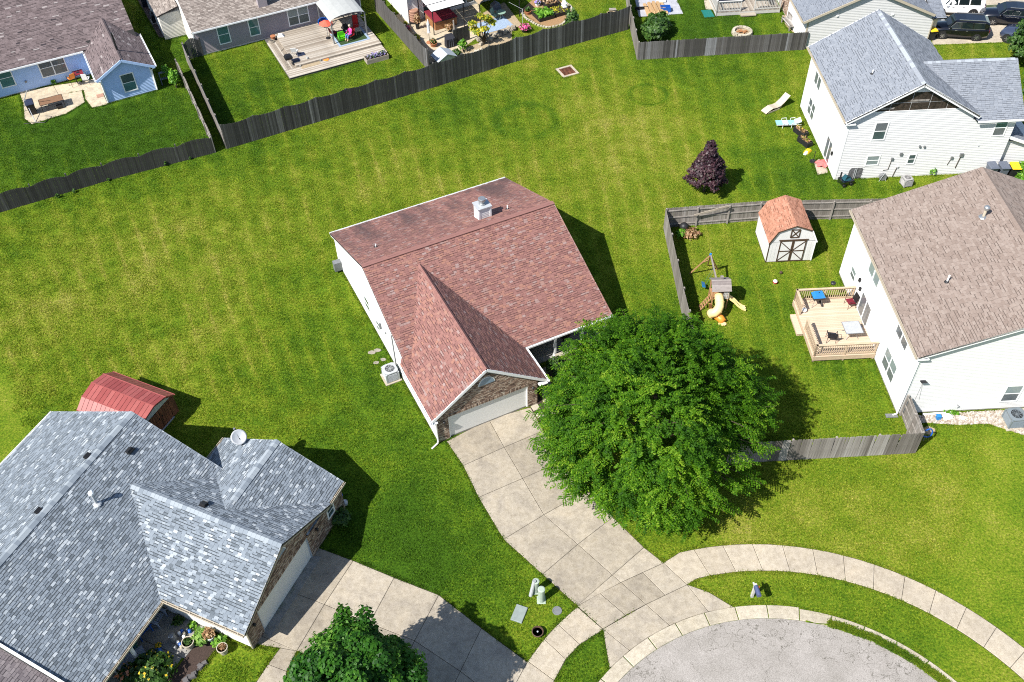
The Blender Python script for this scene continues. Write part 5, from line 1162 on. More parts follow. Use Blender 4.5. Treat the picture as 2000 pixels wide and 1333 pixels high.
def kettle_grill(name, label, loc, rz, m, z=0.0, square=False):
    t = thing(name, label, 'grill', (*loc, z), rz)
    if square:
        MB().hexa([(-.3, -.22, .62), (.3, -.22, .62), (.3, .22, .62), (-.3, .22, .62), (-.34, -.26, .8), (.34, -.26, .8), (.34, .26, .8), (-.34, .26, .8)]).build('bowl', 'black_metal', t)
        MB().hexa([(-.34, -.26, .81), (.34, -.26, .81), (.34, .26, .81), (-.34, .26, .81), (-.22, -.16, 1.02), (.22, -.16, 1.02), (.22, .16, 1.02), (-.22, .16, 1.02)]).build('lid', m, t)
    else:
        MB().lathe([(.08, .5), (.22, .56), (.29, .68), (.3, .76)], n=16).build('bowl', m, t, smooth=True)
        MB().lathe([(.31, .77), (.28, .88), (.18, .97), (.03, 1.0)], n=16).build('lid', m, t, smooth=True)
    MB().lathe([(.03, 1.0), (.03, 1.05)], n=8).build('lid_knob', 'black_plastic', t)
    for x, y in ((-.25, -.18), (.25, -.18), (-.25, .18), (.25, .18)): MB().tube([(x*.7, y*.7, .62), (x*1.2, y*1.2, 0)], .013, 5).build('leg', 'grey_metal', t)
    MB().tube([(.3, -.22, .08), (.3, .22, .08)], .06, 8).build('wheel', 'black_plastic', t)
    return t
kettle_grill('charcoal_grill', 'grill with bright blue lid on the tan deck', (19.52, 44.22), R(5), 'sky_plastic', .5, True).scale = (1.15, 1.15, 1.05)
def wire_chair(label, loc, rz, z=0, seat='maroon_fabric', frame='black_metal', arms=True, cush=None, group=None, hb=.95, name='patio_chair', sh=.43):
    t = thing(name, label, 'chair', (*loc, z), rz, group)
    MB().hexa([(-.25, -.25, sh-.03), (.25, -.25, sh-.03), (.25, .22, sh-.05), (-.25, .22, sh-.05), (-.25, -.25, sh+.02), (.25, -.25, sh+.02), (.25, .22, sh), (-.25, .22, sh)]).build('seat', seat, t)
    MB().hexa([(-.24, .22, sh+.02), (.24, .22, sh+.02), (.24, .25, sh+.02), (-.24, .25, sh+.02), (-.22, .34, hb), (.22, .34, hb), (.22, .37, hb), (-.22, .37, hb)]).build('backrest', cush or seat, t)
    for s in (-1, 1):
        MB().tube([(s*.28, -.25, 0), (s*.27, -.24, sh)], .016, 5).build('leg', frame, t); MB().tube([(s*.27, .3, 0), (s*.26, .24, sh), (s*.24, .37, hb+.03)], .016, 5).build('leg', frame, t)
        if arms: MB().tube([(s*.28, -.24, sh-.02), (s*.3, -.22, sh+.2), (s*.3, .1, sh+.22), (s*.25, .3, sh+.18)], .018, 5).build('armrest', frame, t)
    return t
wire_chair('dark wire-framed chair with mauve cushion by the patio door on the tan deck', (21.64, 44.05), R(-80), .5, 'maroon_fabric', cush='black_metal')
wire_chair('dark low chair behind the near balustrade of the tan deck', (19.72, 41.10), R(170), .5, 'black_fabric')
def r_table():
    t = thing('glass_table', 'square glass-topped table in the near corner of the tan deck', 'table', (*(21.03, 41.50), .5), R(3))
    MB().box(-.52, .52, -.5, .5, .68, .70).build('tabletop', 'pale_metal', t)
    fr = MB()
    for p, q in (((-.54, -.52), (.54, -.52)), ((.54, -.52), (.54, .52)), ((.54, .52), (-.54, .52)), ((-.54, .52), (-.54, -.52))): fr.tube([(*p, .69), (*q, .69)], .018, 5)
    fr.build('frame', 'grey_metal', t)
    for x, y in ((-1, -1), (1, -1), (1, 1), (-1, 1)): MB().tube([(x*.5, y*.48, .69), (x*.12, y*.1, .5), (x*.4, y*.4, 0)], .016, 5).build('leg', 'grey_metal', t)
r_table()
br = thing('broom', 'blue-headed broom leaning on the white wall by the tan deck', 'broom', (*(21.70, 42.00), .5)); MB().box(-.16, .16, -.04, .04, 0, .2).build('brush', 'blue_plastic', br); MB().tube([(0, 0, .18), (.32, .3, 1.3)], .014, 5).build('handle', 'grey_metal', br)
MB().lathe([(.14, 0), (.17, .1), (.1, .16)], n=12).build('planter_bowl', 'black_plastic', label='small black bowl sitting on the far rail of the tan deck', cat='bowl', loc=(*(20.64, 45.11), 1.47))
MB().lathe([(.05, 0), (.15, .08), (.16, .2), (.1, .28), (.01, .31)], n=14).build('bucket', 'white_plastic', label='round white pail by the step of the tan deck', cat='pail', loc=(*(18.64, 43.64), .5))
def ball(label, loc, r, m, m2=None):
    o = MB().lathe([(r*math.sin(math.pi*k/10), r-r*math.cos(math.pi*k/10)) for k in range(11)], n=14).build('ball', m, label=label, cat='ball', loc=(*loc, 0), smooth=True)
    if m2: MB().lathe([(r*1.02*math.sin(math.pi*k/20), r-r*1.02*math.cos(math.pi*k/20)) for k in range(8, 13)], n=14).build('band', m2, o)
ball('white and red play ball on the grass near the barn-style shed', (17.51, 46.81), .16, 'white_plastic', 'red_fabric'); ball('small brown ball on the grass below the barn-style shed doors', (18.10, 47.74), .11, 'brown_trim')
ball('black exercise ball in the fence corner of the swing set yard', (12.23, 52.43), .32, 'black_plastic')

# ================================================================ playset
def playset():
    cx, cy = (13.38, 45.05)
    t = thing('playset', 'wooden playset with slatted roof, yellow tube slide and swing beam', 'playset', (cx, cy), R(0)); K = .78; t.scale = (K, K, K)
    for x in (-.62, .62):
        for y in (-.62, .62): MB().box(x-.05, x+.05, y-.05, y+.05, 0, 2.2).build('post', 'playset_wood', t)
    me = MB().box(-.66, .66, 0, .13, 1.18, 1.22).mesh('floor_board', 'playset_wood')
    for k in range(9): piece('floor_board', me, t, loc=(0, -.66+k*.146, 0))
    roof = MB().ext([(-.72, -.78, 2.2), (-.72, 0, 2.72), (-.72, .78, 2.2), (-.72, .74, 2.2), (-.72, 0, 2.68), (-.72, -.74, 2.2)], (1.44, 0, 0)).build('roof', 'playset_slat', t)
    for s in (-1, 1):
        for k in range(9):
            f0, f1 = k/9, (k+.9)/9
            p = [Vector((-.8, s*(.84-.84*f), 2.18+.56*f)) for f in (f0, f1)]
            MB().ext([p[0], p[0]+Vector((1.6, 0, 0)), p[1]+Vector((1.6, 0, 0)), p[1]] if s < 0 else [p[1], p[1]+Vector((1.6, 0, 0)), p[0]+Vector((1.6, 0, 0)), p[0]], (0, 0, .025), random.random()).build('roof_slat', 'playset_slat', roof)
    MB().box(-.05, .18, .05, .28, 2.6, 2.95).build('mock_chimney', 'playset_slat', roof)
    for y in (-.64, ): 
        for k in range(4): MB().box(.25+k*.1, .33+k*.1, y-.02, y+.0, 1.25, 1.9).build('wall_slat', 'white_rail', t)
    lat = MB()
    for k in range(4): lat.box(.22+k*.13, .27+k*.13, -.70, -.67, 1.2, 1.95)
    for k in range(5): lat.box(.22, .66, -.685, -.665, 1.2+k*.18, 1.26+k*.18)
    lat.build('lattice', 'white_rail', t)
    for k in range(6): MB().box(.60, .66, -.6+k*.2, -.47+k*.2, 1.22, 1.75).build('wall_slat', 'playset_wood', t)
    # tube slide: out of the front, round to the left and back to the right
    pts = []
    for k in range(15):
        f = k/14; a = R(90)+f*R(235)
        pts.append((-.32+.60*math.cos(a-R(90)) - .38 if False else (-.05-.62*math.sin(f*math.pi*1.0)-.0), -.75-1.35*f, 1.45-1.15*f))
    pts = [(-.15, -.55, 1.55), (-.15, -.9, 1.5), (-.15, -1.3, 1.3), (-.2, -1.65, 1.08), (-.38, -1.95, .9), (-.62, -2.08, .74), (-.85, -2.0, .6), (-.9, -1.8, .5), (-.62, -1.8, .42), (-.25, -2.0, .36)]
    pts = [(-.15, -.55, 1.55), (-.15, -.85, 1.5), (-.14, -1.2, 1.35), (-.18, -1.5, 1.17), (-.33, -1.75, 1.0), (-.58, -1.88, .84), (-.82, -1.80, .68), (-.84, -1.62, .58)]
    MB().tube(pts, [.36, .36, .37, .37, .38, .38, .38, .36], 14).build('tube_slide', 'slide_plastic', t, smooth=True)
    for k in (2, 4, 6):
        p = Vector(pts[k]); d = (Vector(pts[k+1])-Vector(pts[k-1])).normalized(); MB().tube([p-d*.03, p+d*.03], .405, 14).build('slide_joint', 'slide_plastic', t)
    MB().tube([(-.84, -1.55, .5), (-.45, -1.7, .42), (-.05, -2.05, .3), (.12, -2.35, .22)], [.32, .33, .33, .30], 12).build('slide_exit', 'slide_orange', t, smooth=True)
    MB().lathe([(.3, .0), (.34, .02), (.3, .05)], .05, -2.45, .1, 14, sy=.7).build('slide_lip', 'slide_plastic', t)
    # open wavy slide to the right
    sp = [(.6, -.25, 1.2), (.95, -.38, .95), (1.3, -.5, .72), (1.6, -.62, .42), (1.95, -.75, .2), (2.2, -.85, .16)]
    for o, w, h, nm in ((0, .42, .04, 'slide_bed'), (-.22, .05, .16, 'slide_side'), (.22, .05, .16, 'slide_side')):
        mb = MB()
        for a, b in zip(sp, sp[1:]): mb.bar((a[0], a[1]+o, a[2]+(.05 if o else 0)), (b[0], b[1]+o, b[2]+(.05 if o else 0)), w, h)
        mb.build(nm, 'slide_plastic', t)
    # climbing ladder on the left
    for y in (-.55, -.05): MB().bar((-.66, y, 1.2), (-1.55, y-.25, 0), .05, .1).build('ladder_rail', 'playset_wood', t)
    for k in range(6): f = (k+.5)/6; MB().bar((-.66-.89*f, -.55-.25*f, 1.2-1.2*f), (-.66-.89*f, -.05-.25*f, 1.2-1.2*f), .09, .04).build('rung', 'playset_wood', t)
    MB().bar((-.62, -.62, 0), (-.8, -1.0, 1.0), .3, .05).build('climbing_wall', 'cedar', t)
    # swing beam and A-frame
    ex, ey = (13.07, 47.41); e = Vector((ex-cx, ey-cy, 2.15))/K; s = Vector((-.2, .6, 2.1))
    MB().bar(s, e+(e-s).normalized()*.1, .1, .14).build('swing_beam', 'playset_slat', t)
    for q in ((12.03, 47.95), (13.35, 48.72)): MB().bar(e, ((q[0]-cx)/K, (q[1]-cy)/K, 0), .09, .09).build('leg', 'playset_wood', t)
    q = (13.94, 48.29); MB().bar(e, ((q[0]-cx)/K, (q[1]-cy)/K, 0), .09, .09).build('leg', 'playset_wood', t)
    MB().bar(e*.55+Vector(((12.03, 47.95)[0]-cx, (12.03, 47.95)[1]-cy, 0))*.45/K, e*.55+Vector(((13.35, 48.72)[0]-cx, (13.35, 48.72)[1]-cy, 0))*.45/K, .06, .06).build('brace', 'playset_wood', t)
    MB().lathe([(.1, -.05), (.1, .12)], e.x, e.y, e.z, 8).build('beam_bracket', 'sky_plastic', t)
    m_ = s.lerp(e, .45)
    sw = MB().hexa([(m_.x-.75, m_.y-.2, .5), (m_.x-.45, m_.y-.25, .5), (m_.x-.45, m_.y+.25, .5), (m_.x-.75, m_.y+.2, .5), (m_.x-.8, m_.y-.2, .85), (m_.x-.5, m_.y-.25, .6), (m_.x-.5, m_.y+.25, .6), (m_.x-.8, m_.y+.2, .85)]).build('swing_seat', 'sky_plastic', t)
    MB().tube([(m_.x, m_.y-.2, m_.z), (m_.x-.55, m_.y-.22, .6)], .012, 4).tube([(m_.x, m_.y+.2, m_.z), (m_.x-.55, m_.y+.22, .6)], .012, 4).build('swing_rope', 'green_plastic', t)
playset()

# ================================================================ street furniture
def pedestal(label, base, lean, h, r):
    t = thing('utility_pedestal', label, 'utility pedestal', base, 0)
    MB().slab([(-r*1.3, -r*1.3), (r*1.3, -r*1.3), (r*1.3, r*1.3), (-r*1.3, r*1.3)], 0, .06).build('base', 'pedestal_green', t)
    d = Vector((lean[0], lean[1], h))
    MB().tube([(0, 0, .02), d*.3, d*.97], [r*1.12, r, r], 14).build('column', 'pedestal_green', t, smooth=False)
    MB().tube([d*.93, d*.98, d], [r*1.12, r*1.1, r*.8], 14).build('cap', 'pedestal_green', t)
    return t
mat('pedestal_green', (0.47, 0.56, 0.46), 0.6, 0.06); mat('lid_grey', (0.30, 0.35, 0.33), .7, .15)
pedestal('pale green utility pedestal on a square base, nearer the pavement', (1.16, 24.18), (0, 0), 1.15, .17)
p2 = pedestal('pale green utility pedestal with a slim grey pole, left of the pair by the driveway', (0.89, 24.70), (.02, .02), 1.0, .16)
MB().tube([(-.26, -.25, 0), (-.06, -.02, 1.08)], .10, 10).build('pole', 'pale_metal', p2)
MB().slab([(-.3, -.45), (.3, -.45), (.3, .45), (-.3, .45)], 0, .09, .02).build('utility_box_lid', 'lid_grey', label='flat grey-green utility box lid in the grass beside the lower driveway', cat='utility lid', loc=(*(0.03, 23.45), 0), rz=R(-22))
MB().lathe([(.24, 0), (.24, .05), (.19, .055), (.19, .04), (.03, .045)], n=20).build('water_meter_lid', 'grey_metal', label='round metal water meter lid in the grass beside the driveway', cat='meter lid', loc=(*(1.93, 23.57), 0))
mat('brown_rim', (0.13, 0.075, 0.05), .6, .2); fp = thing('planter_pot', 'dark round pot with brownish rim beside the left pavement', 'pot', (0.91, 22.38)); fp.scale = (.76, .76, .7); MB().lathe([(.25, 0), (.36, .2), (.39, .36), (.34, .37), (.31, .22)], n=18).build('bowl', 'brown_rim', fp); MB().lathe([(.0, .25), (.31, .25)], n=18).build('soil', 'black_plastic', fp); MB().lathe([(.05, .25), (.06, .34), (.0, .35)], n=8).build('spout', 'pale_metal', fp)
mbx = thing('mailbox', 'dark blue mailbox on a pale post beside the kerb', 'mailbox', (11.77, 24.09), R(8))
mat('mail_navy', (.09, .115, .24), .45, .1); MB().box(-.06, .06, -.06, .06, 0, 1.25).build('post', 'white_rail', mbx); MB().bar((0, .25, 1.0), (0, -.55, 1.0), .07, .07).build('arm', 'white_rail', mbx)
MB().ext([(-.1, -.6, 1.05), (.1, -.6, 1.05), (.1, -.6, 1.2)]+[(.1*math.cos(a), -.6, 1.2+.1*math.sin(a)) for a in np.linspace(.4, math.pi-.4, 6)]+[(-.1, -.6, 1.2)], (0, .55, 0)).build('box', 'mail_navy', mbx)
MB().box(.1, .12, -.2, -.15, 1.12, 1.35).build('flag', 'red_fabric', mbx)

# ================================================================ things around the middle house
condenser('air_conditioner', 'pale square air conditioner on a pad at the left wall of the red-roofed house', (*(-7.43, 39.34), 0), MZ, .85, .85)
for k, (u, v, r) in enumerate(((727,689,.28), (736,685,.25), (735,708,.2), (748,703,.2))):
    p = [(-8.76, 41.46), (-8.45, 41.63), (-8.44, 40.59), (-8.01, 40.84)][k]
    MB().slab([(r*math.cos(a)*U(.8, 1.1), r*.7*math.sin(a)*U(.8, 1.1)) for a in np.linspace(0, 5.4, 7)], 0, .04, .012).build('stepping_stone', 'flagstone', label=['pale stepping stone farthest from the air conditioner of the red-roofed house', 'pale stepping stone second of the far pair by the red-roofed house wall', 'small stepping stone left of the air conditioner pad', 'small stepping stone touching the air conditioner pad'][k], cat='stepping stone', group='stepping stones by the air conditioner', loc=(*p, 0))
plate('flower_bed', [(1.03, 36.70), (1.69, 35.18), (2.09, 36.09), (1.69, 37.35), (1.46, 37.76)], -.02, .035, 'mulch', ch=.02)
plate('flower_bed', [(2.10, 39.79), (2.47, 37.80), (3.70, 35.35), (5.19, 36.45), (5.20, 40.53), (4.12, 41.00), (2.35, 40.63)], -.02, .03, 'mulch', ch=.02)
for k, p in enumerate(((1.30, 36.69), (1.52, 36.14), (3.44, 37.97))): MB().slab([(-.22, -.2), (.22, -.2), (.22, .2), (-.22, .2)], .03, .08, .01).build('paving_slab', 'pale_stone', label=['pale square slab in the mulch next to the garage corner', 'smaller pale slab in the mulch beside the driveway edge', 'pale square slab in the mulch under the tree, by the globe'][k], cat='slab', loc=(*p, 0), rz=MZ)
MB().lathe([(.16*math.sin(math.pi*k/10), .18-.16*math.cos(math.pi*k/10)) for k in range(11)], n=14).build('garden_globe', 'white_plastic', label='white globe light in the mulch beside the big tree', cat='globe', loc=(*(3.75, 38.49), 0), smooth=True)
wl = thing('garden_wall', 'low pale stone-capped wall in front of the red-roofed house porch', 'wall', (Matrix.Rotation(MZ, 3, 'Z') @ Vector((9.0, 2.5, 0))+Vector((*M0, 0))).to_2d(), MZ)
for k in range(9): MB().box(k*.42, k*.42+.41, -.14, .14, .36, .43, random.random()).build('cap_stone', 'pale_stone', wl)
MB().box(.0, 3.78, -.1, .1, 0, .36).build('wall_body', 'stone', wl)
tt = thing('porch_table', 'dark scrolled metal table set on the shaded porch of the red-roofed house', 'table', (Matrix.Rotation(MZ, 3, 'Z') @ Vector((10.1, 3.6, 0))+Vector((*M0, 0))).to_2d(), MZ); tt.location.z = .14
MB().lathe([(.0, .68), (.45, .68), (.45, .71), (0, .71)], n=20).build('tabletop', 'black_metal', tt); MB().tube([(0, 0, 0), (0, 0, .68)], .04, 6).build('pedestal', 'black_metal', tt)

# ================================================================ slate-roofed house: surroundings
def chaise(label, p, q, m, h=.3, arms=False, group=None):
    p = Vector((*p, 0)); q = Vector((*q, 0)); d = (q-p); L = d.length; t = thing('lounger', label, 'lounger', p.to_2d(), math.atan2(d.y, d.x), group)
    pr = [(0, .22), (.25*L, .34), (.5*L, .27), (.66*L, .32), (L, .85)]
    if not arms:
        mb = MB(); 
        pf = [(0, .12), (.1*L, .24), (.28*L, .36), (.48*L, .27), (.62*L, .28), (.8*L, .52), (L, .92)]
        for a, b in zip(pf, pf[1:]): mb.hexa([(a[0], -.3, a[1]-.04), (b[0], -.3, b[1]-.04), (b[0], .3, b[1]-.04), (a[0], .3, a[1]-.04), (a[0], -.3, a[1]), (b[0], -.3, b[1]), (b[0], .3, b[1]), (a[0], .3, a[1])])
        mb.build('bed', m, t); MB().bar((.1*L, -.28, .1), (.6*L, -.28, .05), .05, .12).bar((.1*L, .28, .1), (.6*L, .28, .05), .05, .12).bar((.62*L, 0, .05), (.9*L, 0, .6), .5, .04).build('frame', m, t)
    else:
        for k in range(4):
            x0, x1 = L*k/4+.01, L*(k+1)/4-.01; z0, z1 = (.36, .36) if k < 3 else (.38, .62)
            MB().hexa([(x0, -.29, z0-.08), (x1, -.29, z1-.08), (x1, .29, z1-.08), (x0, .29, z0-.08), (x0, -.29, z0), (x1, -.29, z1), (x1, .29, z1), (x0, .29, z0)], k % 2).build('cushion', m, t)
        for s in (-1, 1):
            for x in (.38*L, .74*L): MB().tube([(x-.25, s*.34, 0), (x-.22, s*.35, .5), (x+.12, s*.35, .52), (x+.15, s*.34, .3)], .02, 5).build('armrest', 'white_plastic', t)
            MB().tube([(0, s*.3, .3), (L, s*.3, .3)], .018, 5).build('frame_rail', 'white_plastic', t)
    return t
chaise('cream wavy plastic lounger on the lawn, left of the slate-roofed house', (20.56, 66.45), (22.63, 67.74), 'almond_light')
chaise('lounger with pale teal cushions and white arms near the slate-roofed house', (21.14, 64.65), (23.07, 64.64), 'teal_stripe', arms=True)
def planter_box(label, loc, rz, w, d, h, m='black_plastic', soil='potting_soil', group=None, cat='planter'):
    t = thing('raised_planter', label, cat, loc, rz, group)
    MB().box(-w/2, w/2, -d/2, -d/2+.04, 0, h).box(-w/2, w/2, d/2-.04, d/2, 0, h).box(-w/2, -w/2+.04, -d/2+.04, d/2-.04, 0, h).box(w/2-.04, w/2, -d/2+.04, d/2-.04, 0, h).build('box', m, t)
    MB().box(-w/2+.04, w/2-.04, -d/2+.04, d/2-.04, 0, h-.06).build('soil', soil, t)
    return t
# ================================================================ plants helper (leaf clusters as one crown mesh)
def leaf_mesh(name, pts, nrm, size, mats, tints=None, aspect=1.6, curl=.25, droop=None):
    """one small folded leaf face per point"""
    n = len(pts); pts = np.asarray(pts); nrm = np.asarray(nrm)
    r = rng.normal(size=(n, 3)); nrm = nrm+0.55*r*np.array([1, 1, .8]); nrm /= np.linalg.norm(nrm, axis=1)[:, None]
    if droop is None: d = rng.normal(size=(n, 3))
    else: d = droop+0.35*rng.normal(size=(n, 3))
    a = d-nrm*np.sum(d*nrm, 1)[:, None]; a /= np.linalg.norm(a, axis=1)[:, None]+1e-9; b = np.cross(nrm, a)
    s = size*rng.uniform(.65, 1.3, n)[:, None]
    v = np.empty((n, 4, 3)); v[:, 0] = pts-a*s*aspect*.5; v[:, 1] = pts+b*s*.5+nrm*s*curl*.3; v[:, 2] = pts+a*s*aspect*.5-nrm*s*curl; v[:, 3] = pts-b*s*.5+nrm*s*curl*.3
    me = bpy.data.meshes.new(name); me.vertices.add(4*n); me.vertices.foreach_set('co', v.reshape(-1))
    me.loops.add(4*n); me.loops.foreach_set('vertex_index', np.arange(4*n, dtype=np.int32)); me.polygons.add(n)
    me.polygons.foreach_set('loop_start', np.arange(0, 4*n, 4, dtype=np.int32)); 
    try: me.polygons.foreach_set('loop_total', np.full(n, 4, dtype=np.int32))
    except Exception: pass
    at = me.attributes.new('tint', 'FLOAT', 'FACE'); at.data.foreach_set('value', (rng.random(n) if tints is None else tints).astype(np.float32))
    me.materials.append(MATS[mats]); me.update(calc_edges=True); me.validate(); return me
def leafmat(name, stops, rough=.5, trans=.3, spec=.35):
    m, nt, b = newmat(name); at = _n(nt, 'ShaderNodeAttribute', attribute_name='tint'); c = ramp(nt, at.outputs['Fac'], stops)
    nt.links.new(c, b.inputs['Base Color']); b.inputs['Roughness'].default_value = rough; b.inputs['Specular IOR Level'].default_value = spec
    tr = _n(nt, 'ShaderNodeBsdfTranslucent'); nt.links.new(mixc(nt, 1.0, c, (1.5, 1.9, .6), 'MULTIPLY'), tr.inputs[0])
    mx = _n(nt, 'ShaderNodeMixShader'); mx.inputs[0].default_value = trans
    nt.links.new(b.outputs[0], mx.inputs[1]); nt.links.new(tr.outputs[0], mx.inputs[2]); nt.links.new(mx.outputs[0], [x for x in nt.nodes if x.type == 'OUTPUT_MATERIAL'][0].inputs[0])
leafmat('leaf_locust', [(0, (.015, .055, .003)), (.45, (.042, .122, .004)), (.8, (.095, .205, .007)), (1, (.19, .29, .02))], .6, .35, .15)
leafmat('leaf_maple', [(0, (.012, .055, .006)), (.5, (.034, .118, .010)), (.9, (.075, .19, .018)), (1, (.14, .26, .04))], .5, .3, .2)
leafmat('leaf_purple', [(0, (.022, .010, .016)), (.6, (.05, .02, .028)), (.86, (.085, .04, .045)), (1, (.085, .095, .07))], .5, .15)
leafmat('leaf_bush', [(0, (.018, .05, .010)), (.6, (.045, .105, .016)), (1, (.10, .18, .04))])
leafmat('leaf_hosta', [(0, (.08, .17, .03)), (.6, (.20, .34, .06)), (1, (.42, .52, .16))])
leafmat('leaf_lime', [(0, (.05, .15, .01)), (.6, (.12, .28, .02)), (1, (.25, .42, .05))])
leafmat('leaf_yellow', [(0, (.06, .13, .01)), (.35, (.20, .24, .02)), (.8, (.48, .40, .02)), (1, (.62, .52, .05))])
leafmat('leaf_dry', [(0, (.20, .10, .05)), (.6, (.38, .22, .12)), (1, (.5, .36, .22))])
leafmat('leaf_teal', [(0, (.01, .08, .06)), (1, (.05, .22, .17))])
leafmat('petal_pink', [(0, (.55, .04, .20)), (.7, (.75, .12, .35)), (1, (.85, .5, .65))])
leafmat('petal_gold', [(0, (.75, .45, .02)), (1, (.85, .65, .08))])
leafmat('petal_coral', [(0, (.7, .18, .08)), (1, (.8, .35, .2))])
leafmat('petal_violet', [(0, (.25, .15, .6)), (1, (.6, .55, .8))])
def blob_points(n, rx, ry, rz, cz=None, inner=.55, flat=0.0):
    d = rng.normal(size=(n, 3)); d /= np.linalg.norm(d, axis=1)[:, None]
    d[:, 2] = np.where(d[:, 2] < -.35, -d[:, 2], d[:, 2])
    r = rng.uniform(inner**3, 1, n)**(1/3)*(1+.13*np.sin(d[:, 0]*5+1)*np.sin(d[:, 1]*6)+.1*np.sin(d[:, 2]*9+d[:, 0]*4))
    p = d*r[:, None]*np.array([rx, ry, rz]); p[:, 2] += rz if cz is None else cz
    return p, d+np.array([0, 0, .35])
def plant(name, label, cat, loc, rx, ry, rz, leaf, size, n, z=0, petals=None, group=None, stems=3, inner=.4):
    t = thing(name, label, cat, (*loc, z), U(0, 6), group)
    st = MB()
    for k in range(stems):
        a = k*2.1; st.tube([(.03*math.cos(a), .03*math.sin(a), 0), (rx*.5*math.cos(a), ry*.5*math.sin(a), rz*1.1)], [.03 if rz > .5 else .015, .008], 5)
    st.build('stem', 'bark', t)
    p, d = blob_points(n, rx, ry, rz, inner=inner)
    o = bpy.data.objects.new('foliage', leaf_mesh('foliage', p, d, size, leaf)); COL.objects.link(o); o.parent = t
    if petals:
        mt, k, s = petals; p, d = blob_points(k, rx*1.06, ry*1.06, rz*1.06, inner=.9)
        o = bpy.data.objects.new('flowers', leaf_mesh('flowers', p, d, s, mt, aspect=1.1)); COL.objects.link(o); o.parent = t; o['kind'] = 'stuff'
    return t
def potted(label, loc, r, h, potm, leaf, fr, fh, n=160, size=.09, z=0, petals=None, group=None):
    t = thing('potted_plant', label, 'potted plant', (*loc, z), 0, group)
    MB().lathe([(r*.72, 0), (r, h*.85), (r*1.1, h*.86), (r*1.1, h), (r*.95, h), (r*.93, h*.9)], n=16).build('pot', potm, t)
    MB().lathe([(.0, h*.88), (r*.95, h*.9)], n=16).build('soil', 'potting_soil', t)
    if leaf:
        p, d = blob_points(n, fr, fr, fh, cz=h+fh*.4, inner=.3)
        o = bpy.data.objects.new('foliage', leaf_mesh('foliage', p, d, size, leaf)); COL.objects.link(o); o.parent = t
    if petals:
        mt, k, s = petals; p, d = blob_points(k, fr, fr, fh, cz=h+fh*.45, inner=.9)
        o = bpy.data.objects.new('flowers', leaf_mesh('flowers', p, d, s, mt, aspect=1.1)); COL.objects.link(o); o.parent = t; o['kind'] = 'stuff'
    return t
def planted(t, w, d, h, leaf, n, size=.1, hh=.25):
    p = np.c_[rng.uniform(-w/2, w/2, n), rng.uniform(-d/2, d/2, n), h+hh*rng.random(n)]
    o = bpy.data.objects.new('foliage', leaf_mesh('foliage', p, np.tile([0, 0, 1.], (n, 1)), size, leaf)); COL.objects.link(o); o.parent = t
def bin_(label, loc, rz, body, lid, open_=0, z=0, group=None, s=1.0):
    t = thing('wheelie_bin', label, 'bin', (*loc, z), rz, group)
    MB().hexa([(-.24*s, -.26*s, .05), (.24*s, -.26*s, .05), (.24*s, .26*s, .05), (-.24*s, .26*s, .05), (-.3*s, -.36*s, .98*s), (.3*s, -.36*s, .98*s), (.3*s, .36*s, .98*s), (-.3*s, .36*s, .98*s)]).build('body', body, t)
    l = MB().hexa([(-.32*s, -.4*s, 0), (.32*s, -.4*s, 0), (.32*s, .4*s, 0), (-.32*s, .4*s, 0), (-.27*s, -.34*s, .09), (.27*s, -.34*s, .09), (.27*s, .36*s, .12), (-.27*s, .36*s, .12)]).box(-.31*s, .31*s, -.45*s, -.4*s, .0, .04).build('lid', lid, t); l.location = (0, 0, .99*s); l.rotation_euler = (R(open_), 0, 0)
    MB().tube([(-.28*s, .42*s, .95*s), (.28*s, .42*s, .95*s)], .02, 6).build('handle', body, t)
    for x in (-.26, .26): MB().tube([(x*s-.03, .3*s, .11), (x*s+.03, .3*s, .11)], .11, 10).build('wheel', 'black_plastic', t)
    return t
# ================================================================ around the slate-roofed house
for lab, p in (('black raised planter of seedlings, nearer the teal lounger', (1566,267)), ('black raised planter of seedlings, nearer the yellow sack', (1574,288))):
    b_ = planter_box(lab, {1566: (22.87, 63.55), 1574: (22.91, 62.26)}[p[0]], R(-62), 1.15, .55, .42, group='black planters by the slate-roofed house'); planted(b_, .9, .35, .38, 'leaf_dry', 60, .1, .15); planted(b_, .9, .35, .38, 'leaf_yellow', 25, .1, .2)
sk = thing('garden_sack', 'yellow and white sack lying by the black planters', 'sack', (22.91, 61.20), R(50)); MB().hexa([(-.3, -.2, 0), (.3, -.22, 0), (.34, .2, 0), (-.28, .22, 0), (-.2, -.12, .18), (.22, -.14, .2), (.2, .14, .16), (-.2, .15, .2)]).build('bag', 'yellow_plastic', sk); MB().hexa([(-.5, -.1, 0), (-.2, -.15, 0), (-.2, .1, 0), (-.5, .12, 0), (-.45, -.06, .1), (-.2, -.1, .2), (-.2, .06, .2), (-.45, .08, .1)]).build('flap', 'white_plastic', sk)
plate('patio', [(23.10, 59.84), (23.59, 60.27), (23.89, 58.92), (23.84, 58.55), (23.02, 58.33)], -.05, .03, 'walk_concrete', ch=.01)
us = thing('umbrella_stand', 'black upright umbrella stand on the small pad by the patio door', 'umbrella stand', (23.06, 59.97)); MB().lathe([(.28, 0), (.28, .04), (.08, .09), (.04, .12)], n=12).build('base', 'black_metal', us); MB().tube([(0, 0, .1), (0, 0, .95)], .025, 6).build('tube', 'black_metal', us)
rc = MB(); rp = [(-.5, -.35), (.1, -.5), (.6, -.2), (.55, .35), (-.1, .5), (-.55, .2)]
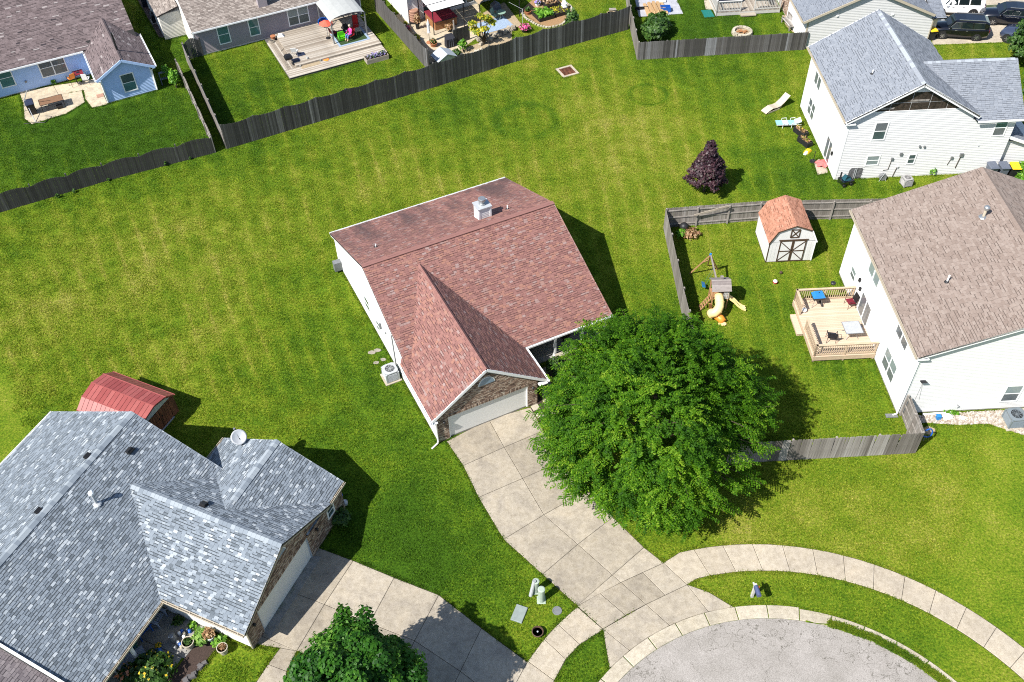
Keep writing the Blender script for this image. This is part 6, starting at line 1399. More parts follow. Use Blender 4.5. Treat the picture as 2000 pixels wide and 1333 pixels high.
for k in range(6):
    a, b_ = rp[k], rp[(k+1) % 6]; rc.face([(0, 0, .22), (*a, .04), ((a[0]+b_[0])*.48, (a[1]+b_[1])*.48, .16)], k/6); rc.face([(0, 0, .22), ((a[0]+b_[0])*.48, (a[1]+b_[1])*.48, .16), (*b_, .04)], 1-k/6)
    rc.face([(*a, .03), (*a, .04), ((a[0]+b_[0])*.48, (a[1]+b_[1])*.48, .16)], .5)
rc.build('crumpled_cover', 'pink_cloth' if 'pink_cloth' in MATS else 'coral_fabric', label='crumpled coral-red cloth by the slate-roofed house patio door', cat='cloth', loc=(*(23.66, 59.56), .03))
mat('tub_worn', (.16, .16, .165), .7, .8, 9); wb = thing('wheelbarrow_tray', 'black tub standing on edge against the siding of the slate-roofed house', 'tub', (25.54, 57.74), R(2))
pr = [(-.62, .02), (-.66, .25), (-.6, .95), (-.45, 1.12), (.45, 1.15), (.6, 1.0), (.62, .3), (.56, .02)]
MB().ext([(x, .0, z) for x, z in pr], (0, .1, 0)).build('rim', 'black_plastic', wb); MB().ext([(x*.82, -.02, .1+z*.8) for x, z in pr], (0, .03, 0)).build('basin', 'tub_worn', wb)
for x in (-.1, .02): MB().bar((x, -.06, .1), (x, -.05, .95), .05, .03).build('strut', 'pale_metal', wb)
cy = thing('yard_cart', 'dark blue ride-on toy heap by the black tub', 'cart', (24.75, 57.16), R(20)); MB().hexa([(-.42, -.3, .15), (.42, -.3, .15), (.42, .3, .15), (-.42, .3, .15), (-.5, -.36, .5), (.5, -.36, .42), (.5, .36, .42), (-.5, .36, .5)]).build('tray', 'ink_paint', cy); MB().hexa([(-.3, -.2, .5), (.3, -.25, .42), (.3, .25, .42), (-.3, .2, .5), (-.1, -.15, .85), (.25, -.1, .62), (.25, .1, .62), (-.1, .15, .85)]).build('hood', 'teal_paint' if 'teal_paint' in MATS else 'slate_plastic', cy)
MB().bar((-.4, .2, .5), (-.35, .25, 1.0), .12, .05).build('seat_back', 'black_plastic', cy)
for x, y in ((-.3, -.34), (.32, -.34), (-.3, .34), (.32, .34)): MB().tube([(x, y-.04, .13), (x, y+.04, .13)], .13, 10).build('wheel', 'black_plastic', cy)
mat('grey_worn', (.44, .43, .42), .6, .15); hr_ = thing('hose_reel', 'grey hose reel at the foot of the slate-roofed house siding', 'hose reel', (27.57, 57.54)); MB().tube([(0, -.12, .3), (0, .12, .3)], .27, 14).build('drum', 'grey_metal', hr_); MB().tube([(-.25, -.16, 0), (0, -.16, .75), (.25, -.16, 0)], .025, 5).build('stand', 'pale_metal', hr_)
condenser('air_conditioner', 'light grey air conditioner by the siding of the slate-roofed house', (*(29.11, 56.87), 0), R(12), .66, .7, 'grey_worn', False)
plant('shrub', 'tiny lime shrub on a stake by the slate-roofed house siding', 'shrub', (31.41, 58.00), .3, .3, .35, 'leaf_lime', .12, 90)
bin_('slate-blue wheelie bin leftmost of the row behind the tan roof peak', (35.51, 57.65), R(5), 'slate_plastic', 'slate_plastic', group='bins by the slate-roofed house'); bin_('slate-blue wheelie bin between another and the yellow-lidded one', (36.33, 57.62), R(2), 'slate_plastic', 'slate_plastic', group='bins by the slate-roofed house')
bin_('dark wheelie bin with yellow lid in the row by the slate-roofed house', (37.09, 57.53), R(-3), 'black_plastic', 'yellow_plastic', group='bins by the slate-roofed house')
plant('bush', 'round green bush beside the yellow-lidded bin', 'bush', (37.95, 57.49), .7, .7, .6, 'leaf_lime', .14, 700, stems=4); plant('bush', 'low green bush in front of the round bush, right edge', 'bush', (37.40, 56.54), .6, .6, .35, 'leaf_lime', .14, 400)
# pebble bed of the tan-roofed house
pb = plate('pebble_bed', [(23.55, 35.42), (28.71, 35.64), (31.08, 35.72), (30.01, 32.99), (29.16, 33.82), (27.42, 34.69), (25.63, 34.67), (23.62, 34.89)], -.02, .03, 'sandy_soil', ch=.02)
_q = [(23.55, 35.42), (28.71, 35.64), (31.08, 35.72), (30.01, 32.99), (29.16, 33.82), (27.42, 34.69), (25.63, 34.67), (23.62, 34.89)]
mb = MB(); xs = [p[0] for p in _q]; ys = [p[1] for p in _q]; c_ = 0
while c_ < 3600:
    x, y = U(min(xs), max(xs)), U(min(ys), max(ys))
    if inside(_q, x, y):
        r = U(.025, .06); a = U(0, 3); ti = random.random(); i = len(mb.v); z = .03
        mb.hexa([(x-r, y-r*.8, z), (x+r*.9, y-r, z), (x+r, y+r*.9, z), (x-r*.8, y+r, z), (x-r*.5, y-r*.5, z+r), (x+r*.5, y-r*.5, z+r*.9), (x+r*.4, y+r*.5, z+r), (x-r*.5, y+r*.4, z+r*.9)], ti)
        c_ += 1
mb.build('pebbles', 'pebbles', kind='stuff', label='pale pebbles filling the bed along the tan-roofed house', cat='pebbles')
condenser('air_conditioner', 'blue-grey fluted air conditioner on a pad in the pebble bed', (*(28.82, 34.73), 0), R(3), .95, .8, 'slate_vent' if 'slate_vent' in MATS else 'grey_metal')
MB().bar((0, 0, .06), (1.8, .12, .06), .1, .07).build('gutter_offcut', 'white_trim', label='white gutter length lying along the pebble bed wall', cat='gutter length', loc=(*(23.81, 35.41), .03))
MB().hexa([(-.12, -.12, 0), (.12, -.12, 0), (.12, .12, 0), (-.12, .12, 0), (-.1, -.1, .26), (.1, -.1, .26), (.1, .1, .26), (-.1, .1, .26)]).box(-.13, .13, -.13, .13, .26, .3).build('tub', 'sky_plastic', label='small sky-blue tub on the pebbles', cat='tub', loc=(*(24.62, 35.12), .03))
for lab, p, r in (('white crumpled bag on the pebbles beside the sky-blue tub', (25.21, 35.22), .22), ('small white stone-like bag further along the pebbles', (26.05, 35.11), .13)): MB().lathe([(r, 0), (r*1.15, r*.4), (r*.7, r*.8), (.02, r*.95)], n=9, sx=1.3).build('white_bag', 'white_fabric', label=lab, cat='bag', loc=(*p, .03))
plant('weed', 'low green weeds growing by the pebble bed wall', 'weeds', (25.54, 35.47), .5, .2, .12, 'leaf_lime', .1, 120)
plate('dirt_patch', [(23.49, 34.44), (23.91, 34.65), (24.25, 34.42), (24.23, 34.16), (23.79, 33.98), (23.49, 34.14)], -.02, .02, 'sandy_soil')
st_ = MB().box(-.35, .35, -.14, .14, 0, .05).build('splash_block', 'grey_metal', label='grey splash block at the foot of the tan-roofed house corner', cat='splash block', loc=(*(22.03, 35.43), 0))
wv = thing('hose_coil', 'blue hose coil hanging behind the near fence corner', 'hose', (23.31, 33.56)); MB().tube([(.3*math.cos(a), .05*math.sin(a*2), .75+.35*math.sin(a)) for a in np.linspace(0, 6.28, 17)], .04, 6).build('coil', 'blue_plastic', wv); MB().tube([(0, .02, 0), (0, .02, 1.1)], .025, 5).build('stake', 'grey_metal', wv)

# ================================================================ blue house yard
pt = bpy.data.objects.new('patio', None); COL.objects.link(pt); pt['kind'] = 'structure'
shrink_slabs(pt, [[(-40.87, 72.15), (-38.26, 73.05), (-37.40, 71.62), (-39.97, 70.44)], [(-38.26, 73.05), (-36.11, 73.59), (-35.16, 72.37), (-37.40, 71.62)], [(-39.97, 70.44), (-37.40, 71.62), (-35.62, 72.16), (-34.88, 70.44), (-35.94, 68.85), (-38.33, 67.43), (-39.18, 68.26)]], 'patio_concrete')
shrink_slabs(pt, [[(-36.03, 73.59), (-34.66, 74.17), (-33.33, 70.98), (-32.87, 70.05), (-34.05, 69.58), (-34.97, 70.90)]], 'patio_concrete')
MB().slab([(-.28, -.25), (.28, -.25), (.28, .25), (-.28, .25)], .03, .07).build('floor_grate', 'adobe_plastic', label='small brown-grey square grate on the patio by the blue extension', cat='grate', loc=(*(-33.84, 71.31), 0), rz=BZ)
tb = thing('garden_table', 'long brown-topped metal garden table on the blue house patio', 'table', (-37.27, 69.80), BZ)
MB().box(-.9, .9, -.48, .48, .68, .70).build('tabletop', 'cedar_dull' if 'cedar_dull' in MATS else 'adobe_plastic', tb)
f = MB()
for p, q in (((-.92, -.5), (.92, -.5)), ((.92, -.5), (.92, .5)), ((.92, .5), (-.92, .5)), ((-.92, .5), (-.92, -.5))): f.tube([(*p, .69), (*q, .69)], .025, 5)
f.build('frame', 'black_metal', tb)
for x, y in ((-.85, -.42), (.85, -.42), (.85, .42), (-.85, .42)): MB().tube([(x, y, .68), (x*1.05, y*1.05, 0)], .022, 5).build('leg', 'black_metal', tb)
MB().tube([(-.7, 0, .25), (.7, 0, .25)], .02, 5).build('stretcher', 'black_metal', tb)
cg = thing('firewood_rack', 'dark low metal stand under the garden table end', 'stand', (-36.67, 69.62), BZ); MB().hexa([(-.2, -.15, .05), (.2, -.15, .05), (.2, .15, .05), (-.2, .15, .05), (-.25, -.2, .3), (.25, -.2, .3), (.25, .2, .3), (-.25, .2, .3)]).build('basket', 'black_metal', cg)
for x in (-.18, .18): MB().box(x-.02, x+.02, -.15, .15, 0, .06).build('foot', 'black_metal', cg)
bin_('navy wheelie bin with lighter lid on the blue house patio', (-38.66, 68.97), BZ, 'black_plastic', 'navy_plastic', s=1.05)
hf = thing('hammock_frame', 'bent grey metal pole frame standing at the patio edge, blue house', 'frame', (-38.07, 67.64), 0)
q0 = Vector((*(-39.47, 69.30), 0)); q1 = Vector((*(-38.05, 67.56), 0)); tp = Vector((*(-38.36, 68.83), 2.2))
MB().tube([q0-q1, q0.lerp(tp, .5)-q1+Vector((-.1, 0, .1)), tp-q1], .03, 6).build('upright', 'pale_metal', hf); MB().tube([Vector((0, 0, .03)), Vector((*(-38.99, 69.08), 1.2))-q1, tp-q1+Vector((0, 0, .02))], .03, 6).build('upright', 'pale_metal', hf)
MB().tube([(-.9, -.2, .03), (0, 0, .03), (.75, -.1, .03), (1.1, .75, .03), (.5, .9, .03)], .03, 6).build('base', 'black_metal', hf)
wire_chair('white-cushioned dark chair nearest the blue extension wall', (-35.47, 73.33), BZ+R(160), .03, 'white_fabric', group='chairs by the blue house wall', hb=1.05); wire_chair('white-cushioned dark chair behind the small brown table, against the blue wall', (-36.70, 74.42), BZ+R(-60), .03, 'white_fabric', group='chairs by the blue house wall', hb=1.05)
wire_chair('bar stool with orange cover beside the blue house wall', (-36.50, 72.98), BZ+R(200), .03, 'orange_fabric', hb=1.25, sh=.75, name='bar_stool'); wire_chair('white-cushioned chair half hidden by the extension roof edge', (-36.01, 74.63), BZ+R(20), .03, 'white_fabric', group='chairs by the blue house wall', hb=1.05)
tb = thing('bistro_table', 'small dark red-brown square table between the white-cushioned chairs', 'table', (-36.16, 73.75), BZ); tb.location.z = .03; MB().box(-.4, .4, -.4, .4, .72, .76).build('tabletop', 'maroon_fabric', tb)
for x, y in ((-.34, -.34), (.34, -.34), (.34, .34), (-.34, .34)): MB().box(x-.025, x+.025, y-.025, y+.025, 0, .72).build('leg', 'black_metal', tb)
MB().box(-.12, .12, -.1, .1, .76, .8).build('tray', 'black_plastic', tb)
plant('weed', 'small leafy weed at the foot of the blue house wall', 'weeds', (-38.31, 73.37), .3, .25, .22, 'leaf_lime', .12, 90)
plant('sapling', 'bright green leafy sapling at the gap beside the blue extension', 'sapling', (-27.68, 72.28), .45, .45, .85, 'leaf_lime', .16, 340, stems=5); plant('shrub', 'pale green shrub tip rising behind the sapling', 'shrub', (-28.55, 73.26), .35, .35, .8, 'leaf_lime', .13, 150)
fr_ = thing('window_frame_stack', 'old grey window frames propped in the shade by the blue extension', 'frames', (-28.93, 72.64), BZ)
for k in range(3): MB().bar((0, .1*k, .05), (0, .1*k+.25, 1.0), .06, .05).bar((.8, .1*k, .05), (.8, .1*k+.25, 1.0), .06, .05).bar((0, .1*k+.25, 1.0), (.8, .1*k+.25, 1.0), .06, .05).bar((0, .1*k+.12, .5), (.8, .1*k+.12, .5), .05, .05).build('frame', 'slate_plastic', fr_)
plate('footpath', [(-34.77, 87.71), (-31.12, 80.68), (-30.36, 80.38), (-29.59, 81.06), (-32.09, 86.60), (-33.41, 90.68), (-36.18, 90.82)], -.05, .025, 'adobe_pave', ch=.02)
condenser('air_conditioner', 'dark air conditioner on the brown path beside the mauve house', (*(-31.97, 83.55), .02), TZ, .8, .8, 'black_metal', True, louvre='black_metal')
bg_ = thing('covered_grill', 'black covered grill on the brown path at the top edge', 'grill', (-33.41, 86.67), TZ); MB().hexa([(-.6, -.35, 0), (.6, -.35, 0), (.6, .35, 0), (-.6, .35, 0), (-.55, -.3, 1.0), (.55, -.3, 1.0), (.5, .25, 1.15), (-.5, .25, 1.15)]).build('cover', 'black_fabric', bg_); MB().box(-.75, -.58, -.25, .25, .75, .82).box(.58, .75, -.25, .25, .75, .82).build('shelf', 'black_fabric', bg_)

# ================================================================ big pale deck
dk = thing('deck', 'wide weathered pale timber deck with lower border step behind the mauve house', 'deck', T0, TZ)
n = 43; w = 6.1/n
me = [MB().box(6.95, 14.75, 0, w-.012, .33, .37, k/5).mesh('deck_board', 'pale_deck') for k in range(6)]
for k in range(n): piece('deck_board', random.choice(me), dk, loc=(U(-.02, .02), -6.15+w*k, U(-.003, .003)))
MB().box(6.94, 14.74, -6.17, -6.15, .18, .365).box(6.93, 6.95, -6.15, -.05, .18, .365).build('fascia', 'pale_deck', dk)
me = [MB().box(5.9, 14.75, 0, .135, .16, .2, k/5).mesh('border_board', 'pale_deck') for k in range(6)]
for k in range(9): piece('border_board', random.choice(me), dk, loc=(0, -7.5+.147*k, 0))
me = [MB().box(0, .135, -6.15, -1.0, .16, .2, k/5).mesh('border_board', 'pale_deck') for k in range(6)]
for k in range(7): piece('border_board', random.choice(me), dk, loc=(5.9+.147*k, 0, 0))
MB().box(5.92, 14.73, -7.48, -7.44, -.05, .155).box(5.9, 5.94, -7.44, -1, -.05, .155).box(5.95, 14.7, -7.4, -.1, -.05, .1).build('apron', 'grey_wood', dk)
NOGRASS.append([tuple((Matrix.Rotation(TZ, 3, 'Z') @ Vector((x, y, 0))).to_2d()+Vector(T0)) for x, y in ((5.9, -7.5), (14.8, -7.5), (14.8, 0), (5.9, 0))])
def on_t(x, y, z=.37): v = (Matrix.Rotation(TZ, 3, 'Z') @ Vector((x, y, 0))).to_2d()+Vector(T0); return (v.x, v.y, z)
kettle_grill('charcoal_grill', 'small black square grill at the left front of the pale deck', (-18.51, 75.06), TZ, 'black_metal', .2, True)
fc = thing('folding_chair', 'white folding chair on the pale deck near the black grill', 'chair', (*(-18.18, 76.42), .37), TZ+R(150)); MB().box(-.25, .25, -.22, .22, .4, .43).build('seat', 'white_fabric', fc); MB().hexa([(-.25, .2, .45), (.25, .2, .45), (.25, .23, .45), (-.25, .23, .45), (-.24, .36, .85), (.24, .36, .85), (.24, .39, .85), (-.24, .39, .85)]).build('backrest', 'white_fabric', fc)
for s in (-1, 1): MB().tube([(s*.26, -.25, 0), (s*.24, .3, .8)], .014, 5).build('leg', 'slate_plastic', fc); MB().tube([(s*.26, .3, 0), (s*.24, -.2, .42)], .014, 5).build('leg', 'slate_plastic', fc)
for lab, p in (('navy seat pad on the pale deck, the farther one', (-17.70, 76.48)), ('navy seat pad on the pale deck, beside the black grill', (-18.02, 75.58))): MB().slab([(-.33, -.24), (.33, -.24), (.33, .24), (-.33, .24)], .0, .07, .03).build('seat_pad', 'navy_plastic', label=lab, cat='cushion', group='navy pads on the pale deck', loc=(*p, .37), rz=TZ)
for lab, p, c in (('pale door mat on the front step of the pale deck', (-16.71, 75.06), 'pale_stone'), ('small orange frisbee on the front step of the pale deck', (-15.47, 75.83), 'orange_fabric')):
    if 'mat' in lab: MB().box(-.85, .85, -.3, .3, 0, .015).build('door_mat', 'sandy_soil', label=lab, cat='mat', loc=(*p, .202), rz=TZ)
    else: MB().lathe([(.24, 0), (.26, .02), (.2, .05)], n=14).build('frisbee', c, label=lab, cat='frisbee', loc=(*p, .202))
for lab, p in (('pair of pale shoes on the upper boards of the pale deck', (-17.00, 75.86)), ('pale toy on the front step of the pale deck', (-15.91, 75.77)), ('small pale dish at the step corner of the pale deck', (-17.53, 74.93))):
    z = .37 if 'upper' in lab else .2; o = MB().box(-.14, -.02, -.16, .16, 0, .1).hexa([(-.12, -.16, .1), (-.04, -.16, .1), (-.04, .02, .1), (-.12, .02, .1), (-.11, -.14, .16), (-.05, -.14, .16), (-.05, -.02, .16), (-.11, -.02, .16)]).build('shoe', 'grey_canvas', label=lab, cat='shoes' if 'shoes' in lab else 'toy' if 'toy' in lab else 'dish', loc=(*p, z), rz=TZ)
gh_ = thing('garden_hose', 'grey-green garden hose coiled on the left border of the pale deck', 'hose', (*(-20.65, 79.05), .2), TZ)
MB().tube([(.3*math.cos(a)*(1-a/40), .3*math.sin(a)*(1-a/40), .03+a*.004) for a in np.linspace(0, 18, 60)], .03, 5).tube([(.3, 0, .03), (.5, -.8, .03), (.9, -1.0, .03), (.6, -1.6, .03), (.2, -2.0, .03), (.5, -2.5, .03), (.9, -2.1, .03)], .03, 5).build('coil', 'stone', gh_)
MB().lathe([(.16, 0), (.22, .28), (.24, .28), (.24, .33), (.18, .33)], n=14).build('flower_pot', 'terracotta', label='terracotta pot at the left back corner of the pale deck', cat='pot', loc=(*(-20.58, 79.48), .2)); MB().hexa([(-.3, -.2, 0), (.3, -.2, 0), (.3, .2, 0), (-.3, .2, 0), (-.2, -.1, .25), (.1, -.1, .3), (.2, .1, .2), (-.2, .1, .25)]).build('white_bundle', 'white_fabric', label='white bundle against the mauve siding at the deck edge', cat='bundle', loc=(*(-19.89, 79.68), .37))
# canopy
cn = thing('canopy', 'grey-white arched cloth canopy on four posts over the pale deck', 'canopy', on_t(12.6, -2.6), TZ)
cw, cd, chh = 1.55, 1.75, 2.25
cpx = [(-14.57, 77.61), (-12.29, 78.71), (-13.68, 81.99), (-16.01, 80.83)]
for x, y in ((-cw, -cd), (cw, -cd), (cw, cd), (-cw, cd)): MB().box(x-.05, x+.05, y-.05, y+.05, 0, chh-.1).build('post', 'grey_metal', cn); MB().tube([(x, y, 1.6), (x*.6, y, 2.15)], .025, 5).build('brace', 'grey_metal', cn)
A_ = np.linspace(0, math.pi, 9); sec = [(-(cw+.08)*math.cos(a), chh-.12+.42*math.sin(a)) for a in A_]
pl = MB()
for i in range(8):
    for j in range(6):
        y0, y1 = -cd-.1+(2*cd+.2)*j/6, -cd-.1+(2*cd+.2)*(j+1)/6; (x0, z0), (x1, z1) = sec[i], sec[i+1]; sg = .03*math.sin(j*2.1)
        pl.face([(x0, y0, z0), (x1, y0, z1), (x1, y1, z1), (x0, y1, z0)], random.random()); 
pl.build('canopy_cloth', 'grey_canvas', cn)
for y in (-cd, -cd*.33, cd*.33, cd): MB().tube([(x, y, z-.03) for x, z in sec], .03, 5).build('arch_rib', 'grey_metal', cn)
for x in (-cw, cw): MB().bar((x, -cd, chh-.12), (x, cd, chh-.12), .06, .08).build('side_beam', 'grey_metal', cn)
for k in range(6): MB().bar((-cw+.3+k*.5, cd+.1, chh+.1), (-cw+.3+k*.5, cd+.5, chh+.18), .05, .07).build('rafter_end', 'white_trim', cn)
def rug(label, p, w, d, m, z=.372, edge=None):
    t = MB().box(-w/2, w/2, -d/2, d/2, 0, .012).build('rug', m, label=label, cat='rug', loc=(*p, z), rz=TZ)
    if edge: MB().box(-w/2, w/2, -d/2, -d/2+.2, .012, .016).box(-w/2, w/2, d/2-.2, d/2, .012, .016).box(-w/2, -w/2+.2, -d/2+.2, d/2-.2, .012, .016).box(w/2-.2, w/2, -d/2+.2, d/2-.2, .012, .016).build('border', edge, t)
mat('rug_green', (0.035, 0.075, 0.02), .95, .3, 8); mat('rug_blue', (.35, .45, .60), .95, .3, 10)
rug('green rug with blue-white border under the cloth canopy', (-13.70, 79.30), 2.9, 2.5, 'rug_green', edge='rug_blue')
mu = thing('patio_umbrella', 'coral-red patio umbrella left of the cloth canopy', 'umbrella', (*(-15.63, 79.13), .37), TZ)
for k in range(8):
    a0, a1 = k*math.pi/4, (k+1)*math.pi/4; MB().ext([(0, 0, 1.75), (.62*math.cos(a0), .62*math.sin(a0), 1.42), (.62*math.cos(a1), .62*math.sin(a1), 1.42)], (0, 0, -.02)).build('canopy_panel', 'coral_fabric', mu)
MB().tube([(0, 0, 0), (0, 0, 1.8)], .02, 6).build('pole', 'grey_metal', mu); MB().lathe([(.22, 0), (.2, .06), (.04, .1)], n=12).build('base', 'black_metal', mu)
def camp_chair(label, p, rz, m, hb=.95, z=.37): return wire_chair(label, p, rz, z, m, 'black_metal', True, None, None, hb, 'camp_chair')
camp_chair('maroon camp chair under the coral umbrella', (-15.16, 79.37), TZ+R(100), 'maroon_fabric'); camp_chair('tall red camp chair at the back of the canopy rug', (-13.25, 80.34), TZ+R(-20), 'red_fabric', 1.3); camp_chair('red camp chair with the seated person under the canopy', (-13.57, 78.86), TZ+R(-70), 'red_fabric')
tc = thing('toddler_chair', 'bright green plastic toddler seat on the canopy rug', 'toy chair', (*(-14.33, 78.81), .39), TZ); MB().hexa([(-.3, -.3, .05), (.3, -.3, .05), (.3, .3, .05), (-.3, .3, .05), (-.34, -.32, .28), (.34, -.32, .28), (.34, .32, .28), (-.34, .32, .28)]).build('seat', 'lime_plastic', tc); MB().hexa([(-.3, .22, .28), (.3, .22, .28), (.3, .32, .28), (-.3, .32, .28), (-.26, .26, .6), (.26, .26, .6), (.26, .36, .6), (-.26, .36, .6)]).build('backrest', 'lime_plastic', tc)
for x in (-.34, .28): MB().box(x, x+.06, -.28, .25, .28, .42).build('armrest', 'lime_plastic', tc)
tg = thing('toy_tray', 'dark green and black toy tray behind the green toddler seat', 'tray', (*(-14.74, 79.70), .385), TZ); MB().box(-.5, .5, -.3, .3, 0, .1).build('tray', 'green_dark' if 'green_dark' in MATS else 'black_plastic', tg); MB().box(-.55, .0, .32, .6, 0, .08).build('lid', 'lime_plastic', tg)
gd_ = thing('push_toy', 'black and silver push toy at the back of the canopy rug', 'toy', (*(-14.23, 80.57), .385), TZ); MB().hexa([(-.3, -.2, .15), (.3, -.2, .15), (.3, .2, .15), (-.3, .2, .15), (-.2, -.15, .45), (.15, -.15, .5), (.15, .15, .5), (-.2, .15, .45)]).build('body', 'black_plastic', gd_); MB().tube([(.3, 0, .3), (.55, 0, .9), (.3, .0, 1.0)], .02, 5).build('handle', 'grey_metal', gd_)
for x, y in ((-.22, -.22), (.22, -.22), (.22, .22), (-.22, .22)): MB().tube([(x, y-.03, .12), (x, y+.03, .12)], .12, 10).build('wheel', 'black_plastic', gd_)
MB().box(-.28, .28, -.28, .28, .36, .44).box(-.25, -.2, -.25, -.2, 0, .36).box(.2, .25, -.25, -.2, 0, .36).box(-.25, -.2, .2, .25, 0, .36).box(.2, .25, .2, .25, 0, .36).build('footstool', 'pale_stone', label='low pale footstool in front of the tall red chair', cat='footstool', loc=(*(-13.06, 79.80), .37), rz=TZ)
bt = thing('storage_tub', 'royal blue tub leaning on the mauve wall by the umbrella', 'tub', (*(-16.33, 81.21), .37), TZ); o = MB().lathe([(.3, 0), (.36, .45), (.4, .46), (.4, .5), (.34, .5), (.28, .06)], n=14, sx=1.2, sy=.9).build('tub', 'blue_plastic', bt); o.rotation_euler = (R(70), 0, 0); o.location = (0, .2, .45); MB().lathe([(.1, .02), (.1, .05)], n=10).build('tub_base', 'sky_plastic', bt).location = (0, -.25, .45)
# person sitting in the red chair
def person():
    t = bpy.data.meshes.new('person'); 
    V = [(0, 0, .52), (0, .02, .72), (0, .06, .98), (0, .05, 1.08), (0, .03, 1.16), (0, .0, 1.28), (.10, -.02, .52), (.13, -.40, .52), (.13, -.46, .12), (.13, -.58, .08), (-.10, -.02, .52), (-.13, -.40, .52), (-.13, -.46, .12), (-.13, -.58, .08), (.19, .05, .98), (.25, -.10, .76), (.18, -.32, .66), (.16, -.4, .64), (-.19, .05, .98), (-.25, -.10, .76), (-.18, -.32, .66), (-.16, -.4, .64)]
    E = [(0, 1), (1, 2), (2, 3), (3, 4), (4, 5), (0, 6), (6, 7), (7, 8), (8, 9), (0, 10), (10, 11), (11, 12), (12, 13), (2, 14), (14, 15), (15, 16), (16, 17), (2, 18), (18, 19), (19, 20), (20, 21)]
    rad = [.15, .14, .15, .06, .06, .10, .10, .075, .05, .045, .10, .075, .05, .045, .06, .045, .035, .03, .06, .045, .035, .03]
    t.from_pydata(V, E, []);
    o = bpy.data.objects.new('person', t); COL.objects.link(o)
    o.modifiers.new('skin', 'SKIN'); sv = t.skin_vertices[0].data
    for k, r in enumerate(rad): sv[k].radius = (r, r*.85); sv[k].use_root = (k == 0)
    ss = o.modifiers.new('sub', 'SUBSURF'); ss.levels = 1; ss.render_levels = 2
    mm, nt, b = newmat('clothed_skin'); tc = _n(nt, 'ShaderNodeTexCoord'); sp = _n(nt, 'ShaderNodeSeparateXYZ'); nt.links.new(tc.outputs['Object'], sp.inputs[0])
    c = ramp(nt, math_(nt, 'MULTIPLY', sp.outputs[2], .7), [(0.0, (.55, .33, .24)), (.2, (.10, .16, .38)), (.41, (.72, .05, .28)), (.74, (.55, .33, .24))], 'CONSTANT'); nt.links.new(c, b.inputs['Base Color']); b.inputs['Roughness'].default_value = .8
    t.materials.append(mm)
    o.location = (*(-13.57, 78.86), .37); o.rotation_euler = (0, 0, TZ+R(-70))
    tag(o, 'person in pink top and blue shorts sitting in a red chair under the canopy', 'person')
    MB().lathe([(.105, 0), (.12, .06), (.10, .13), (.03, .17)], n=14).build('hair', 'pale_stone', o, smooth=True).location = (0, .02, 1.24)
person()
pb_ = planter_box('long weathered timber planter of small white and blue flowers at the deck corner', (*on_t(13.55, -8.0, 0)[:2], 0), TZ, 2.0, .8, .42, 'pale_deck', cat='planter'); planted(pb_, 1.7, .5, .4, 'petal_violet', 90, .11, .25); planted(pb_, 1.7, .5, .38, 'leaf_bush', 60, .12, .3)
# ================================================================ hot tub patio
plate('patio', [(-9.74, 83.79), (-8.77, 85.07), (-6.86, 87.32), (-2.84, 88.12), (-1.62, 80.45), (-3.64, 77.48), (-5.71, 76.14), (-6.64, 77.19)], -.05, .03, 'patio_concrete', ch=.01)
plate('planting_strip', [(-10.01, 83.61), (-9.74, 83.79), (-6.64, 77.19), (-5.71, 76.14), (-3.64, 77.48), (0.67, 80.17), (0.64, 78.40), (-5.58, 74.81), (-6.18, 74.51)], -.05, .02, 'sandy_soil', ch=.01)
ht_ = thing('hot_tub', 'orange timber hot tub with maroon cover under the white-panelled pergola', 'hot tub', (-5.72, 82.01), WZ)
hw2 = 1.05
me = [MB().box(-.055, .055, -.02, .02, 0, .78, k/3).mesh('stave', 'cedar') for k in range(2)]
for k in range(17):
    x = -hw2+.06+k*.124
    piece('stave', me[k % 2], ht_, loc=(x, -hw2, .03)); piece('stave', me[k % 2], ht_, loc=(x, hw2, .03)); piece('stave', me[k % 2], ht_, loc=(-hw2, x, .03), rot=(0, 0, R(90))); piece('stave', me[k % 2], ht_, loc=(hw2, x, .03), rot=(0, 0, R(90)))
MB().box(-hw2, hw2, -hw2, hw2, .03, .76).build('shell', 'cedar', ht_)
for s in (0, 1): MB().slab([(-hw2-.08, -hw2-.08+s*1.14), (hw2+.08, -hw2-.08+s*1.14), (hw2+.08, s*1.13+.02), (-hw2-.08, s*1.13+.02)], .82, .93, .04).build('cover_half', 'maroon_fabric', ht_)
MB().tube([(-.9, -hw2-.12, .86), (.9, -hw2-.12, .86)], .035, 6).build('cover_bar', 'black_plastic', ht_)
pg = thing('pergola', 'pergola with translucent white roof panels over the hot tub', 'pergola', (-5.72, 82.01), WZ)
for x, y in ((-1.5, -1.7), (1.5, -1.7), (1.5, 1.5), (-1.5, 1.5)): MB().box(x-.035, x+.035, y-.035, y+.035, 0, 2.3 if y < 0 else 2.5).build('post', 'black_metal', pg)
for i in range(2):
    for j in range(3):
        y0, y1 = -1.8+j*1.15, -1.8+(j+1)*1.15-.08; z0, z1 = 2.32+.07*j, 2.32+.07*(j+1)-.004
        MB().hexa([(-1.6+i*1.62, y0, z0), (-.02+i*1.62, y0, z0), (-.02+i*1.62, y1, z1), (-1.6+i*1.62, y1, z1), (-1.6+i*1.62, y0, z0+.03), (-.02+i*1.62, y0, z0+.03), (-.02+i*1.62, y1, z1+.03), (-1.6+i*1.62, y1, z1+.03)]).build('roof_panel', 'white_fabric', pg)
for j in range(4): MB().bar((-1.62, -1.82+j*1.15, 2.33+.07*j), (1.64, -1.82+j*1.15, 2.33+.07*j), .07, .07).build('rafter', 'black_metal', pg)
for x in (-1.6, 1.62): MB().bar((x, -1.8, 2.3), (x, 1.65, 2.52), .06, .06).build('side_beam', 'black_metal', pg)
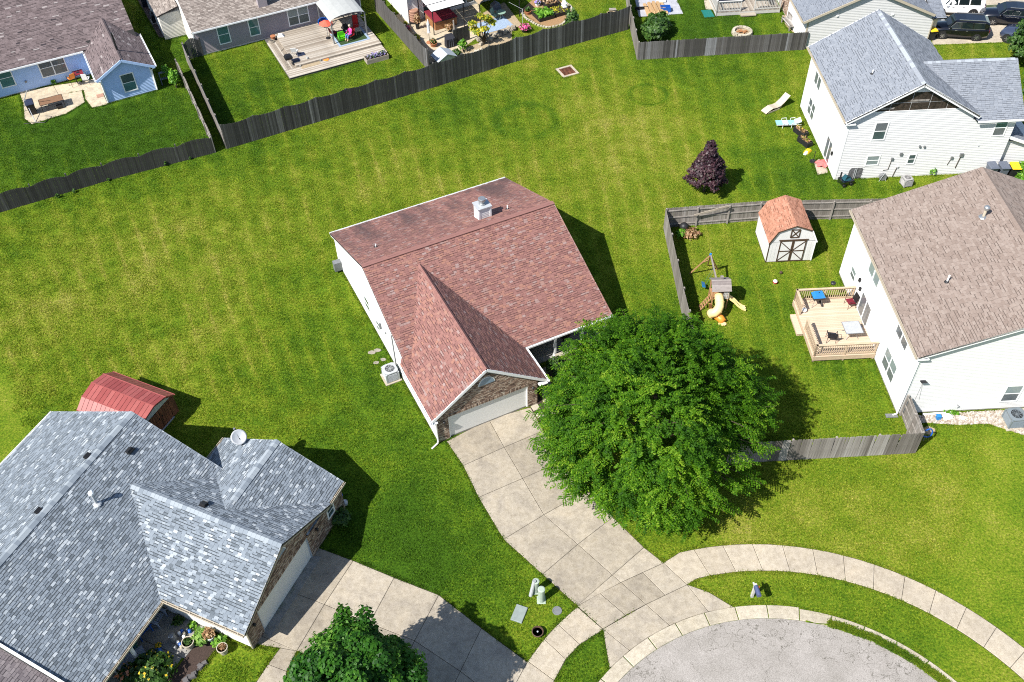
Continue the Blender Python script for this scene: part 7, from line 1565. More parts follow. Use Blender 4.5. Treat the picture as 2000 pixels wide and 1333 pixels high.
rb = thing('rain_barrel', 'terracotta-coloured ribbed rain barrel by the white house corner', 'barrel', (-8.15, 82.22)); MB().lathe([(.42, .2), (.44, .3), (.41, .34), (.44, .5), (.41, .55), (.44, .72), (.41, .77), (.44, .95), (.41, 1.0), (.43, 1.2), (.38, 1.25), (.36, 1.21)], n=18).build('barrel', 'adobe_plastic', rb); MB().lathe([(0, 1.2), (.37, 1.22)], n=18).build('lid', 'adobe_plastic', rb); MB().box(-.42, .42, -.42, .42, .03, .2).build('plinth', 'black_plastic', rb)
potted('tall dark pot with a spiky plant beside the rain barrel', (-7.81, 81.02), .2, .6, 'black_plastic', 'leaf_dry', .3, .6, 110, .12, petals=None); potted('terracotta pot of red and green plant at the patio front', (-6.27, 77.95), .32, .38, 'terracotta', 'leaf_bush', .3, .25, 130, .1, petals=('petal_coral', 30, .1))
potted('pink flower pot along the scalloped fence', (-8.72, 80.70), .22, .25, 'terracotta', 'leaf_bush', .25, .15, 60, .09, petals=('petal_pink', 60, .1)); plant('flowering_plant', 'yellow flowering plant along the scalloped fence, lower one', 'flowers', (-7.76, 78.97), .32, .3, .3, 'leaf_yellow', .12, 120); plant('flowering_plant', 'yellow-green plant along the scalloped fence, upper one', 'flowers', (-8.95, 81.43), .3, .25, .25, 'leaf_yellow', .12, 90)
um = thing('closed_umbrella', 'closed white umbrella standing beside the hot tub', 'umbrella', (-6.65, 78.57)); MB().tube([(0, 0, .1), (0, 0, 2.2)], .022, 6).build('pole', 'bark', um); MB().lathe([(.16, 1.0), (.12, 1.2), (.13, 1.8), (.03, 2.25)], n=9).build('folded_cloth', 'white_fabric', um); MB().lathe([(.3, .0), (.28, .07), (.05, .12)], n=12).build('base', 'terracotta', um)
gc = thing('covered_grill', 'grill under a black cover beside the short screen fence', 'grill', (-4.82, 77.88), WZ); MB().hexa([(-.4, -.3, 0), (.4, -.3, 0), (.4, .3, 0), (-.4, .3, 0), (-.42, -.3, .85), (.42, -.3, .85), (.35, .25, 1.1), (-.35, .25, 1.1)]).build('cover', 'black_fabric', gc)
for x in (-.2, .0, .2): MB().bar((x, -.3, .1), (x*.9, -.31, .85), .04, .02).build('fold', 'slate_plastic', gc)
fence('short dark screen fence between the hot tub and the yellow-leaved tree', [(-4.47, 78.12), (-3.12, 78.93)], 1.45, 'dark_wood', 'flat', 1.4, side=-1)
potted('brown dry plant in a pot beside the hot tub front', (-4.93, 80.43), .22, .3, 'black_plastic', 'leaf_dry', .4, .35, 160, .12); pst = MB().box(-.06, .06, -.06, .06, 0, 1.25).hexa([(-.06, -.06, 1.25), (.06, -.06, 1.25), (.06, .06, 1.25), (-.06, .06, 1.25), (-.02, -.02, 1.33), (.02, -.02, 1.33), (.02, .02, 1.33), (-.02, .02, 1.33)]).build('timber_post', 'silver_wood', label='single pale timber post beside the hot tub', cat='post', loc=(*(-4.51, 80.05), 0))
mat('kennel_white', (.52, .58, .64), .5, .05); ph = thing('playhouse', 'small white-roofed kennel tucked behind the scalloped fence corner', 'kennel', (-5.24, 75.37), R(30))
MB().box(-.75, .75, -.6, .6, 0, .62).ext([(-.75, -.6, .62), (.75, -.6, .62), (0, -.6, 1.0)], (0, 1.2, 0)).build('wall', 'white_fabric', ph)
for s in (-1, 1): MB().ext([(0, -.72, 1.08), (s*.95, -.72, .58), (s*.95, -.72, .54), (0, -.72, 1.03)], (0, 1.44, 0)).build('roof_panel', 'kennel_white', ph)
MB().box(-.25, .25, -.62, -.6, 0, .45).build('doorway', 'dark_void', ph)
yt = thing('young_tree', 'young yellow-leaved tree standing behind the dark scalloped fence', 'tree', (-1.85, 78.00)); yt_ = MB()
tips = [(-.9, .2, 1.9), (-.5, -.3, 1.4), (-.2, .2, 2.6), (.4, .1, 2.5), (.8, .3, 1.9), (.1, -.2, 1.6), (-.75, .1, 1.4), (.45, .5, 2.1)]
for q in tips: yt_.tube([(0, 0, 0), (q[0]*.3, q[1]*.3, q[2]*.45), q], [.06, .04, .015], 5)
yt_.build('trunk', 'bark', yt)
P_ = []; D_ = []
for q in tips:
    p, d = blob_points(110, .42, .42, .26, cz=0, inner=.2); P_.append(p+np.array(q)); D_.append(d)
o = bpy.data.objects.new('crown', leaf_mesh('crown', np.concatenate(P_), np.concatenate(D_), .15, 'leaf_yellow')); COL.objects.link(o); o.parent = yt
plant('shrub', 'leafy green shrub in front of the short screen fence', 'shrub', (-3.64, 77.05), .5, .4, .55, 'leaf_lime', .14, 220, stems=5); plant('shrub', 'low green shrub beside the white-roofed kennel', 'shrub', (-4.21, 76.40), .45, .35, .25, 'leaf_bush', .13, 150)
def rocks(label, pts, n, r, m, cat='rocks', group=None, zr=.3):
    t = thing('rock_edging', label, cat, pts[0], 0, group); a = Vector(pts[0]); b = Vector(pts[1])
    for k in range(n):
        f = k/(n-1); c = a.lerp(b, f)-a+Vector((U(-.15, .15), U(-.25, .25))); s = r*U(.6, 1.3); z = U(0, zr) if zr > .2 else 0
        MB().hexa([(-s, -s*.7, 0), (s*.9, -s*.8, 0), (s, s*.7, 0), (-s*.9, s*.8, 0), (-s*.7, -s*.5, s*.8), (s*.6, -s*.6, s*.9), (s*.6, s*.5, s*.8), (-s*.7, s*.5, s*.7)], random.random()).build('rock', m, t, loc=(c.x, c.y, z), rz=U(0, 3))
rocks('row of brown retaining stones behind the yellow-leaved tree', [(-2.16, 78.19), (0.91, 80.69)], 26, .26, 'stone', zr=.35); rocks('pale rubble along the inside of the dark scalloped fence', [(-3.62, 76.04), (-1.85, 77.31)], 22, .14, 'pale_stone', zr=.05)
plate('patio', [(-3.26, 82.35), (0.05, 85.51), (1.62, 81.20), (-1.62, 78.86), (-2.77, 80.33)], -.05, .032, 'sandy_soil', ch=.01); rg = MB().box(-1.5, 1.5, -1.0, 1.0, 0, .02).build('outdoor_rug', 'rug_blue', label='blue and white outdoor rug beneath the yellow-leaved tree', cat='rug', loc=(*(-0.93, 81.32), .035), rz=WZ)
tcn = thing('canopy', 'tan arched canopy on dark posts at the top edge', 'canopy', (-0.92, 82.98), WZ)
sec = [(-2.0*math.cos(a), 2.2+.6*math.sin(a)) for a in np.linspace(0, math.pi, 9)]
for i in range(8):
    (x0, z0), (x1, z1) = sec[i], sec[i+1]; MB().ext([(x0, -1.2, z0), (x1, -1.2, z1), (x1, -1.2, z1-.02), (x0, -1.2, z0-.02)], (0, 4.2, 0)).build('canopy_panel', 'tan_canvas', tcn)
MB().tube([(x, -1.22, z-.02) for x, z in sec], .05, 6).build('arch_rib', 'black_metal', tcn)
for x, y in ((-2, -1.2), (2, -1.2), (2, 3), (-2, 3)): MB().tube([(x, y, 0), (x, y, 2.2)], .045, 6).build('post', 'black_metal', tcn)
gtb = thing('bistro_table', 'round pale green metal table under the tan canopy', 'table', (-0.27, 82.39)); MB().lathe([(0, .70), (.42, .70), (.44, .72), (.42, .74), (.05, .74), (.04, .78), (0, .78)], n=20).build('tabletop', 'mint_metal', gtb)
for k in range(3): MB().tube([(.25*math.cos(k*2.1), .25*math.sin(k*2.1), .7), (.1*math.cos(k*2.1), .1*math.sin(k*2.1), .4), (.32*math.cos(k*2.1), .32*math.sin(k*2.1), 0)], .018, 5).build('leg', 'mint_metal', gtb)
wire_chair('pale green metal chair beside the round green table', (-0.83, 82.42), R(60), .03, 'mint_metal', 'mint_metal'); sq = MB().ext([(-.5, 0, 0), (.5, 0, 0), (.42, 0, .5), (0, 0, .8), (-.42, 0, .5)], (0, .5, 0)).build('covered_chair', 'slate_plastic', label='slate-blue covered chair behind the round green table', cat='chair', loc=(*(-0.68, 83.91), .03), rz=R(20))
# vegetable garden
vg = plate('garden_bed', [(1.59, 83.99), (2.69, 85.86), (4.86, 86.15), (6.06, 84.34), (6.26, 83.01), (5.09, 81.22), (3.91, 80.73), (2.56, 81.71)], -.05, .03, 'wood_chips', ch=.02)
eb = thing('brick_edging', 'curved pale brick edging round the wood-chip garden bed', 'edging', (2.56, 81.71)); e0 = Vector((2.56, 81.71))
cur = [(1.49, 83.81), (2.02, 82.28), (2.56, 81.61), (3.18, 80.95), (3.91, 80.64), (4.56, 80.79), (5.18, 81.12), (5.83, 82.10), (6.26, 83.01), (6.20, 84.34), (5.46, 85.53)]
for a, b_ in zip(cur, cur[1:]):
    a = Vector(a); b_ = Vector(b_); L = (b_-a).length; n_ = max(1, int(L/.24)); an = math.atan2(b_.y-a.y, b_.x-a.x)
    for k in range(n_): c = a.lerp(b_, (k+.5)/n_)-e0; MB().box(-.105, .105, -.09, .09, 0, .12, random.random()).build('brick', 'pale_stone', eb, loc=(c.x, c.y, 0), rz=an+U(-.1, .1))
for lab, p, w_, d_, lf, n_, sz, hh in (('black raised bed overflowing with bright lettuce-green leaves', (3.57, 82.58), 1.5, 1.5, 'leaf_lime', 260, .22, .35), ('black raised bed with sparse seedlings, right of the leafy one', (5.05, 83.26), 1.3, 1.3, 'leaf_yellow', 70, .13, .2), ('black raised bed of pale plants, farthest in the garden', (4.32, 84.81), 1.4, 1.2, 'leaf_dry', 110, .14, .25)):
    b_ = planter_box(lab, p, R(26), w_, d_, .38, group='raised beds in the wood-chip garden'); planted(b_, w_*.95, d_*.95, .32, lf, n_, sz, hh)
potted('terracotta pot with a small shrub on the wood chips', (2.18, 83.21), .3, .35, 'terracotta', 'leaf_bush', .25, .25, 110, .1); MB().lathe([(.25, 0), (.3, .3), (.22, .55), (.28, .6), (.1, .85), (.02, .9)], n=10).build('white_statue', 'white_plastic', label='white lumpy garden ornament beside the raised beds', cat='ornament', loc=(*(5.56, 83.89), .03)); potted('pot of pale violet flowers at the back of the wood-chip garden', (3.13, 84.68), .25, .25, 'white_plastic', 'leaf_bush', .3, .2, 60, .1, petals=('petal_violet', 60, .12))
potted('black pot of pink petunias behind the dark scalloped fence', (1.82, 80.11), .35, .32, 'black_plastic', 'leaf_bush', .5, .25, 120, .11, petals=('petal_pink', 140, .13)); plant('bush', 'green bush leaning over the dark scalloped fence', 'bush', (5.96, 79.56), .8, .6, 1.15, 'leaf_bush', .15, 700, stems=4)
MB().box(-.3, .3, -.2, .2, 0, .3).box(-.35, .35, -.25, -.2, .3, .35).build('timber_trough', 'silver_wood', label='pale wooden trough inside the far end of the scalloped fence', cat='trough', loc=(*(9.94, 83.21), 0)); potted('wide tan bowl beside the far end of the scalloped fence', (9.78, 82.47), .4, .3, 'sandy_soil', None, 0, 0)
ba = thing('badminton_post', 'thin grey pole with a guy line beside the wood-chip garden', 'pole', (1.66, 81.20)); MB().tube([(0, 0, 0), (0, 0, 1.6)], .025, 6).build('pole', 'pale_metal', ba); MB().tube([(0, 0, 1.55), (-1.2, .9, 1.8)], .012, 4).build('guy_line', 'pale_metal', ba)
# ================================================================ bush yard with the tarp and white-railed deck
tarp = MB(); tp_ = [(12.23, 85.39), (12.27, 82.16), (16.33, 82.52), (16.04, 85.98)]
tq = [Vector(p) for p in tp_]; NOGRASS.append(tp_)
for i in range(12):
    for j in range(12):
        def tpos(a, b): v = (tq[1]*(1-a)+tq[2]*a)*(1-b)+(tq[0]*(1-a)+tq[3]*a)*b; return (v.x, v.y, .03+.035*math.sin(a*17+b*5)*math.sin(b*13+a*3))
        tarp.face([tpos(i/12, j/12), tpos((i+1)/12, j/12), tpos((i+1)/12, (j+1)/12), tpos(i/12, (j+1)/12)])
tarp.build('tarpaulin', 'tarp_cloth', label='rumpled grey-white tarpaulin spread on the lawn behind the patchy fence', cat='tarpaulin')
tl = MB(); c0 = Vector((13.91, 83.39))
for k in range(5):
    x0 = -1.0+k*.4; z = .1+.35*math.sin((k+.5)/5*math.pi); tl.hexa([(x0, -1.1+.1*k, .03), (x0+.4, -1.1+.05*k, .03), (x0+.36, 1.2, .03), (x0+.05, 1.2, .03), (x0+.05, -.7, z), (x0+.36, -.7, z*.8), (x0+.3, 1.0, z*.7), (x0+.08, 1.0, z*.8)], k/5)
tl.build('canvas_bundle', 'tan_bundle', label='tan folded canvas heap on the grey tarpaulin', cat='canvas', loc=(c0.x, c0.y, .03), rz=R(5))
cr = thing('storage_crate', 'bright blue open crate on the grey tarpaulin', 'crate', (14.77, 83.16)); MB().box(-.45, .45, -.3, .3, .04, .1).box(-.45, .45, -.3, -.27, .1, .45).box(-.45, .45, .27, .3, .1, .45).box(-.45, -.42, -.27, .27, .1, .45).box(.42, .45, -.27, .27, .1, .45).build('crate', 'blue_plastic', cr); MB().box(-.4, .4, .32, .55, .04, .25).build('lid', 'blue_plastic', cr)
MB().box(-.4, .4, -.25, .25, .04, .2).hexa([(-.35, -.2, .2), (.3, -.2, .2), (.3, .2, .2), (-.35, .2, .2), (-.2, -.1, .35), (.2, -.1, .32), (.2, .1, .32), (-.2, .1, .35)]).build('white_cooler', 'white_plastic', label='white and black box near the back of the tarpaulin', cat='box', loc=(*(14.61, 84.88), .03)); MB().box(-.6, .6, -.22, .22, .03, .08).box(-.6, .6, -.02, .02, .08, .2).build('tool_rack', 'black_metal', label='dark folded tool rack at the left of the tarpaulin', cat='rack', loc=(*(12.66, 83.64), .03), rz=R(5))
plate('green_mat', [(18.05, 83.09), (18.95, 83.14), (19.12, 81.83), (18.18, 81.78)], 0, .05, 'green_plastic', kind=None, label='flat teal-green mat beside the white-railed deck', cat='mat'); plate('patio', [(18.61, 84.88), (19.34, 85.04), (19.14, 83.14), (18.50, 83.26)], -.05, .03, 'walk_concrete')
wd = thing('deck', 'white-railed deck at the top edge behind the fire pit', 'deck', (19.22, 81.92), R(4)); ww, wd_ = 5.9, 3.6
me = [MB().box(0, .13, 0, wd_, .36, .4, k/3).mesh('deck_board', 'pale_deck') for k in range(3)]
for k in range(40): piece('deck_board', me[k % 3], wd, loc=(k*.1475, 0, 0))
MB().box(0, ww, .01, .05, .05, .35).box(.01, .05, .05, wd_, .05, .35).build('fascia', 'white_rail', wd)
rail_run(wd, (.05, .05), (2.2, .05), .4, 1.0, 'white_rail'); rail_run(wd, (3.5, .05), (ww-.05, .05), .4, 1.0, 'white_rail'); rail_run(wd, (.05, .05), (.05, wd_), .4, 1.0, 'white_rail')
MB().box(2.2, 3.6, -.45, 0, .1, .2).build('step', 'pale_deck', wd); wire_chair('dark patio chair on the white-railed deck', (24.27, 83.08), R(20), .4, 'black_fabric')
tb = thing('covered_table', 'navy-covered table on the white-railed deck', 'table', (*(20.78, 84.01), .4), R(4)); MB().hexa([(-1.0, -.5, .05), (1.0, -.5, .05), (1.0, .5, .05), (-1.0, .5, .05), (-.9, -.45, .75), (.9, -.45, .75), (.9, .45, .75), (-.9, .45, .75)]).build('cover', 'navy_plastic', tb); MB().box(-.7, .7, -.3, .3, .75, .78).build('tabletop', 'black_fabric', tb)
fpit = thing('fire_pit', 'round stone fire pit with ash and sticks behind the patchy fence', 'fire pit', (21.05, 78.85))
for r_, z_ in ((.8, 0), (.76, .16)):
    for k in range(14): a = 2*math.pi*(k+.5*(z_ > 0))/14; MB().hexa([(-.17, -.12, 0), (.17, -.12, 0), (.15, .12, 0), (-.15, .12, 0), (-.16, -.11, .15), (.16, -.11, .15), (.14, .11, .15), (-.14, .11, .15)], random.random()).build('block', 'pale_stone', fpit, loc=(r_*math.cos(a), r_*math.sin(a), z_), rz=a+R(90))
MB().lathe([(0, .12), (.7, .1)], n=14).build('ash', 'sandy_soil', fpit)
for k in range(7): a = U(0, 3.1); MB().tube([(.5*math.cos(a), .5*math.sin(a), .15), (-.4*math.cos(a+.2), -.4*math.sin(a+.2), .26)], .04, 5).build('stick', 'cedar', fpit)
bn_ = thing('garden_bench', 'weathered slatted bench against the beige house side wall', 'bench', (25.36, 79.89), R(-78))
for k in range(4): MB().box(-.9, .9, -.3+k*.13, -.19+k*.13, .42, .45, random.random()).build('seat_slat', 'silver_wood', bn_); MB().hexa([(-.9, .22, .5+k*.12), (.9, .22, .5+k*.12), (.9, .25, .5+k*.12), (-.9, .25, .5+k*.12), (-.9, .25, .6+k*.12), (.9, .25, .6+k*.12), (.9, .28, .6+k*.12), (-.9, .28, .6+k*.12)], random.random()).build('back_slat', 'silver_wood', bn_)
for x in (-.8, .8): MB().box(x-.04, x+.04, -.3, -.22, 0, .65).build('leg', 'silver_wood', bn_); MB().box(x-.04, x+.04, .2, .28, 0, .95).build('leg', 'silver_wood', bn_)
plate('dirt_patch', [(25.22, 81.90), (25.73, 81.88), (26.31, 78.60), (25.54, 78.81), (25.17, 80.08)], -.02, .015, 'sandy_soil')
plant('bush', 'large rounded green bush in the corner behind the patchy board fence', 'bush', (13.37, 78.86), 1.9, 1.2, .85, 'leaf_bush', .2, 2600, stems=6, inner=.5)
# ================================================================ bins and cars
bin_('wheelie bin with bright yellow lid at the beige house corner', (37.12, 77.05), R(10), 'black_plastic', 'yellow_plastic')
def suv(label, front, rear, paint, L=4.75, W=1.9, Ht=1.72, group='cars parked on the far driveway', side=-1):
    """front/rear: ground points under the near-side wheels"""
    f = Vector((*front, 0)); r = Vector((*rear, 0)); d = (f-r).normalized(); nrm = Vector((-d.y, d.x, 0))*side
    mid = (f+r)/2+nrm*(W/2-.05); t = thing('parked_car', label, 'car', (mid.x, mid.y, .03), math.atan2(d.y, d.x), group); wb = (f-r).length
    hl = L/2
    st = [(-hl, .45, .95, .80, .80), (-hl+.08, .34, 1.05, .88, .86), (-hl+.5, .26, 1.08, .95, .90), (-.6, .24, 1.06, .96, .91), (.7, .24, 1.04, .96, .90), (hl-1.15, .25, 1.05, .95, .87), (hl-.35, .28, .93, .92, .80), (hl-.06, .34, .80, .82, .70), (hl, .42, .68, .72, .62)]
    mb = MB(); i0 = 0
    for x, zb, zt, hw, ht in st:
        for y, z in ((-hw*.94, zb), (-hw, zb+.2), (-hw*.99, zt-.18), (-ht, zt), (0, zt+.035), (ht, zt), (hw*.99, zt-.18), (hw, zb+.2), (hw*.94, zb)): mb.v.append((x, y, z))
    n_ = 9
    for k in range(len(st)-1):
        for j in range(n_): a = k*n_+j; b_ = k*n_+(j+1) % n_; mb.f.append((a, a+n_, b_+n_, b_)); mb.mi.append(0); mb.t.append(.5)
    mb.f.append(tuple(range(n_))); mb.f.append(tuple(reversed(range((len(st)-1)*n_, len(st)*n_)))); mb.mi += [0, 0]; mb.t += [.5, .5]
    mb.build('body', paint, t, smooth=True)
    cs = [(-hl+.12, 1.04, .84, .70, Ht-.18), (-hl+.45, 1.07, .88, .70, Ht-.03), (-.3, 1.05, .90, .70, Ht), (.55, 1.03, .90, .68, Ht-.05), (hl-1.25, 1.03, .86, .60, 1.09)]
    cb = MB()
    for x, zb, hb_, ht, zt in cs:
        for y, z in ((-hb_, zb), (-ht-.06, zt-.1), (-ht+.08, zt), (ht-.08, zt), (ht+.06, zt-.1), (hb_, zb)): cb.v.append((x, y, z))
    for k in range(len(cs)-1):
        for j in range(6): a = k*6+j; b_ = k*6+(j+1) % 6; cb.f.append((a, a+6, b_+6, b_)); cb.mi.append(0); cb.t.append(.5)
    cb.f.append(tuple(range(6))); cb.f.append(tuple(reversed(range(24, 30)))); cb.mi += [0, 0]; cb.t += [.5, .5]; cb.build('cabin', paint, t, smooth=False)
    def pan(nm, P, m, off=.012): 
        P = [Vector(p) for p in P]; nn = (P[1]-P[0]).cross(P[2]-P[0]).normalized(); c = sum(P, Vector())/len(P)
        if nn.dot(c-Vector((0, 0, .9))) < 0: nn = -nn
        return MB().ext([p+nn*.002 for p in P], nn*off).build(nm, m, t)
    def lp(x, s, f_):      # point on the cabin side at x, f_=0 belt .. 1 roof edge
        for (x0, zb0, h0, t0, z0), (x1, zb1, h1, t1, z1) in zip(cs, cs[1:]):
            if x0 <= x <= x1:
                q = (x-x0)/(x1-x0); zb = zb0+(zb1-zb0)*q; hb_ = h0+(h1-h0)*q; tt_ = t0+(t1-t0)*q+.06; zt = z0+(z1-z0)*q-.1
                return Vector((x, s*(hb_+(tt_-hb_)*f_), zb+(zt-zb)*f_))
    for s in (-1, 1):
        for a, b_ in ((-hl+.5, -.95), (-.88, .02), (.09, .85)): pan('side_window', [lp(a, s, .08), lp(b_, s, .08), lp(b_ if b_ < .5 else .6, s, .93), lp(a+.05, s, .93)], 'auto_glass')
        MB().tube([lp(-hl+.45, s, .03)+Vector((0, s*.012, 0)), lp(.5, s, .03)+Vector((0, s*.012, 0)), lp(1.0, s, .05)+Vector((0, s*.012, 0))], .016, 4).tube([lp(-hl+.5, s, .97)+Vector((0, s*.012, 0)), lp(.55, s, .96)+Vector((0, s*.012, 0)), lp(1.0, s, .12)+Vector((0, s*.012, 0))], .014, 4).build('window_trim', 'galvanised', t)
        for x in (-.92, .05): pan('pillar', [lp(x-.03, s, .02), lp(x+.03, s, .02), lp(x+.03, s, .98), lp(x-.03, s, .98)], paint, .016)
        MB().box(.88, 1.06, s*.98-.08, s*.98+.08, 1.0, 1.14).build('wing_mirror', paint, t); MB().bar((-hl+.5, s*.62, Ht+.02), (.35, s*.62, Ht+.01), .04, .05).build('roof_rail', 'galvanised', t)
        MB().hexa([(hl-.5, s*.60-.14, .76), (hl-.08, s*.60-.14, .68), (hl-.08, s*.60+.14, .68), (hl-.5, s*.68+.14, .76), (hl-.5, s*.6-.14, .9), (hl-.1, s*.58-.12, .80), (hl-.1, s*.58+.12, .8), (hl-.5, s*.68+.12, .9)]).build('headlight', 'lamp_lens', t); MB().box(-hl-.015, -hl+.1, s*.66-.14, s*.66+.14, .78, 1.0).build('tail_light', 'tail_lens', t)
        for x in (-.55, .35): MB().box(x, x+.18, s*.965-.012, s*.965+.012, .88, .915).build('door_handle', 'galvanised', t)
    pan('windscreen', [lp(hl-1.28, -1, .1), lp(hl-1.28, 1, .1), Vector((.62, .6, Ht-.085)), Vector((.62, -.6, Ht-.085))], 'auto_glass'); pan('rear_window', [(-hl+.115, -.72, 1.1), (-hl+.115, .72, 1.1), (-hl+.30, .62, Ht-.13), (-hl+.30, -.62, Ht-.13)], 'auto_glass', .03)
    MB().box(hl-.05, hl+.012, -.42, .42, .46, .66).build('grille', 'black_plastic', t)
    for x in (wb/2, -wb/2):
        for s in (-1, 1):
            y = s*(W/2-.05); MB().tube([(x, y-.05*s, .36), (x, y+.045*s, .36)], .43, 18).build('wheel_arch', 'black_plastic', t)
            tw = MB().tube([(x, y-.12*s, .33), (x, y+.06*s, .33)], .35, 18).build('wheel', 'tyre', t); rm = MB().tube([(x, y+.06*s, .33), (x, y+.066*s, .33)], .24, 16, .5, 1)
            for k in range(6): rm.bar((x, y+.075*s, .33), (x+.225*math.cos(k*1.047), y+.075*s, .33+.225*math.sin(k*1.047)), .05, .03, up=(0, 1, 0), m=0)
            rm.lathe([], 0, 0) if False else None
            rm.build('rim', ['alloy', 'black_plastic'], tw)
    MB().box(-hl+.5, hl-.5, -.93, -.90, .25, .34).box(-hl+.5, hl-.5, .90, .93, .25, .34).build('sill_trim', 'black_plastic', t)
    return t
suv('black SUV parked nearest the beige house, chrome-edged windows', (38.16, 77.08), (40.96, 76.61), 'black_paint')
suv('white SUV parked behind the black one at the top edge', (39.24, 81.04), (42.04, 80.72), 'white_paint', W=1.95)
suv('black car parked on the right at an angle with silver wheels', (43.31, 79.21), (46.15, 78.54), 'ink_paint', L=4.9, Ht=1.62)
suv('slate-blue SUV parked nearest the camera, half hidden by a tree', (43.50, 76.23), (45.62, 74.12), 'slate_paint', L=4.6)
# ================================================================ porch of the grey-roofed house
def on_g(x, y): v = (Matrix.Rotation(GZ, 3, 'Z') @ Vector((x, y, 0))).to_2d()+Vector(G0); return (v.x, v.y)
plate('flower_bed', [on_g(-2.95, -9.6), on_g(-1.95, -9.6), on_g(-1.75, -7.6), on_g(-1.6, -6.15), on_g(-2.6, -6.15), on_g(-2.8, -7.9)], -.02, .04, 'mulch', ch=.02)
def adirondack(label, p, rz, m, z=.05):
    t = thing('garden_armchair', label, 'chair', (*p, z), rz)
    for k in range(5): MB().hexa([(-.26+k*.105, -.3, .36), (-.17+k*.105, -.3, .36), (-.17+k*.105, .25, .26), (-.26+k*.105, .25, .26), (-.26+k*.105, -.3, .385), (-.17+k*.105, -.3, .385), (-.17+k*.105, .25, .285), (-.26+k*.105, .25, .285)]).build('seat_slat', m, t); MB().hexa([(-.26+k*.105, .25, .28), (-.17+k*.105, .25, .28), (-.17+k*.105, .28, .28), (-.26+k*.105, .28, .28), (-.28+k*.115, .5, 1.0), (-.18+k*.115, .5, 1.0), (-.18+k*.115, .53, 1.0), (-.28+k*.115, .53, 1.0)]).build('back_slat', m, t)
    for s in (-1, 1): MB().box(s*.36-.07, s*.36+.07, -.38, .4, .55, .58).build('armrest', m, t); MB().bar((s*.34, -.32, 0), (s*.34, -.3, .55), .05, .09).build('leg', m, t); MB().bar((s*.32, .45, 0), (s*.32, -.25, .36), .04, .09).build('leg', m, t)
    return t
adirondack('pale blue slatted garden armchair on the shaded porch of the grey-roofed house', (-18.04, 23.56), GZ+R(95), 'slate_fade'); adirondack('bright blue garden armchair half under the porch eave', (-18.63, 22.92), GZ+R(80), 'blue_plastic'); adirondack('white plastic chair at the lower end of the shaded porch', (-19.51, 21.22), GZ+R(90), 'white_plastic')
tb = thing('side_table', 'weathered blue-grey plank side table on the shaded porch', 'table', (*(-18.84, 21.51), .05), GZ+R(60)); MB().box(-.7, .7, -.14, .14, .42, .46).box(-.7, .7, -.42, -.16, .42, .46).build('tabletop', 'slate_fade', tb)
for x in (-.6, .6): MB().box(x-.03, x+.03, -.35, .1, 0, .42).build('leg', 'slate_fade', tb)
potted('pot of teal-green trailing leaves on the porch edge', (-18.94, 22.09), .18, .35, 'blue_plastic', 'leaf_teal', .35, .35, 160, .12, z=.05); wire_chair('blue folding chair behind the teal-leaved plant', (-19.18, 21.65), GZ, .05, 'blue_plastic')
potted('cream clay pot with green moss at the lawn edge of the bed', (-16.16, 22.16), .28, .5, 'pale_stone', 'leaf_bush', .2, .04, 70, .07); potted('white pot holding a withered brown plant by the white wall', (-15.18, 22.53), .24, .4, 'white_plastic', 'leaf_dry', .32, .3, 200, .1); potted('pale pot of dry stems standing on the lawn by the white wall', (-14.42, 21.82), .25, .5, 'pale_stone', 'leaf_dry', .2, .08, 70, .07)
plant('hosta', 'lime-green hosta at the end of the mulch bed', 'plant', (-15.60, 22.49), .45, .45, .3, 'leaf_hosta', .19, 190); plant('flowering_plant', 'small bright green flowering plant between the white and pale pots', 'plant', (-14.70, 22.25), .38, .35, .22, 'leaf_lime', .14, 130)
plant('flowering_shrub', 'large green shrub with yellow blooms at the porch front', 'shrub', (-17.55, 20.76), 1.05, .95, .55, 'leaf_bush', .17, 900, petals=('petal_gold', 34, .13), stems=5); plant('daylily', 'dark strappy daylily with coral flowers beside the yellow-blooming shrub', 'plant', (-18.49, 20.47), .8, .6, .4, 'leaf_bush', .12, 260, petals=('petal_coral', 22, .17))
for lab, p, r, m_ in (('glazed blue ball in the mulch bed, biggest of the ornaments', (-17.56, 21.79), .2, 'blue_plastic'), ('yellow-flowered small pot on the slab edge', (-17.64, 22.11), .18, 'petal_p')):
    if m_ == 'petal_p': potted(lab, p, .16, .22, 'blue_plastic', 'leaf_bush', .15, .1, 30, .08, petals=('petal_gold', 50, .1))
    else: MB().lathe([(r*math.sin(math.pi*k/10), r-r*math.cos(math.pi*k/10)) for k in range(11)], n=14).build('gazing_ball', m_, label=lab, cat='ornament', loc=(*p, .04), smooth=True)
ow = thing('owl_ornament', 'grey owl ornament standing in the mulch bed', 'ornament', (*(-16.99, 22.47), .04)); MB().lathe([(.16, 0), (.2, .12), (.19, .3), (.14, .42), (.17, .5), (.14, .62), (.02, .66)], n=12).build('body', 'grey_metal', ow); 
for x in (-.07, .07): MB().lathe([(.045, 0), (.05, .02), (.01, .03)], n=8).build('eye', 'white_plastic', ow).location = (x, -.1, .58)
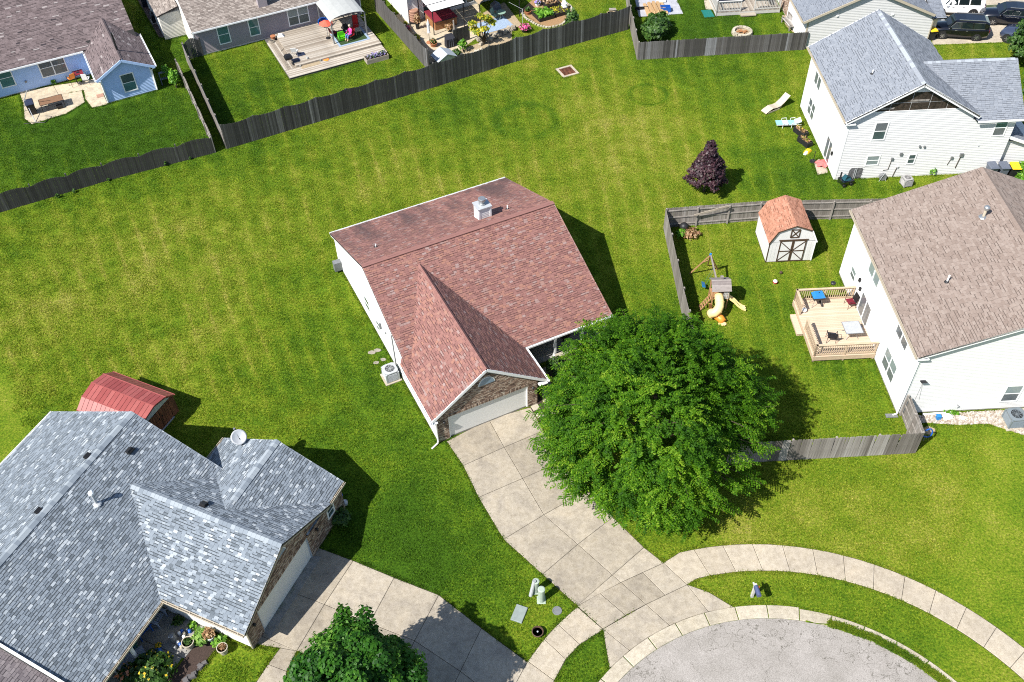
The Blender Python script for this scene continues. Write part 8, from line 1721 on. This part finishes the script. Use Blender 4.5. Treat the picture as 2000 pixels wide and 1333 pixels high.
for k, p in enumerate(((-16.78, 22.79), (-16.67, 22.90), (-16.54, 22.76), (-16.46, 22.97), (-16.75, 22.30), (-16.60, 22.19), (-16.52, 22.06), (-16.82, 22.04), (-16.51, 22.59), (-16.29, 22.89))):
    m_ = ('white_plastic', 'blue_plastic', 'pale_stone', 'grey_metal')[k % 4]; MB().lathe([(.07, 0), (.1, .06), (.06, .16), (.08, .2), (.01, .24)], n=8).build('gnome_ornament', m_, label=['tiny white ornament in the mulch, nearest the owl', 'tiny blue ornament in the mulch behind the owl', 'tiny cream ornament in the upper mulch cluster', 'tiny grey ornament highest in the mulch cluster', 'tiny white ornament below the owl', 'tiny blue ornament beside the cream clay pot', 'tiny cream ornament nearest the cream clay pot', 'tiny grey ornament at the mulch edge by the slab', 'tiny white ornament between the owl and the hosta', 'tiny blue ornament at the far end of the mulch near the hosta'][k], cat='ornament', group='small ornaments in the mulch bed', loc=(*p, .04), rz=k)
plant('fern', 'dark grey-green clump in the shaded corner of the mulch bed', 'plant', (-16.99, 23.42), .3, .3, .2, 'leaf_bush', .12, 110); plant('fern', 'small green sprout by the shaded white wall', 'plant', (-16.20, 23.21), .22, .22, .15, 'leaf_lime', .12, 60)
rocks('dark stone edging between the mulch bed and the lawn', [on_g(-1.9, -9.4), on_g(-1.7, -7.6)], 12, .16, 'dark_stone', 'edging stones', zr=.04)
bk = thing('blue_bucket', 'small blue and white containers at the shaded right corner of the grey-roofed house', 'containers', (-9.35, 30.24)); MB().lathe([(.13, 0), (.17, .3), (.19, .3), (.19, .33)], n=12).build('bucket', 'blue_plastic', bk, loc=(-.3, .35, 0)); MB().lathe([(.16, 0), (.18, .2), (.1, .3), (.02, .32)], n=12).build('jar', 'pale_metal', bk)
plant('shrub', 'dark shaded shrub by the brick wall of the grey-roofed house', 'shrub', (-9.49, 29.20), .7, .6, .4, 'leaf_bush', .14, 420)
# drain in the back lawn
dr = thing('storm_drain', 'rusty square storm drain grate in the back lawn', 'drain', (5.25, 73.34), R(24)); MB().box(-.75, .75, -.75, -.55, 0, .06).box(-.75, .75, .55, .75, 0, .06).box(-.75, -.55, -.55, .55, 0, .06).box(.55, .75, -.55, .55, 0, .06).build('frame', 'walk_concrete', dr); MB().box(-.55, .55, -.55, .55, 0, .01).build('pit', 'dark_void', dr)
for k in range(7): MB().box(-.55, .55, -.52+k*.158, -.43+k*.158, .01, .045).build('grate_bar', 'rust_steel', dr)
NOGRASS.append([(Matrix.Rotation(R(24), 3, 'Z') @ Vector((x, y, 0))).to_2d()+Vector((5.25, 73.34)) for x, y in ((-.75, -.75), (.75, -.75), (.75, .75), (-.75, .75))])
# ================================================================ trees
def limb_pts(a, b, sag=.12, n=4):
    a = Vector(a); b = Vector(b); return [a.lerp(b, k/n)+Vector((U(-.08, .08), U(-.08, .08), -sag*math.sin(math.pi*k/n)*(b-a).length*.3)) for k in range(n+1)]
def big_tree():
    t = thing('shade_tree', 'broad feathery green shade tree beside the driveway of the red-roofed house', 'tree', (7.4, 32.75)); Rx = 5.45
    tr = MB().tube([(0, 0, -.1), (.05, 0, 1.0), (0, .05, 2.2), (.05, 0, 3.4), (.1, .1, 5.5)], [.34, .26, .23, .2, .07], 10); limbs = []
    for k in range(13):
        a = k*2.399; h = 2.0+.22*k; r = Rx*(.78-.02*k); e = (r*math.cos(a), r*math.sin(a), 3.2+.33*k); p = limb_pts((0, 0, h), e); tr.tube(p, [.12, .09, .07, .05, .02], 6); limbs.append(e)
    # plumes: arching sprays of small leaflets set over a broad uneven dome
    P_, N_, D_, T_ = [], [], [], []
    nb = 900
    for i in range(nb):
        z = 1-(i+.5)/nb*1.22; ph = i*2.39996+U(-.2, .2); rr = math.sqrt(max(0, 1-z*z)) if z > 0 else 1.0+z*.5
        d = np.array([rr*math.cos(ph), rr*math.sin(ph), z])
        pw = ph % 6.2832; f = 1+.07*math.sin(3*ph+.6)+.06*math.sin(5*ph+2)+.07*math.sin(7*z+2*ph)-.20*math.exp(-((pw-2.5)/.32)**2)-.16*math.exp(-((pw-5.6)/.38)**2)+.10*math.exp(-((pw-4.75)/.3)**2)+.06*math.exp(-((pw-3.6)/.3)**2)
        dep = U(.80, 1.03) if random.random() < .72 else U(.5, .85)
        rad = np.array([Rx, Rx*.98, 5.7])*f*dep
        c = d*rad+np.array([0, 0, 3.5 if z > 0 else 3.4])
        if c[2] < .9: c[2] = .9+random.random()*.5
        out = np.array([d[0], d[1], .12+.5*max(0, z)]); out /= np.linalg.norm(out)
        side = np.cross(out, [0, 0, 1.]); side /= np.linalg.norm(side)+1e-9; up = np.cross(side, out)
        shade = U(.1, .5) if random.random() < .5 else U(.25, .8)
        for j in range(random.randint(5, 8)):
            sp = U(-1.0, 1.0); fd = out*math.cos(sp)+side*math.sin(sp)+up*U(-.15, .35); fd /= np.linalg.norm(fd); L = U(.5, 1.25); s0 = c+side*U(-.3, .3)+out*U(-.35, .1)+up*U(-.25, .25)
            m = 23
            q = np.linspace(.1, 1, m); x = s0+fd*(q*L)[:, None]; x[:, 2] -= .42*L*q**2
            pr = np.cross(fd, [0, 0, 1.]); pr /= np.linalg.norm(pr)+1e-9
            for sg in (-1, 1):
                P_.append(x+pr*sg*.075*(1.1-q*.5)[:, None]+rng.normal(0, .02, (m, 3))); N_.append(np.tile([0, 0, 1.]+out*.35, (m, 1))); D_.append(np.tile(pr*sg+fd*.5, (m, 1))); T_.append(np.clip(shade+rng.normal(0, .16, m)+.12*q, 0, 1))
    for i in range(95):
        ph = U(0, 6.283); z = U(-.25, .75); rr = math.sqrt(max(.05, 1-z*z)); pw = ph; d = np.array([rr*math.cos(ph), rr*math.sin(ph), z]); c = d*np.array([Rx, Rx, 5.5])*.95*(1-.2*math.exp(-((pw-2.5)/.32)**2))+np.array([0, 0, 3.5]); c[2] = max(c[2], 1.0)
        out = np.array([d[0], d[1], U(-.1, .35)]); out /= np.linalg.norm(out); L = U(.7, 1.7); end = c+out*L; tr.tube([tuple(c-out*1.2), tuple(c), tuple(end-np.array([0, 0, .15]))], [.03, .018, .006], 4)
        for j in range(9):
            q0 = .1+.9*j/9; s0 = c+out*L*q0-np.array([0, 0, .15*q0*q0]); sd = np.cross(out, [0, 0, 1.])*(1 if j % 2 else -1); fd = out*.6+sd*.8; fd[2] -= .15; fd /= np.linalg.norm(fd); l = U(.25, .5); m = 11; q = np.linspace(.1, 1, m)
            x = s0+fd*(q*l)[:, None]; x[:, 2] -= .3*l*q**2; pr = np.cross(fd, [0, 0, 1.]); pr /= np.linalg.norm(pr)+1e-9
            for sg in (-1, 1): P_.append(x+pr*sg*.06); N_.append(np.tile([0, 0, 1.]+out*.3, (m, 1))); D_.append(np.tile(pr*sg+fd*.5, (m, 1))); T_.append(np.clip(rng.normal(.6, .2, m), 0, 1))
    tr.build('trunk', 'bark', t)
    P_, N_, D_, T_ = map(np.concatenate, (P_, N_, D_, T_))
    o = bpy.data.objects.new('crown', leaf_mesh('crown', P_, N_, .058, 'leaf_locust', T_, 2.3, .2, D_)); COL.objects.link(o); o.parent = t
big_tree()
def clump_tree(name, label, loc, rx, rz, cz, n_cl, leaf, size, per, clr, trunk_h, conic=0.0):
    t = thing(name, label, 'tree', loc); tr = MB().tube([(0, 0, -.1), (0, .03, cz*.5), (.03, 0, cz+rz*.5)], [.05*rx+.04, .04*rx+.02, .02], 8); P_, N_, T_ = [], [], []
    for i in range(n_cl):
        z = 1-(i+.5)/n_cl*1.55; ph = i*2.39996; rr = math.sqrt(max(0, 1-z*z)); w = 1-conic*(z+.3) if conic else 1
        d = np.array([rr*math.cos(ph)*w, rr*math.sin(ph)*w, z]); f = 1+.09*math.sin(4*ph+1)+.08*math.sin(6*z+3*ph); dep = U(.78, 1.0) if random.random() < .75 else U(.4, .8)
        c = d*np.array([rx, rx, rz])*f*dep+np.array([0, 0, cz])
        if i % 5 == 0: tr.tube(limb_pts((0, 0, max(.3, c[2]*.5)), c, 0, 3), [.04*rx*.6, .03*rx*.6, .02, .008], 5)
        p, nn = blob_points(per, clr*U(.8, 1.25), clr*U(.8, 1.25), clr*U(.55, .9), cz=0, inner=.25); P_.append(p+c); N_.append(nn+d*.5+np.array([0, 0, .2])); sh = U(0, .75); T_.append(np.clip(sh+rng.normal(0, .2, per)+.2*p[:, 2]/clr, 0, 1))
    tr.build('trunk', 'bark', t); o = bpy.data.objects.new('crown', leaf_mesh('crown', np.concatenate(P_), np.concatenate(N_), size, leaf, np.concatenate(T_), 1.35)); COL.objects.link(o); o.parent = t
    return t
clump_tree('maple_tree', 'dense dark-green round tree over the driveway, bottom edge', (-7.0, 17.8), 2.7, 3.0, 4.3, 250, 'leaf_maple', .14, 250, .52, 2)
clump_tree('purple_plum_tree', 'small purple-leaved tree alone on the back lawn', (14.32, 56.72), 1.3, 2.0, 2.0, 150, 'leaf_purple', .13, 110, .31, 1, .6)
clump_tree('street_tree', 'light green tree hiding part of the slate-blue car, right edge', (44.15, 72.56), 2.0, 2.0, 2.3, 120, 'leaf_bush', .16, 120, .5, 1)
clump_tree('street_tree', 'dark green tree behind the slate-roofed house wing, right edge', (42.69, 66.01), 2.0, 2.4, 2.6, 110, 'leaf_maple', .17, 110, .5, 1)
plant('shrub', 'dark glossy shrub by the porch corner of the red-roofed house', 'shrub', (2.85, 38.60), .5, .45, .4, 'leaf_bush', .12, 420); plant('shrub', 'pale green clump beside the garage walk, under the tree edge', 'shrub', (2.83, 38.11), .35, .3, .25, 'leaf_lime', .12, 200); plant('shrub', 'shaded dark shrub against the garage side wall', 'shrub', (1.66, 38.35), .4, .5, .4, 'leaf_bush', .12, 260); plant('shrub', 'shaded shrub in front of the porch floor', 'shrub', (2.56, 39.69), .7, .5, .4, 'leaf_bush', .12, 360)
plant('weed_clump', 'dry tan weeds and green leaves in the fence corner by the black ball', 'weeds', (12.60, 51.76), .7, .6, .25, 'leaf_dry', .16, 160); plant('weed_clump', 'green weeds beside the black exercise ball', 'weeds', (11.96, 51.78), .45, .4, .25, 'leaf_lime', .14, 160)
for k, (u, v) in enumerate(((112,388), (146,376), (214,352), (298,328), (325,323), (372,312), (388,308))): pass
for lab, p, s in (('small weed tuft at the fence foot, leftmost along the arched fence', (-33.29, 57.78), .3), ('weed tuft at the arched fence foot, second from the left', (-32.24, 58.35), .28), ('weed tuft at the arched fence foot, midway along', (-30.04, 59.68), .22), ('tall weed at the arched fence foot near its right end', (-26.12, 61.43), .34), ('weed tuft at the arched fence foot, rightmost one', (-24.42, 62.14), .24)): plant('weed', lab, 'weeds', p, s*.6, s*.4, s*.6, 'leaf_bush', .09, 60, group='weeds along the arched fence')

# ================================================================ turf: short grass blades over every lawn
def in_poly(px, py, poly):
    c = np.zeros(len(px), bool); n = len(poly)
    for k in range(n):
        (x0, y0), (x1, y1) = poly[k][:2], poly[(k+1) % n][:2]
        if y0 == y1: continue
        c ^= ((y0 > py) != (y1 > py)) & (px < (x1-x0)*(py-y0)/(y1-y0)+x0)
    return c
def house_poly(o, az, rect): r_ = Matrix.Rotation(az, 2); return [tuple(r_ @ Vector(p)+Vector(o)) for p in rect]
NOGRASS += [house_poly(M0, MZ, [(0, 0), (6.35, 0), (6.35, 2.7), (12.85, 2.7), (12.85, 17.1), (0, 17.1)]), house_poly(G0, GZ, [(-17.2, -16), (-4.9, -16), (-4.9, -6.1), (0, -6.1), (0, 2.75), (-7.2, 2.75), (-7.2, .55), (-17.2, .55)]), house_poly(R0, RZ_, [(0, 0), (14, 0), (14, 12.1), (0, 12.1)]), house_poly(R0, RZ_, [(-3.9, 4.3), (0, 4.3), (0, 9.3), (-3.9, 9.3)]),
    house_poly(U0, UZ, [(0, 0), (14, 0), (14, 9.6), (0, 9.6)]), house_poly(B0, BZ, [(-16, 5.25), (0, 5.25), (0, 0), (3.95, 0), (3.95, 17), (-16, 17)]), house_poly(T0, TZ, [(0, 0), (15.2, 0), (15.2, 13), (-1.9, 13), (-1.9, 4.2), (0, 4.2)]), house_poly(C0, CZ, [(0, 0), (10.7, 0), (10.7, 9), (0, 9)])]
mb_p = MB(); nb = 150; PR = .42
for k in range(nb):
    r = PR*math.sqrt(random.random()); a = U(0, 6.283); x, y = r*math.cos(a), r*math.sin(a); an = U(0, 6.283); w = U(.012, .022); h = U(.030, .075); ln = U(.01, .06); la = U(0, 6.283)
    mb_p.face([(x-w*math.cos(an), y-w*math.sin(an), -.005), (x+w*math.cos(an), y+w*math.sin(an), -.005), (x+ln*math.cos(la), y+ln*math.sin(la), h)], random.random())
patch = bpy.data.objects.new('grass_patch', mb_p.mesh('grass_patch', 'grass_blade'))
sp_ = .50
gx, gy = np.meshgrid(np.arange(-50, 52, sp_), np.arange(17, 92, sp_)); gx = gx.ravel()+rng.uniform(-.22, .22, gx.size); gy = gy.ravel()+rng.uniform(-.22, .22, gy.size)
half_w = 7+gy*.60; k = (np.abs(gx) < half_w); gx, gy = gx[k], gy[k]
bad = np.zeros(len(gx), bool)
for poly in NOGRASS:
    q = [Vector((p[0], p[1])) for p in poly]
    if sum(q[i].x*q[(i+1) % len(q)].y-q[(i+1) % len(q)].x*q[i].y for i in range(len(q))) < 0: q.reverse()
    big = inset(q, -.38) if len(q) < 40 else inset(q, -.34)
    bad |= in_poly(gx, gy, [(p.x, p.y) for p in big])
pts_in = np.c_[gx, gy, np.zeros(len(gx))][~bad]
# along every paved edge: a second, narrow patch right up to (and a little over) the edge
small = MB()
edge = []
for poly in NOGRASS[:]:
    n = len(poly)
    for k in range(n):
        a = np.array(poly[k][:2], float); b = np.array(poly[(k+1) % n][:2], float); L = np.linalg.norm(b-a)
        for s in np.arange(.05, L, .16): edge.append(a+(b-a)*s/max(L, 1e-6))
edge = np.array(edge); ok = np.ones(len(edge), bool)
off = []
for ang in np.arange(0, 6.28, .785): off.append(edge+.14*np.array([math.cos(ang), math.sin(ang)])+rng.normal(0, .02, edge.shape))
cand = np.concatenate(off); badc = np.zeros(len(cand), bool)
for poly in NOGRASS: badc |= in_poly(cand[:, 0], cand[:, 1], poly)
cand = cand[~badc]; cand = cand[rng.random(len(cand)) < .45]; vis = (np.abs(cand[:, 0]) < 7+cand[:, 1]*.60) & (cand[:, 1] > 17) & (cand[:, 1] < 92); cand = cand[vis]
mb_s = MB()
for k in range(26):
    r = .13*math.sqrt(random.random()); a = U(0, 6.283); x, y = r*math.cos(a), r*math.sin(a); an = U(0, 6.283); w = U(.012, .02); h = U(.035, .085); ln = U(.01, .07); la = U(0, 6.283)
    mb_s.face([(x-w*math.cos(an), y-w*math.sin(an), -.005), (x+w*math.cos(an), y+w*math.sin(an), -.005), (x+ln*math.cos(la), y+ln*math.sin(la), h)], random.random())
tuft = bpy.data.objects.new('grass_tuft', mb_s.mesh('grass_tuft', 'grass_blade'))
def scatter(name, pts, proto):
    me = bpy.data.meshes.new(name); me.vertices.add(len(pts)); me.vertices.foreach_set('co', np.asarray(pts, np.float32).ravel()); me.update()
    o = bpy.data.objects.new(name, me); COL.objects.link(o); o['kind'] = 'stuff'
    ng = bpy.data.node_groups.new(name, 'GeometryNodeTree'); ng.interface.new_socket('Geometry', in_out='INPUT', socket_type='NodeSocketGeometry'); ng.interface.new_socket('Geometry', in_out='OUTPUT', socket_type='NodeSocketGeometry')
    gi = ng.nodes.new('NodeGroupInput'); go = ng.nodes.new('NodeGroupOutput'); io = ng.nodes.new('GeometryNodeInstanceOnPoints'); oi = ng.nodes.new('GeometryNodeObjectInfo'); oi.inputs['Object'].default_value = proto
    rv = ng.nodes.new('FunctionNodeRandomValue'); rv.data_type = 'FLOAT_VECTOR'; rv.inputs[0].default_value = (0, 0, 0); rv.inputs[1].default_value = (0, 0, 6.283)
    rs = ng.nodes.new('FunctionNodeRandomValue'); rs.data_type = 'FLOAT'; rs.inputs[2].default_value = .8; rs.inputs[3].default_value = 1.25
    ng.links.new(gi.outputs[0], io.inputs['Points']); ng.links.new(oi.outputs['Geometry'], io.inputs['Instance']); ng.links.new(rv.outputs[0], io.inputs['Rotation']); ng.links.new(rs.outputs[1], io.inputs['Scale']); ng.links.new(io.outputs[0], go.inputs[0])
    md = o.modifiers.new('scatter', 'NODES'); md.node_group = ng; return o
vq = np.array([(RC[0]+r_*math.cos(a_), RC[1]+r_*math.sin(a_), .055) for a_, r_ in zip(rng.uniform(R(-12), R(72), 2200), rng.uniform(10.38, 10.66, 2200))]); pts_in = pts_in; scatter('grass', pts_in, patch); scatter('grass', np.concatenate([np.c_[cand, np.zeros(len(cand))], vq]), tuft)
print('grass patches', len(pts_in), len(cand))
